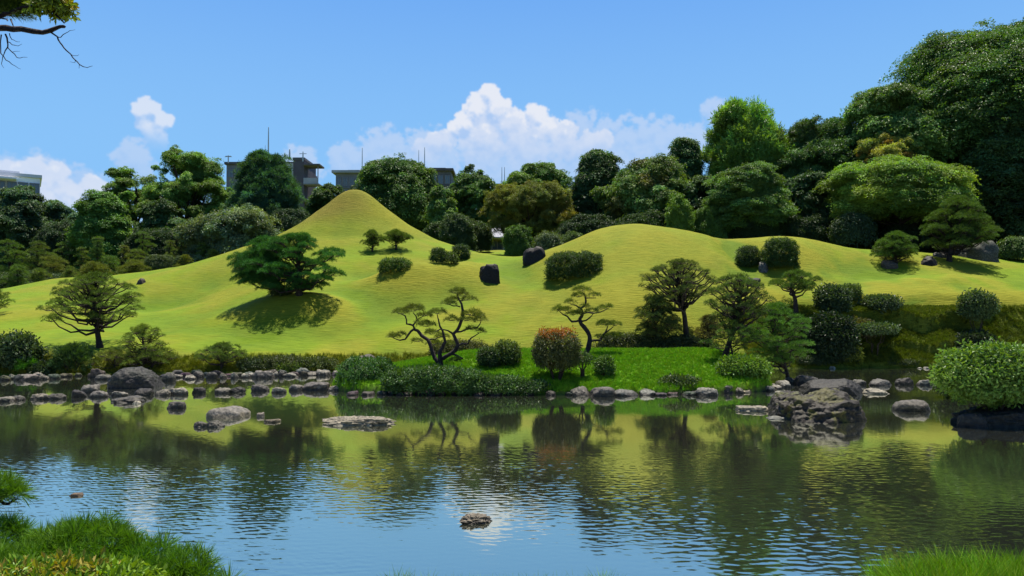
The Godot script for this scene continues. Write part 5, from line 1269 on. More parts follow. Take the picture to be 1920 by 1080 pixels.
	shrub("island_hedge", "low hedge at the waterline under the island's grass", Vector3(6.06, 0.00, -27.01), Vector3(1.45, 0.54, 0.90), {"col": Color(0.0455, 0.078, 0.0234), "group": "clipped plants on the island"})
	shrub("island_hedge", "yellow green leafy shrub at the island's right end", Vector3(8.70, 0.42, -28.08), Vector3(1.81, 0.74, 1.40), {"col": Color(0.091, 0.169, 0.026), "spray": "hedge_big", "size": 1, "group": "clipped plants on the island"})
	trained_pine("garden_pine", "open windswept pine with two bare leaning trunks on the island", Vector3(-2.69, 0.79, -28.78), [
		[[-0.01, -0.04, 0.00, 0.098], [-0.08, 0.57, 0.05, 0.084], [0.13, 0.98, 0.10, 0.063], [0.03, 1.39, 0.10, 0.042], [-0.13, 1.80, 0.10, 0.028], [-0.18, 2.01, 0.10, 0.017]],
		[[-0.08, 0.11, 0.00, 0.084], [-0.40, 0.64, -0.10, 0.077], [-0.56, 1.03, -0.15, 0.070], [-0.96, 1.38, -0.20, 0.063], [-1.14, 1.43, -0.20, 0.049], [-1.29, 1.28, -0.20, 0.042], [-1.45, 1.05, -0.20, 0.035], [-1.65, 1.01, -0.20, 0.028], [-1.91, 1.10, -0.20, 0.014]],
		[[-1.04, 1.39, -0.20, 0.049], [-1.13, 1.59, -0.10, 0.042], [-1.37, 1.65, 0.00, 0.035], [-1.41, 1.96, 0.10, 0.028], [-1.66, 2.06, 0.10, 0.014]],
		[[-1.13, 1.59, -0.10, 0.036], [-0.97, 1.80, -0.10, 0.028], [-1.13, 2.08, -0.10, 0.017]],
		[[-0.97, 1.80, -0.10, 0.025], [-0.69, 1.96, 0.10, 0.014]],
		[[0.02, 0.31, 0.00, 0.084], [0.39, 0.53, 0.20, 0.077], [0.63, 0.84, 0.30, 0.077], [0.45, 1.27, 0.30, 0.070], [0.68, 1.55, 0.30, 0.063], [0.82, 1.91, 0.30, 0.056], [0.79, 2.26, 0.25, 0.048], [0.67, 2.57, 0.20, 0.036], [0.59, 2.80, 0.20, 0.018]],
		[[0.70, 2.31, 0.20, 0.028], [0.44, 2.34, 0.20, 0.022], [0.21, 2.42, 0.20, 0.014]],
		[[0.70, 2.52, 0.20, 0.025], [1.05, 2.57, 0.10, 0.014]],
		[[0.82, 2.06, 0.30, 0.028], [1.17, 1.98, 0.40, 0.017]],
		[[0.53, 1.35, 0.30, 0.042], [0.97, 1.46, 0.50, 0.034], [1.37, 1.53, 0.50, 0.028], [1.52, 1.76, 0.50, 0.014]],
		[[0.61, 0.82, 0.30, 0.042], [1.02, 0.90, 0.40, 0.034], [1.14, 1.12, 0.40, 0.028], [1.47, 1.33, 0.40, 0.014]],
		[[0.45, 1.27, 0.30, 0.042], [0.27, 1.41, 0.60, 0.028], [-0.03, 1.46, 0.60, 0.021], [-0.29, 1.36, 0.70, 0.014]],
		[[-0.56, 1.03, -0.15, 0.035], [-0.33, 1.04, -0.40, 0.025], [-0.03, 1.14, -0.50, 0.014]],
		[[0.39, 0.51, 0.20, 0.042], [0.82, 0.35, 0.50, 0.028], [0.48, 0.30, 0.60, 0.017]]], [
		[-0.18, 2.08, 0.10, 0.35], [-1.91, 1.15, -0.20, 0.27], [-1.64, 1.23, -0.10, 0.21], [-1.61, 2.08, 0.10, 0.33], [-1.18, 2.19, -0.10, 0.39], [-0.99, 2.24, -0.20, 0.29], [-0.67, 1.98, 0.10, 0.25], [0.59, 2.87, 0.20, 0.35], [0.24, 2.43, 0.20, 0.27], [0.43, 2.54, 0.10, 0.29], [1.05, 2.60, 0.10, 0.27], [0.80, 2.75, 0.30, 0.25], [1.17, 2.03, 0.40, 0.39], [1.42, 1.93, 0.50, 0.25], [0.97, 1.81, 0.50, 0.29], [1.47, 1.81, 0.50, 0.25], [1.47, 1.35, 0.40, 0.23], [1.17, 1.46, 0.50, 0.21], [-0.57, 1.60, 0.30, 0.35], [-0.33, 1.31, 0.60, 0.29], [0.42, 1.81, 0.60, 0.27], [-0.38, 0.86, -0.40, 0.29], [-0.03, 1.14, -0.50, 0.27], [0.28, 0.80, -0.60, 0.27], [-0.99, 0.97, -0.30, 0.19], [-0.77, 1.70, 0.30, 0.27], [0.58, 0.30, 0.60, 0.21]], {"dens": 2.2, "size": 0.95, "twigs": 7, "twig": 0.009, "flat": 0.5, "col": Color(0.1, 0.12, 0.026), "bark": Color(0.05, 0.042, 0.04)})
	trained_pine("garden_pine", "slender twisting pine behind the topiary on the island", Vector3(2.99, 1.18, -30.44), [
		[[-0.01, -0.05, 0.00, 0.111], [0.18, 0.57, 0.00, 0.096], [0.10, 0.90, 0.00, 0.089], [-0.17, 1.22, 0.00, 0.081], [-0.22, 1.44, 0.00, 0.074], [-0.10, 1.66, 0.00, 0.062], [-0.17, 1.87, 0.00, 0.053], [0.01, 2.04, 0.00, 0.044], [-0.00, 2.31, 0.00, 0.035], [-0.11, 2.53, 0.00, 0.018]],
		[[-0.22, 1.38, 0.00, 0.050], [-0.57, 1.32, 0.20, 0.044], [-0.76, 1.54, 0.30, 0.033], [-1.08, 1.74, 0.30, 0.015]],
		[[-0.17, 1.86, 0.00, 0.035], [-0.39, 1.98, 0.10, 0.027], [-0.61, 2.02, 0.10, 0.015]],
		[[-0.10, 1.65, 0.00, 0.038], [0.34, 1.66, -0.20, 0.030], [0.74, 1.74, -0.30, 0.024], [1.00, 1.86, -0.30, 0.015]],
		[[-0.17, 1.33, 0.00, 0.038], [0.13, 1.47, 0.30, 0.030], [0.28, 1.66, 0.40, 0.015]],
		[[0.18, 0.52, 0.00, 0.059], [0.61, 0.55, -0.20, 0.047], [0.84, 0.86, -0.30, 0.037], [0.95, 1.13, -0.30, 0.018]],
		[[0.84, 0.86, -0.30, 0.033], [1.16, 1.11, -0.20, 0.015]],
		[[-0.00, 2.28, 0.00, 0.027], [0.41, 2.28, 0.20, 0.015]]], [
		[-0.17, 2.61, 0.00, 0.37], [-0.26, 2.36, 0.10, 0.28], [0.35, 2.39, 0.20, 0.22], [-0.61, 2.09, 0.10, 0.24], [-1.08, 1.81, 0.30, 0.26], [-0.84, 1.79, 0.20, 0.26], [-0.52, 1.63, 0.30, 0.28], [-0.30, 1.68, 0.20, 0.22], [0.98, 1.93, -0.30, 0.20], [0.74, 1.85, -0.30, 0.22], [0.23, 1.74, 0.30, 0.24], [-0.01, 1.93, 0.00, 0.20], [0.84, 1.22, -0.30, 0.35], [1.19, 1.19, -0.20, 0.30], [1.06, 0.72, -0.30, 0.30], [1.38, 0.73, -0.20, 0.24], [0.55, 0.68, -0.10, 0.22]], {"dens": 2.4, "size": 0.95, "twigs": 6, "twig": 0.009, "flat": 0.5, "col": Color(0.095, 0.12, 0.026), "bark": Color(0.05, 0.042, 0.04)})
	pine("garden_pine", "tall airy pine leaning right at the island's right end", Vector3(8.54, 1.12, -30.10), 3.28, 3.01, {"pads": 70, "pad": 0.099, "dens": 1, "twig": 0.013, "seed": 51, "trunk": 0.12, "lean": Vector3(0.95, 0.00, 0.00), "off": Vector3(0.55, 0.00, 0.00), "twigs": 6, "bend": 0.03, "shape": "ball", "col": Color(0.065, 0.101, 0.026), "flat": 0.47, "bottom": 0.443})
	pine("garden_pine", "fine lower pine in front of the tall airy pine", Vector3(8.67, 0.99, -29.52), 1.59, 2.53, {"pads": 25, "pad": 0.117, "dens": 0.688, "seed": 52, "trunk": 0.05, "twigs": 6, "col": Color(0.065, 0.111, 0.026), "flat": 0.42, "bottom": 0.339})
	pine("garden_pine", "low tiered green pine over the rocks right of the island", Vector3(11.43, 0.00, -30.99), 3.31, 3.23, {"pads": 48, "pad": 0.135, "dens": 1.5, "seed": 53, "trunk": 0.09, "lean": Vector3(-0.45, 0.00, 0.00), "twigs": 6, "shape": "ball", "col": Color(0.065, 0.137, 0.0286), "flat": 0.28, "rise": 1, "bottom": 0.293})
	stone("stepping_stone", "pale stepping stone, first from the left in the row across the pond", Vector3(-16.61, 0.00, -24.52), Vector3(0.83, 0.17, 0.58), {"col": Color(0.3, 0.285, 0.265), "wet": 0.04, "group": "stepping stones across the pond"})
	stone("stepping_stone", "grey stepping stone, second from the left in the row across the pond", Vector3(-16.33, 0.00, -24.81), Vector3(0.57, 0.19, 0.40), {"col": Color(0.14, 0.135, 0.13), "wet": 0.04, "group": "stepping stones across the pond"})
	stone("stepping_stone", "warm grey stepping stone, third from the left in the row across the pond", Vector3(-15.81, 0.00, -25.11), Vector3(0.66, 0.21, 0.46), {"col": Color(0.34, 0.31, 0.28), "wet": 0.04, "group": "stepping stones across the pond"})
	stone("stepping_stone", "flat grey stepping stone, fourth from the left in the row across the pond", Vector3(-15.26, 0.00, -25.11), Vector3(0.58, 0.18, 0.41), {"col": Color(0.14, 0.135, 0.13), "wet": 0.04, "group": "stepping stones across the pond"})
	stone("stepping_stone", "dark stepping stone, fifth from the left in the row across the pond", Vector3(-14.86, 0.00, -25.72), Vector3(0.56, 0.28, 0.39), {"col": Color(0.034, 0.034, 0.037), "wet": 0.04, "group": "stepping stones across the pond"})
	stone("stepping_stone", "mottled stepping stone, sixth from the left in the row across the pond", Vector3(-14.15, 0.00, -25.72), Vector3(0.63, 0.25, 0.44), {"col": Color(0.24, 0.23, 0.24), "wet": 0.04, "group": "stepping stones across the pond"})
	stone("stepping_stone", "light grey stepping stone, seventh from the left in the row across the pond", Vector3(-13.65, 0.00, -26.03), Vector3(0.60, 0.18, 0.42), {"col": Color(0.36, 0.34, 0.33), "wet": 0.04, "group": "stepping stones across the pond"})
	stone("stepping_stone", "black stepping stone, eighth from the left in the row across the pond", Vector3(-12.90, 0.00, -26.19), Vector3(0.69, 0.25, 0.48), {"col": Color(0.034, 0.034, 0.037), "wet": 0.04, "group": "stepping stones across the pond"})
	stone("stepping_stone", "pale pointed stepping stone, ninth from the left in the row across the pond", Vector3(-12.23, 0.00, -26.19), Vector3(0.53, 0.22, 0.37), {"col": Color(0.3, 0.285, 0.265), "wet": 0.04, "group": "stepping stones across the pond"})
	stone("stepping_stone", "broad pale stepping stone, tenth from the left in the row across the pond", Vector3(-11.80, 0.00, -26.52), Vector3(0.74, 0.24, 0.52), {"col": Color(0.5, 0.47, 0.42), "wet": 0.04, "group": "stepping stones across the pond"})
	stone("stepping_stone", "dark grey stepping stone, eleventh from the left in the row across the pond", Vector3(-11.20, 0.00, -26.86), Vector3(0.54, 0.24, 0.38), {"col": Color(0.034, 0.034, 0.037), "wet": 0.04, "group": "stepping stones across the pond"})
	stone("stepping_stone", "wedge shaped pale stepping stone, twelfth from the left in the row across the pond", Vector3(-10.38, 0.00, -26.86), Vector3(0.58, 0.21, 0.41), {"col": Color(0.3, 0.285, 0.265), "wet": 0.04, "group": "stepping stones across the pond"})
	stone("stepping_stone", "low dark stepping stone, thirteenth from the left in the row across the pond", Vector3(-9.89, 0.00, -27.03), Vector3(0.54, 0.21, 0.38), {"col": Color(0.034, 0.034, 0.037), "wet": 0.04, "group": "stepping stones across the pond"})
	stone("stepping_stone", "tall dark stepping stone, fourteenth from the left in the row across the pond", Vector3(-9.26, 0.00, -27.56), Vector3(0.64, 0.28, 0.45), {"col": Color(0.17, 0.16, 0.17), "wet": 0.04, "group": "stepping stones across the pond"})
	stone("stepping_stone", "small grey stepping stone, fifteenth from the left in the row across the pond", Vector3(-8.41, 0.00, -27.03), Vector3(0.54, 0.21, 0.38), {"col": Color(0.36, 0.35, 0.33), "wet": 0.04, "group": "stepping stones across the pond"})
	stone("stepping_stone", "pinkish grey stepping stone, sixteenth from the left in the row across the pond", Vector3(-7.96, 0.00, -27.74), Vector3(0.56, 0.25, 0.39), {"col": Color(0.33, 0.31, 0.32), "wet": 0.04, "group": "stepping stones across the pond"})
	stone("stepping_stone", "large double stepping stone, seventeenth from the left in the row across the pond", Vector3(-7.31, 0.00, -27.92), Vector3(1.03, 0.32, 0.72), {"col": Color(0.2, 0.19, 0.2), "wet": 0.04, "group": "stepping stones across the pond"})
	stone("stepping_stone", "last light stepping stone, eighteenth from the left in the row across the pond", Vector3(-6.54, 0.00, -27.74), Vector3(0.56, 0.21, 0.39), {"col": Color(0.4, 0.38, 0.36), "wet": 0.04, "group": "stepping stones across the pond"})
	stone("stepping_stone", "small dark stepping stone nearest the big flat rock", Vector3(13.88, 0.00, -29.90), Vector3(0.55, 0.27, 0.39), {"col": Color(0.2, 0.2, 0.2), "wet": 0.05, "group": "stepping stones across the pond"})
	stone("stepping_stone", "long grey stepping stone second right of the big flat rock", Vector3(14.54, 0.00, -29.69), Vector3(1.01, 0.29, 0.71), {"col": Color(0.22, 0.22, 0.23), "wet": 0.05, "group": "stepping stones across the pond"})
	stone("stepping_stone", "round dark stepping stone third right of the big flat rock", Vector3(15.64, 0.00, -29.90), Vector3(0.69, 0.29, 0.48), {"col": Color(0.034, 0.034, 0.037), "wet": 0.05, "group": "stepping stones across the pond"})
	stone("stepping_stone", "lighter round stepping stone last before the leafy bush", Vector3(16.34, 0.00, -29.69), Vector3(0.60, 0.25, 0.42), {"col": Color(0.34, 0.33, 0.33), "wet": 0.05, "group": "stepping stones across the pond"})
	stone("boulder", "huge dark boulder with sloping top left in the pond", Vector3(-14.54, 0.00, -29.09), Vector3(2.06, 0.80, 1.50), {"col": Color(0.06, 0.063, 0.064), "cuts": 7, "rough": 0.05, "stain": 0.6, "wet": 0.1, "fine": true, "dark": Color(0.035, 0.036, 0.037)})
	stone("stone", "rough grey rock between the dark stepping stones and the boulder", Vector3(-15.16, 0.00, -27.03), Vector3(0.75, 0.35, 0.53), {"col": Color(0.26, 0.25, 0.25), "wet": 0.05})
	stone("stone", "flat dark ledge in front of the boulder", Vector3(-12.48, 0.00, -24.37), Vector3(1.24, 0.20, 1.00), {"col": Color(0.14, 0.135, 0.135), "wet": 0.06, "rough": 0.2})
	stone("stone", "white pebble in front of the flat dark ledge", Vector3(-11.92, 0.00, -23.83), Vector3(0.26, 0.11, 0.18), {"col": Color(0.6, 0.57, 0.52)})
	stone("stone", "dark rock alone in front of the pale stepping stones", Vector3(-10.20, 0.00, -22.81), Vector3(0.60, 0.22, 0.42), {"col": Color(0.16, 0.15, 0.15), "wet": 0.06})
	stone("boulder", "smooth domed grey rock in the open water", Vector3(-7.96, 0.00, -21.13), Vector3(1.17, 0.30, 1.10), {"col": Color(0.27, 0.26, 0.27), "rough": 0.05, "wet": 0.06, "dark": Color(0.2, 0.18, 0.14)})
	stone("stone", "dark craggy left lump before the domed rock", Vector3(-7.93, 0.00, -19.19), Vector3(0.38, 0.14, 0.27), {"col": Color(0.13, 0.125, 0.12), "rough": 0.25})
	stone("stone", "dark craggy right lump before the domed rock", Vector3(-7.60, 0.00, -19.19), Vector3(0.44, 0.16, 0.31), {"col": Color(0.14, 0.135, 0.13), "rough": 0.25})
	stone("stone", "tiny two toned rock right of the domed rock", Vector3(-7.03, 0.00, -21.00), Vector3(0.23, 0.15, 0.16), {"col": Color(0.34, 0.3, 0.28)})
	stone("stone", "barely showing brown rock near the tiny two toned one", Vector3(-6.40, 0.00, -20.01), Vector3(0.49, 0.08, 0.35), {"col": Color(0.2, 0.17, 0.12)})
	stone("boulder", "long white encrusted rock in the middle of the water", Vector3(-4.02, 0.00, -19.64), Vector3(1.76, 0.19, 0.75), {"col": Color(0.5, 0.46, 0.4), "rough": 0.22, "fine": true, "dark": Color(0.06, 0.055, 0.05), "stain": 0.55})
	stone("boulder", "lone pale rock near the bottom middle of the pond", Vector3(-0.51, 0.00, -10.67), Vector3(0.48, 0.10, 0.33), {"col": Color(0.36, 0.32, 0.28), "rough": 0.24, "fine": true, "dark": Color(0.07, 0.06, 0.055), "stain": 0.5, "wet": 0.03})
	stone("stone", "small brown rock just breaking the water at lower left", Vector3(-7.02, 0.00, -12.13), Vector3(0.24, 0.04, 0.17), {"col": Color(0.22, 0.16, 0.12)})
	stone("shore_stone", "mottled upright stone under the dark left bush", Vector3(-21.44, 0.00, -32.17), Vector3(0.40, 0.25, 0.28), {"col": Color(0.3, 0.32, 0.28), "wet": 0.05, "group": "stones along the far shore"})
	stone("shore_stone", "dark stone right of the mottled upright one", Vector3(-20.87, 0.00, -31.93), Vector3(0.64, 0.27, 0.45), {"col": Color(0.2, 0.2, 0.2), "wet": 0.05, "group": "stones along the far shore"})
	stone("shore_stone", "pinkish pale stone under the bright tuft", Vector3(-20.53, 0.00, -31.93), Vector3(0.79, 0.31, 0.55), {"col": Color(0.36, 0.32, 0.33), "wet": 0.05, "group": "stones along the far shore"})
	stone("shore_stone", "pale pointed stone under the bright tuft", Vector3(-20.32, 0.00, -32.17), Vector3(0.65, 0.33, 0.45), {"col": Color(0.42, 0.4, 0.38), "wet": 0.05, "group": "stones along the far shore"})
	stone("shore_stone", "small white stone under the spiky bush's left", Vector3(-20.00, 0.00, -32.17), Vector3(0.40, 0.19, 0.28), {"col": Color(0.3, 0.285, 0.265), "wet": 0.05, "group": "stones along the far shore"})
	stone("shore_stone", "reddish dark stone behind the boulder's left", Vector3(-18.24, 0.00, -32.93), Vector3(0.66, 0.47, 0.46), {"col": Color(0.15, 0.12, 0.12), "wet": 0.05, "group": "stones along the far shore"})
	stone("shore_stone", "jagged dark stone touching the boulder's left", Vector3(-17.50, 0.00, -32.17), Vector3(0.74, 0.21, 0.52), {"col": Color(0.2, 0.2, 0.2), "wet": 0.05, "group": "stones along the far shore"})
	stone("shore_stone", "dark stone touching the boulder's right side", Vector3(-14.42, 0.00, -31.45), Vector3(0.58, 0.36, 0.41), {"col": Color(0.19, 0.19, 0.2), "wet": 0.05, "group": "stones along the far shore"})
	stone("shore_stone", "grey stone beyond the boulder's right side", Vector3(-14.72, 0.00, -32.93), Vector3(0.46, 0.19, 0.32), {"col": Color(0.33, 0.31, 0.3), "wet": 0.05, "group": "stones along the far shore"})
	stone("shore_stone", "white flat stone left of the squat pine", Vector3(-13.81, 0.00, -32.17), Vector3(0.55, 0.19, 0.38), {"col": Color(0.5, 0.48, 0.45), "wet": 0.05, "group": "stones along the far shore"})
	stone("shore_stone", "black stone under the squat pine's left side", Vector3(-13.79, 0.00, -32.93), Vector3(0.46, 0.30, 0.32), {"col": Color(0.1, 0.1, 0.1), "wet": 0.05, "group": "stones along the far shore"})
	stone("shore_stone", "black stone under the squat pine", Vector3(-13.08, 0.00, -32.67), Vector3(0.50, 0.32, 0.35), {"col": Color(0.08, 0.08, 0.08), "wet": 0.05, "group": "stones along the far shore"})
	stone("shore_stone", "pale stone under the squat pine", Vector3(-12.61, 0.00, -32.67), Vector3(0.35, 0.23, 0.25), {"col": Color(0.3, 0.285, 0.265), "wet": 0.05, "group": "stones along the far shore"})
	stone("shore_stone", "rounded pale stone right of the squat pine", Vector3(-12.10, 0.00, -32.67), Vector3(0.30, 0.27, 0.25), {"col": Color(0.4, 0.39, 0.38), "wet": 0.05, "group": "stones along the far shore"})
	stone("shore_stone", "flat white stone left of the tent shaped one", Vector3(-11.72, 0.00, -32.93), Vector3(0.46, 0.19, 0.32), {"col": Color(0.55, 0.53, 0.5), "wet": 0.05, "group": "stones along the far shore"})
	stone("shore_stone", "light stone behind the tent shaped one", Vector3(-11.48, 0.00, -33.18), Vector3(0.51, 0.19, 0.36), {"col": Color(0.45, 0.44, 0.43), "wet": 0.05, "group": "stones along the far shore"})
	stone("shore_stone", "tent shaped stone on the far shore", Vector3(-10.93, 0.00, -32.93), Vector3(0.97, 0.34, 0.68), {"col": Color(0.33, 0.31, 0.32), "wet": 0.05, "group": "stones along the far shore"})
	stone("shore_stone", "small pale stone right of the tent shaped one", Vector3(-10.58, 0.00, -33.45), Vector3(0.31, 0.24, 0.22), {"col": Color(0.48, 0.46, 0.45), "wet": 0.05, "group": "stones along the far shore"})
	stone("shore_stone", "upright dark stone beside the small pale one", Vector3(-10.31, 0.00, -33.45), Vector3(0.26, 0.30, 0.27), {"col": Color(0.2, 0.2, 0.2), "wet": 0.05, "group": "stones along the far shore"})
	stone("shore_stone", "long low stone right of the upright dark one", Vector3(-9.91, 0.00, -33.45), Vector3(0.77, 0.19, 0.54), {"col": Color(0.42, 0.41, 0.4), "wet": 0.05, "group": "stones along the far shore"})
	stone("shore_stone", "bluish stone under the clipped mound", Vector3(-9.69, 0.00, -34.54), Vector3(0.69, 0.31, 0.48), {"col": Color(0.2, 0.24, 0.25), "wet": 0.05, "group": "stones along the far shore"})
	stone("shore_stone", "thin pale stone right of the bluish one", Vector3(-9.10, 0.00, -33.98), Vector3(0.52, 0.15, 0.37), {"col": Color(0.3, 0.285, 0.265), "wet": 0.05, "group": "stones along the far shore"})
	stone("shore_stone", "pale peaked stone left of the craggy rock", Vector3(-8.57, 0.00, -33.98), Vector3(0.68, 0.31, 0.48), {"col": Color(0.45, 0.43, 0.41), "wet": 0.05, "group": "stones along the far shore"})
	stone("shore_stone", "last pale stone before the island's hedge", Vector3(-8.14, 0.00, -34.54), Vector3(0.37, 0.18, 0.26), {"col": Color(0.46, 0.44, 0.42), "wet": 0.05, "group": "stones along the far shore"})
	stone("shore_stone", "dark stone under the domed island hedge", Vector3(-4.27, 0.00, -26.69), Vector3(0.37, 0.15, 0.70), {"col": Color(0.2, 0.2, 0.2), "wet": 0.05, "group": "stones round the island's edge"})
	stone("shore_stone", "flat stone under the long leafy hedge", Vector3(-3.62, 0.00, -26.52), Vector3(0.37, 0.10, 0.70), {"col": Color(0.3, 0.28, 0.27), "wet": 0.05, "group": "stones round the island's edge"})
	stone("shore_stone", "pale pointed stone under the long leafy hedge", Vector3(-2.87, 0.00, -26.52), Vector3(0.41, 0.24, 0.70), {"col": Color(0.33, 0.34, 0.33), "wet": 0.05, "group": "stones round the island's edge"})
	stone("shore_stone", "craggy grey stone right of the topiary's foot", Vector3(2.35, 0.00, -26.19), Vector3(0.73, 0.34, 0.70), {"col": Color(0.24, 0.23, 0.23), "wet": 0.05, "group": "stones round the island's edge"})
	stone("shore_stone", "large dark wedge stone below the little round shrub", Vector3(3.11, 0.00, -26.03), Vector3(0.92, 0.33, 0.70), {"col": Color(0.22, 0.21, 0.22), "wet": 0.05, "group": "stones round the island's edge"})
	stone("shore_stone", "smooth bluish stone right of the wedge stone", Vector3(3.95, 0.00, -26.19), Vector3(0.89, 0.27, 0.70), {"col": Color(0.24, 0.25, 0.27), "wet": 0.05, "group": "stones round the island's edge"})
	stone("shore_stone", "smooth flat stone left of the waterline hedge", Vector3(4.76, 0.00, -26.36), Vector3(0.73, 0.22, 0.70), {"col": Color(0.28, 0.3, 0.31), "wet": 0.05, "group": "stones round the island's edge"})
	stone("shore_stone", "pale stone right of the waterline hedge", Vector3(6.84, 0.00, -26.19), Vector3(0.85, 0.27, 0.70), {"col": Color(0.36, 0.36, 0.36), "wet": 0.05, "group": "stones round the island's edge"})
	stone("shore_stone", "black block stone right of the pale stone", Vector3(7.66, 0.00, -27.03), Vector3(0.75, 0.35, 0.70), {"col": Color(0.1, 0.1, 0.11), "wet": 0.05, "group": "stones round the island's edge"})
	stone("shore_stone", "small white stone beside the black block", Vector3(8.08, 0.00, -27.03), Vector3(0.29, 0.21, 0.70), {"col": Color(0.3, 0.285, 0.265), "wet": 0.05, "group": "stones round the island's edge"})
	stone("shore_stone", "cream flat stone at the island's right end", Vector3(8.44, 0.00, -27.20), Vector3(0.55, 0.16, 0.70), {"col": Color(0.6, 0.55, 0.45), "wet": 0.05, "group": "stones round the island's edge"})
	stone("shore_stone", "dark stone behind the cream flat one", Vector3(8.87, 0.00, -27.56), Vector3(0.38, 0.23, 0.70), {"col": Color(0.2, 0.2, 0.22), "wet": 0.05, "group": "stones round the island's edge"})
	stone("shore_stone", "bluish dark stone under the yellow green shrub", Vector3(9.29, 0.00, -28.49), Vector3(0.40, 0.22, 0.70), {"col": Color(0.15, 0.15, 0.17), "wet": 0.05, "group": "stones round the island's edge"})
	stone("shore_stone", "light grey stone right of the yellow green shrub", Vector3(9.42, 0.00, -27.74), Vector3(0.47, 0.21, 0.70), {"col": Color(0.4, 0.4, 0.41), "wet": 0.05, "group": "stones round the island's edge"})
	stone("shore_stone", "pale stone near the leaning pine's foot", Vector3(9.98, 0.00, -28.49), Vector3(0.48, 0.20, 0.70), {"col": Color(0.44, 0.43, 0.43), "wet": 0.05, "group": "stones round the island's edge"})
	stone("shore_stone", "white grey stone below the leaning pine", Vector3(10.44, 0.00, -28.88), Vector3(0.53, 0.28, 0.70), {"col": Color(0.42, 0.42, 0.42), "wet": 0.05, "group": "stones round the island's edge"})
	stone("shore_stone", "small dark stone behind the leaning pine", Vector3(11.35, 0.00, -30.55), Vector3(0.47, 0.27, 0.70), {"col": Color(0.2, 0.2, 0.21), "wet": 0.05, "group": "stones round the island's edge"})
	stone("boulder", "dark domed rock behind the big flat rock", Vector3(11.73, 0.00, -29.69), Vector3(0.96, 0.48, 0.67), {"col": Color(0.16, 0.16, 0.17), "wet": 0.08, "group": "rocks right of the island"})
	stone("boulder", "big flat topped dark rock right of the island", Vector3(11.50, 0.00, -26.83), Vector3(2.32, 0.64, 1.60), {"col": Color(0.055, 0.055, 0.06), "cuts": 6, "wet": 0.12, "rough": 0.05, "fine": true, "dark": Color(0.02, 0.02, 0.02), "group": "rocks right of the island"})
	stone("boulder", "mossy crusted boulder in front of the big flat rock", Vector3(8.33, 0.00, -20.71), Vector3(2.56, 0.83, 2.00), {"col": Color(0.06, 0.052, 0.042), "rough": 0.11, "mossy": 0.3, "moss": Color(0.085, 0.085, 0.016), "wet": 0, "cuts": 10, "fine": true, "stain": 0.6, "dark": Color(0.015, 0.014, 0.013), "group": "rocks right of the island"})
	stone("boulder", "craggy brown left hump joined to the mossy boulder", Vector3(8.06, 0.00, -21.88), Vector3(1.25, 0.62, 1.40), {"col": Color(0.065, 0.055, 0.045), "rough": 0.11, "mossy": 0.45, "fine": true, "stain": 0.6, "dark": Color(0.015, 0.014, 0.013), "group": "rocks right of the island"})
	stone("shore_stone", "white crusted stone, first from the left at the mossy boulder's foot", Vector3(7.81, 0.00, -20.79), Vector3(0.24, 0.08, 0.17), {"col": Color(0.5, 0.48, 0.45), "rough": 0.2, "group": "white stones at the mossy boulder's foot"})
	stone("shore_stone", "white crusted stone, second from the left at the mossy boulder's foot", Vector3(7.93, 0.00, -20.39), Vector3(0.38, 0.12, 0.26), {"col": Color(0.5, 0.48, 0.45), "rough": 0.2, "group": "white stones at the mossy boulder's foot"})
	stone("shore_stone", "white crusted stone, third from the left at the mossy boulder's foot", Vector3(8.26, 0.00, -20.49), Vector3(0.19, 0.08, 0.13), {"col": Color(0.5, 0.48, 0.45), "rough": 0.2, "group": "white stones at the mossy boulder's foot"})
	stone("shore_stone", "white crusted stone, fourth from the left at the mossy boulder's foot", Vector3(8.41, 0.00, -20.29), Vector3(0.41, 0.10, 0.28), {"col": Color(0.5, 0.48, 0.45), "rough": 0.2, "group": "white stones at the mossy boulder's foot"})
	stone("shore_stone", "white crusted stone, fifth from the left at the mossy boulder's foot", Vector3(8.83, 0.00, -20.49), Vector3(0.24, 0.13, 0.17), {"col": Color(0.5, 0.48, 0.45), "rough": 0.2, "group": "white stones at the mossy boulder's foot"})
	stone("shore_stone", "white crusted stone, sixth from the left at the mossy boulder's foot", Vector3(9.21, 0.00, -20.79), Vector3(0.38, 0.11, 0.27), {"col": Color(0.5, 0.48, 0.45), "rough": 0.2, "group": "white stones at the mossy boulder's foot"})
	stone("shore_stone", "white crusted stone, seventh from the left at the mossy boulder's foot", Vector3(9.75, 0.00, -21.42), Vector3(0.21, 0.08, 0.15), {"col": Color(0.5, 0.48, 0.45), "rough": 0.2, "group": "white stones at the mossy boulder's foot"})
	stone("stone", "flat pale slab left of the mossy boulder", Vector3(7.15, 0.00, -22.33), Vector3(0.93, 0.16, 0.60), {"col": Color(0.42, 0.4, 0.36), "rough": 0.2, "group": "rocks right of the island"})
	stone("stone", "thin grey stone at the mossy boulder's left foot", Vector3(7.26, 0.00, -20.59), Vector3(0.60, 0.08, 0.42), {"col": Color(0.25, 0.27, 0.28), "group": "rocks right of the island"})
	stone("stone", "flat pale slab behind the mossy boulder's right side", Vector3(13.00, 0.00, -26.86), Vector3(0.95, 0.17, 0.67), {"col": Color(0.48, 0.46, 0.42), "rough": 0.2, "group": "rocks right of the island"})
	stone("boulder", "blocky grey rock standing alone in the right water", Vector3(11.91, 0.00, -22.33), Vector3(1.07, 0.32, 0.75), {"col": Color(0.2, 0.19, 0.19), "wet": 0.07, "cuts": 7, "rough": 0.1, "group": "rocks right of the island"})
	stone("shore_stone", "white round stone left under the right bank", Vector3(16.25, 0.00, -37.95), Vector3(0.32, 0.15, 0.23), {"col": Color(0.55, 0.54, 0.52), "group": "small white stones under the right bank"})
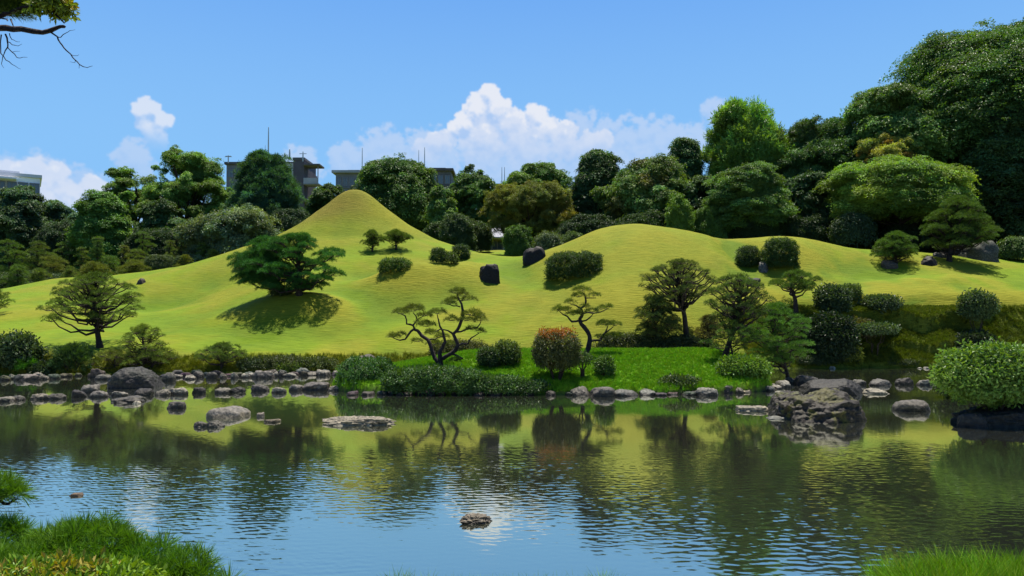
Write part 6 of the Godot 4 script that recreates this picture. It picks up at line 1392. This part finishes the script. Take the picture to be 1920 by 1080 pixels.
	stone("shore_stone", "thin white stone left under the right bank", Vector3(16.89, 0.00, -38.30), Vector3(0.53, 0.10, 0.37), {"col": Color(0.55, 0.54, 0.52), "group": "small white stones under the right bank"})
	stone("shore_stone", "pale stone under the silvery shrub's right", Vector3(20.03, 0.00, -39.37), Vector3(0.61, 0.23, 0.43), {"col": Color(0.55, 0.54, 0.52), "group": "small white stones under the right bank"})
	stone("shore_stone", "tiny white stone right of the silvery shrub", Vector3(20.66, 0.00, -37.95), Vector3(0.23, 0.07, 0.16), {"col": Color(0.55, 0.54, 0.52), "group": "small white stones under the right bank"})
	stone("shore_stone", "flat white stone right of the silvery shrub", Vector3(21.01, 0.00, -37.95), Vector3(0.32, 0.10, 0.23), {"col": Color(0.55, 0.54, 0.52), "group": "small white stones under the right bank"})
	shrub("leafy_bush", "large leafy azalea like bush leaning over the water at right", Vector3(12.77, 0.00, -19.91), Vector3(2.60, 2.02, 2.00), {"col": Color(0.101, 0.182, 0.0338), "spray": "hedge_big", "size": 0.9, "stem": 0.05, "stems": 5, "lump": 0.22, "dens": 1.25, "boxy": 2.2, "loose": 0.1, "lift": 0.564})
	shrub("leafy_bush", "dark underbush below the large leafy bush", Vector3(15.22, 0.00, -25.47), Vector3(1.43, 0.82, 1.00), {"col": Color(0.039, 0.065, 0.0208), "spray": "hedge_big", "size": 1.1})
	shrub("leafy_bush", "bright low shoots at the right edge beneath the leafy bush", Vector3(15.44, 0.00, -22.80), Vector3(0.96, 0.79, 1.00), {"col": Color(0.104, 0.195, 0.026), "spray": "hedge_big", "size": 1.1})
	stone("boulder", "dark rock island under the leafy bush at right", Vector3(12.90, 0.00, -19.74), Vector3(2.44, 0.53, 2.00), {"col": Color(0.03, 0.03, 0.03), "wet": 0.1, "rough": 0.08, "fine": true})
	stone("boulder", "black wet stone at the left foot of the rock island", Vector3(11.76, 0.00, -19.19), Vector3(0.68, 0.37, 0.48), {"col": Color(0.06, 0.06, 0.062), "wet": 0.06})
	trained_pine("near_pine", "long needled pine bough spreading over the near bank at bottom left", Vector3(-2.75, 0.95, -4.30), [[[-0.563, 0.264, -0.300, 0.0394], [-0.371, 0.338, -0.500, 0.0343], [-0.051, 0.405, -0.650, 0.0283], [0.290, 0.395, -0.600, 0.0210], [0.625, 0.337, -0.550, 0.0139], [0.800, 0.321, -0.500, 0.0069]],
		[[-0.371, 0.338, -0.500, 0.0240], [-0.291, 0.389, -0.700, 0.0179], [-0.080, 0.459, -0.700, 0.0107]],
		[[-0.563, 0.264, -0.300, 0.0263], [-0.679, 0.354, -0.700, 0.0214], [-0.609, 0.443, -0.750, 0.0108]],
		[[-0.051, 0.405, -0.650, 0.0177], [0.141, 0.457, -0.650, 0.0106], [0.359, 0.422, -0.600, 0.0070]],
		[[-0.5, -0.3, 0.3, 0.07], [-0.563, 0.264, -0.300, 0.05]]], [[-0.081, 0.504, -0.700, 0.221], [-0.317, 0.448, -0.800, 0.200], [0.141, 0.489, -0.650, 0.184], [0.359, 0.443, -0.600, 0.168], [0.590, 0.384, -0.550, 0.173], [0.766, 0.324, -0.500, 0.130], [0.535, 0.342, -0.450, 0.170], [0.290, 0.375, -0.500, 0.189], [0.052, 0.408, -0.500, 0.206], [-0.234, 0.408, -0.550, 0.208], [-0.539, 0.410, -0.700, 0.196], [-0.695, 0.523, -0.850, 0.110], [-0.823, 0.484, -0.800, 0.200], [-0.439, 0.409, -0.400, 0.201], [0.871, 0.292, -0.450, 0.102], [0.443, 0.316, -0.300, 0.197]], {"spray": "tuft_near", "dens": 7.0, "size": 1.0, "twig": 0.004, "twigs": 8, "flat": 0.55, "col": Color(0.08, 0.17, 0.02), "bark": Color(0.06, 0.045, 0.035)})
	trained_pine("pine_twig", "single needle tuft on a twig at the left edge over the water", Vector3(-3.76, 1.66, -5.20), [[[0.000, -0.018, 0.000, 0.0186], [0.221, 0.018, 0.000, 0.0130], [0.280, -0.004, 0.000, 0.0093], [0.346, 0.033, 0.000, 0.0056]]], [[0.257, 0.055, 0.000, 0.097], [0.182, 0.091, 0.000, 0.111], [0.316, 0.040, 0.000, 0.059], [0.073, 0.026, 0.000, 0.126]], {"spray": "tuft_near", "dens": 5.0, "twig": 0.003, "twigs": 6, "flat": 0.6, "col": Color(0.08, 0.16, 0.02)})
	shrub("azalea_hedge", "yellow green leafy azalea hedge at the bottom left corner", Vector3(-2.38, 1.04, -3.90), Vector3(1.3, 0.62, 0.75), {"col": Color(0.13, 0.22, 0.02), "spray": "azalea", "size": 1.0, "dens": 9.0, "loose": 0.07, "up": 0.2, "tips": Color(0.24, 0.19, 0.03), "tips_from": 0.98, "stems": 7, "stem": 0.012, "boxy": 2.6})
	trained_pine("overhanging_branch", "overhanging old branch with bare twigs at the top left corner", Vector3(-4.10, 1.20, -3.40), [[[0, -0.2, 0, 0.17], [0.05, 1.5, 0, 0.13], [0.0, 3.0, -0.1, 0.1], [-0.1, 4.6, -0.2, 0.05]],
		[[0.0, 3.0, -0.1, 0.05], [1.147, 3.355, -0.600, 0.0186], [1.328, 3.322, -0.600, 0.0171], [1.401, 3.315, -0.600, 0.0160], [1.509, 3.304, -0.600, 0.0149], [1.603, 3.308, -0.600, 0.0131], [1.639, 3.324, -0.600, 0.0103], [1.677, 3.330, -0.600, 0.0091]],
		[[0.0, 3.3, -0.1, 0.04], [1.037, 3.444, -0.800, 0.0143], [1.189, 3.464, -0.800, 0.0129], [1.245, 3.483, -0.800, 0.0114], [1.320, 3.517, -0.800, 0.0097], [1.400, 3.534, -0.800, 0.0086], [1.445, 3.525, -0.800, 0.0074], [1.491, 3.496, -0.800, 0.0063], [1.522, 3.460, -0.800, 0.0051], [1.555, 3.427, -0.800, 0.0043]],
		[[1.495, 3.496, -0.800, 0.0043], [1.529, 3.510, -0.800, 0.0034], [1.552, 3.523, -0.800, 0.0029], [1.572, 3.527, -0.800, 0.0026], [1.583, 3.552, -0.800, 0.0017]],
		[[1.603, 3.300, -0.600, 0.0051], [1.640, 3.275, -0.600, 0.0043], [1.655, 3.242, -0.600, 0.0037], [1.677, 3.213, -0.600, 0.0034], [1.713, 3.180, -0.600, 0.0031], [1.739, 3.147, -0.600, 0.0029], [1.761, 3.124, -0.600, 0.0026], [1.783, 3.111, -0.600, 0.0023], [1.805, 3.106, -0.600, 0.0017], [1.833, 3.115, -0.600, 0.0010]],
		[[1.641, 3.273, -0.600, 0.0029], [1.658, 3.271, -0.600, 0.0023], [1.690, 3.297, -0.600, 0.0017], [1.706, 3.308, -0.600, 0.0014], [1.736, 3.313, -0.600, 0.0007]],
		[[1.713, 3.178, -0.600, 0.0017], [1.750, 3.171, -0.600, 0.0011], [1.757, 3.177, -0.600, 0.0007]],
		[[1.739, 3.146, -0.600, 0.0017], [1.736, 3.133, -0.600, 0.0011], [1.710, 3.138, -0.600, 0.0007]],
		[[1.761, 3.124, -0.600, 0.0017], [1.760, 3.102, -0.600, 0.0009]],
		[[1.358, 3.289, -0.600, 0.0046], [1.370, 3.249, -0.600, 0.0040], [1.372, 3.217, -0.600, 0.0034], [1.353, 3.180, -0.600, 0.0023], [1.346, 3.166, -0.600, 0.0014]],
		[[1.372, 3.217, -0.600, 0.0029], [1.396, 3.191, -0.600, 0.0026], [1.422, 3.162, -0.600, 0.0020], [1.440, 3.158, -0.600, 0.0017], [1.479, 3.162, -0.600, 0.0009]],
		[[1.370, 3.249, -0.600, 0.0026], [1.395, 3.231, -0.600, 0.0020], [1.428, 3.224, -0.600, 0.0014], [1.449, 3.235, -0.600, 0.0007]],
		[[1.380, 3.293, -0.600, 0.0026], [1.393, 3.260, -0.600, 0.0020], [1.416, 3.249, -0.600, 0.0014], [1.438, 3.248, -0.600, 0.0007]],
		[[1.336, 3.286, -0.600, 0.0037], [1.332, 3.242, -0.600, 0.0031], [1.335, 3.184, -0.600, 0.0029], [1.364, 3.147, -0.600, 0.0023], [1.397, 3.124, -0.600, 0.0017], [1.426, 3.107, -0.600, 0.0011], [1.445, 3.098, -0.600, 0.0007]],
		[[1.346, 3.166, -0.600, 0.0020], [1.340, 3.126, -0.600, 0.0014], [1.354, 3.104, -0.600, 0.0009]],
		[[1.396, 3.191, -0.600, 0.0014], [1.439, 3.195, -0.600, 0.0007]],
		[[1.317, 3.409, -0.700, 0.0040], [1.367, 3.349, -0.650, 0.0029]],
		[[1.189, 3.456, -0.800, 0.0046], [1.299, 3.401, -0.700, 0.0029]]], [[1.176, 3.557, -0.850, 0.050], [1.221, 3.565, -0.850, 0.050], [1.279, 3.569, -0.850, 0.043], [1.176, 3.522, -0.850, 0.043], [1.241, 3.522, -0.850, 0.036], [1.288, 3.495, -0.850, 0.036], [1.211, 3.491, -0.850, 0.032], [1.314, 3.557, -0.850, 0.036], [1.160, 3.573, -0.850, 0.058], [1.367, 3.576, -0.850, 0.032], [1.130, 3.549, -0.850, 0.065], [1.269, 3.510, -0.850, 0.032]], {"spray": "tuft_near", "dens": 14.0, "size": 0.55, "twigs": 5, "twig": 0.003, "flat": 0.6, "col": Color(0.07, 0.11, 0.02), "bark": Color(0.05, 0.036, 0.035)})
	shrub("leaf_spray", "spray of yellow and orange leaves at the top left corner", Vector3(-2.61, 4.68, -4.20), Vector3(0.2, 0.1, 0.2), {"category": "leaves", "col": Color(0.12, 0.17, 0.025), "spray": "azalea", "size": 0.8, "dens": 14.0, "tips": Color(0.3, 0.2, 0.03), "tips_from": 0.6, "loose": 0.3, "stems": 3, "stem": 0.003, "root": 0.0})
	tiled_house("small white walled house with grey tiled roof between the trees", Vector3(-1.52, 8.85, -76.00))
	stone("shore_stone", "small dark waterline stone, first from the left along the far left shore", Vector3(-21.47, 0.00, -31.67), Vector3(0.49, 0.22, 0.34), {"col": Color(0.109, 0.121, 0.0502), "wet": 0.05, "group": "dark stones in the far left waterline"})
	stone("shore_stone", "small dark waterline stone, second from the left along the far left shore", Vector3(-21.04, 0.00, -31.90), Vector3(0.45, 0.22, 0.32), {"col": Color(0.0591, 0.0858, 0.0669), "wet": 0.05, "group": "dark stones in the far left waterline"})
	stone("shore_stone", "small dark waterline stone, third from the left along the far left shore", Vector3(-20.53, 0.00, -31.84), Vector3(0.30, 0.14, 0.21), {"col": Color(0.0724, 0.121, 0.107), "wet": 0.05, "group": "dark stones in the far left waterline"})
	stone("shore_stone", "small dark waterline stone, fourth from the left along the far left shore", Vector3(-20.26, 0.00, -32.34), Vector3(0.33, 0.19, 0.23), {"col": Color(0.0601, 0.0491, 0.115), "wet": 0.05, "group": "dark stones in the far left waterline"})
	stone("shore_stone", "small dark waterline stone, fifth from the left along the far left shore", Vector3(-19.80, 0.00, -32.32), Vector3(0.54, 0.22, 0.38), {"col": Color(0.0731, 0.124, 0.0894), "wet": 0.05, "group": "dark stones in the far left waterline"})
	stone("shore_stone", "small dark waterline stone, sixth from the left along the far left shore", Vector3(-19.83, 0.00, -33.29), Vector3(0.55, 0.20, 0.38), {"col": Color(0.127, 0.119, 0.0709), "wet": 0.05, "group": "dark stones in the far left waterline"})
	stone("shore_stone", "small dark waterline stone, seventh from the left along the far left shore", Vector3(-19.53, 0.00, -33.75), Vector3(0.35, 0.14, 0.25), {"col": Color(0.0741, 0.0963, 0.0483), "wet": 0.05, "group": "dark stones in the far left waterline"})
	stone("shore_stone", "small dark waterline stone, eighth from the left along the far left shore", Vector3(-18.71, 0.00, -33.37), Vector3(0.39, 0.22, 0.27), {"col": Color(0.0885, 0.0738, 0.085), "wet": 0.05, "group": "dark stones in the far left waterline"})
	stone("shore_stone", "small dark waterline stone, ninth from the left along the far left shore", Vector3(-18.19, 0.00, -33.37), Vector3(0.56, 0.13, 0.39), {"col": Color(0.11, 0.115, 0.0494), "wet": 0.05, "group": "dark stones in the far left waterline"})
	stone("shore_stone", "small dark waterline stone, tenth from the left along the far left shore", Vector3(-15.51, 0.00, -33.45), Vector3(0.46, 0.13, 0.32), {"col": Color(0.0537, 0.0632, 0.121), "wet": 0.05, "group": "dark stones in the far left waterline"})
	stone("shore_stone", "small dark waterline stone, eleventh from the left along the far left shore", Vector3(-15.33, 0.00, -34.28), Vector3(0.56, 0.24, 0.39), {"col": Color(0.0776, 0.0768, 0.0883), "wet": 0.05, "group": "dark stones in the far left waterline"})
	stone("shore_stone", "small dark waterline stone, twelfth from the left along the far left shore", Vector3(-14.64, 0.00, -33.53), Vector3(0.50, 0.22, 0.35), {"col": Color(0.119, 0.0519, 0.121), "wet": 0.05, "group": "dark stones in the far left waterline"})
	stone("shore_stone", "small dark waterline stone, thirteenth from the left along the far left shore", Vector3(-14.53, 0.00, -34.50), Vector3(0.48, 0.23, 0.34), {"col": Color(0.0772, 0.121, 0.0899), "wet": 0.05, "group": "dark stones in the far left waterline"})
	stone("shore_stone", "small dark waterline stone, fourteenth from the left along the far left shore", Vector3(-13.93, 0.00, -34.23), Vector3(0.36, 0.14, 0.25), {"col": Color(0.0619, 0.103, 0.125), "wet": 0.05, "group": "dark stones in the far left waterline"})
	stone("shore_stone", "small dark waterline stone, fifteenth from the left along the far left shore", Vector3(-13.59, 0.00, -34.47), Vector3(0.58, 0.19, 0.41), {"col": Color(0.0825, 0.0676, 0.0936), "wet": 0.05, "group": "dark stones in the far left waterline"})
	stone("shore_stone", "small dark waterline stone, sixteenth from the left along the far left shore", Vector3(-12.69, 0.00, -33.59), Vector3(0.42, 0.14, 0.29), {"col": Color(0.123, 0.0516, 0.0859), "wet": 0.05, "group": "dark stones in the far left waterline"})
	stone("shore_stone", "small dark waterline stone, seventeenth from the left along the far left shore", Vector3(-12.28, 0.00, -33.61), Vector3(0.50, 0.23, 0.35), {"col": Color(0.1, 0.111, 0.0562), "wet": 0.05, "group": "dark stones in the far left waterline"})
	stone("shore_stone", "small dark waterline stone, eighteenth from the left along the far left shore", Vector3(-12.00, 0.00, -34.19), Vector3(0.54, 0.16, 0.38), {"col": Color(0.0863, 0.127, 0.113), "wet": 0.05, "group": "dark stones in the far left waterline"})
	stone("shore_stone", "small dark waterline stone, nineteenth from the left along the far left shore", Vector3(-11.22, 0.00, -33.49), Vector3(0.44, 0.21, 0.31), {"col": Color(0.0883, 0.0718, 0.079), "wet": 0.05, "group": "dark stones in the far left waterline"})
	stone("shore_stone", "small dark waterline stone, twentieth from the left along the far left shore", Vector3(-11.14, 0.00, -34.67), Vector3(0.59, 0.24, 0.41), {"col": Color(0.1, 0.0881, 0.074), "wet": 0.05, "group": "dark stones in the far left waterline"})
	stone("shore_stone", "small dark waterline stone, twenty-first from the left along the far left shore", Vector3(-10.70, 0.00, -34.79), Vector3(0.53, 0.23, 0.37), {"col": Color(0.0789, 0.111, 0.108), "wet": 0.05, "group": "dark stones in the far left waterline"})
	stone("shore_stone", "small dark waterline stone, twenty-second from the left along the far left shore", Vector3(-9.89, 0.00, -33.97), Vector3(0.51, 0.17, 0.36), {"col": Color(0.106, 0.071, 0.0853), "wet": 0.05, "group": "dark stones in the far left waterline"})
	stone("shore_stone", "small dark waterline stone, twenty-third from the left along the far left shore", Vector3(-9.38, 0.00, -33.91), Vector3(0.39, 0.23, 0.27), {"col": Color(0.102, 0.0945, 0.0489), "wet": 0.05, "group": "dark stones in the far left waterline"})
	stone("shore_stone", "small dark waterline stone, twenty-fourth from the left along the far left shore", Vector3(-9.07, 0.00, -34.25), Vector3(0.49, 0.18, 0.35), {"col": Color(0.115, 0.0998, 0.109), "wet": 0.05, "group": "dark stones in the far left waterline"})
	stone("shore_stone", "small dark waterline stone, twenty-fifth from the left along the far left shore", Vector3(-8.59, 0.00, -34.56), Vector3(0.52, 0.23, 0.36), {"col": Color(0.078, 0.115, 0.115), "wet": 0.05, "group": "dark stones in the far left waterline"})
	stone("shore_stone", "small dark waterline stone, twenty-sixth from the left along the far left shore", Vector3(-7.93, 0.00, -34.12), Vector3(0.57, 0.19, 0.40), {"col": Color(0.0923, 0.062, 0.112), "wet": 0.05, "group": "dark stones in the far left waterline"})
	stone("shore_stone", "small dark edge stone, first from the left under the island's front", Vector3(-5.63, 0.00, -26.33), Vector3(0.47, 0.15, 0.50), {"col": Color(0.0838, 0.0493, 0.0833), "wet": 0.04, "group": "dark stones under the island's front edge"})
	stone("shore_stone", "small dark edge stone, second from the left under the island's front", Vector3(-5.05, 0.00, -26.25), Vector3(0.41, 0.14, 0.50), {"col": Color(0.0865, 0.0766, 0.0799), "wet": 0.04, "group": "dark stones under the island's front edge"})
	stone("shore_stone", "small dark edge stone, third from the left under the island's front", Vector3(-4.55, 0.00, -26.46), Vector3(0.42, 0.15, 0.50), {"col": Color(0.0531, 0.0795, 0.0747), "wet": 0.04, "group": "dark stones under the island's front edge"})
	stone("shore_stone", "small dark edge stone, fourth from the left under the island's front", Vector3(-3.89, 0.00, -26.33), Vector3(0.37, 0.11, 0.50), {"col": Color(0.048, 0.0579, 0.0489), "wet": 0.04, "group": "dark stones under the island's front edge"})
	stone("shore_stone", "small dark edge stone, fifth from the left under the island's front", Vector3(-3.25, 0.00, -26.51), Vector3(0.42, 0.13, 0.50), {"col": Color(0.0767, 0.0739, 0.0521), "wet": 0.04, "group": "dark stones under the island's front edge"})
	stone("shore_stone", "small dark edge stone, sixth from the left under the island's front", Vector3(-2.47, 0.00, -26.52), Vector3(0.41, 0.12, 0.50), {"col": Color(0.0646, 0.046, 0.0863), "wet": 0.04, "group": "dark stones under the island's front edge"})
	stone("shore_stone", "small dark edge stone, seventh from the left under the island's front", Vector3(-1.93, 0.00, -26.51), Vector3(0.45, 0.11, 0.50), {"col": Color(0.0727, 0.0592, 0.0719), "wet": 0.04, "group": "dark stones under the island's front edge"})
	stone("shore_stone", "small dark edge stone, eighth from the left under the island's front", Vector3(-1.16, 0.00, -26.19), Vector3(0.41, 0.16, 0.50), {"col": Color(0.0785, 0.0609, 0.0466), "wet": 0.04, "group": "dark stones under the island's front edge"})
	stone("shore_stone", "small dark edge stone, ninth from the left under the island's front", Vector3(-0.60, 0.00, -26.29), Vector3(0.52, 0.17, 0.50), {"col": Color(0.0765, 0.0598, 0.0899), "wet": 0.04, "group": "dark stones under the island's front edge"})
	stone("shore_stone", "small dark edge stone, tenth from the left under the island's front", Vector3(-0.08, 0.00, -26.48), Vector3(0.44, 0.14, 0.50), {"col": Color(0.0484, 0.0762, 0.0897), "wet": 0.04, "group": "dark stones under the island's front edge"})
	stone("shore_stone", "small dark edge stone, eleventh from the left under the island's front", Vector3(0.63, 0.00, -26.34), Vector3(0.37, 0.12, 0.50), {"col": Color(0.0983, 0.0615, 0.0938), "wet": 0.04, "group": "dark stones under the island's front edge"})
	stone("shore_stone", "small dark edge stone, twelfth from the left under the island's front", Vector3(1.37, 0.00, -26.28), Vector3(0.38, 0.17, 0.50), {"col": Color(0.0698, 0.0636, 0.0568), "wet": 0.04, "group": "dark stones under the island's front edge"})
	stone("shore_stone", "small dark edge stone, thirteenth from the left under the island's front", Vector3(2.02, 0.00, -26.32), Vector3(0.38, 0.13, 0.50), {"col": Color(0.0473, 0.0758, 0.0639), "wet": 0.04, "group": "dark stones under the island's front edge"})
	stone("shore_stone", "small dark edge stone, fourteenth from the left under the island's front", Vector3(5.18, 0.00, -26.20), Vector3(0.49, 0.10, 0.50), {"col": Color(0.072, 0.0553, 0.0923), "wet": 0.04, "group": "dark stones under the island's front edge"})
	stone("shore_stone", "small dark edge stone, fifteenth from the left under the island's front", Vector3(5.66, 0.00, -26.42), Vector3(0.38, 0.11, 0.50), {"col": Color(0.0993, 0.0564, 0.0734), "wet": 0.04, "group": "dark stones under the island's front edge"})
	stone("shore_stone", "small dark edge stone, sixteenth from the left under the island's front", Vector3(6.20, 0.00, -26.26), Vector3(0.45, 0.15, 0.50), {"col": Color(0.0471, 0.0839, 0.0557), "wet": 0.04, "group": "dark stones under the island's front edge"})
	stone("shore_stone", "small dark edge stone, seventeenth from the left under the island's front", Vector3(6.50, 0.00, -26.38), Vector3(0.39, 0.14, 0.50), {"col": Color(0.0679, 0.0604, 0.0813), "wet": 0.04, "group": "dark stones under the island's front edge"})
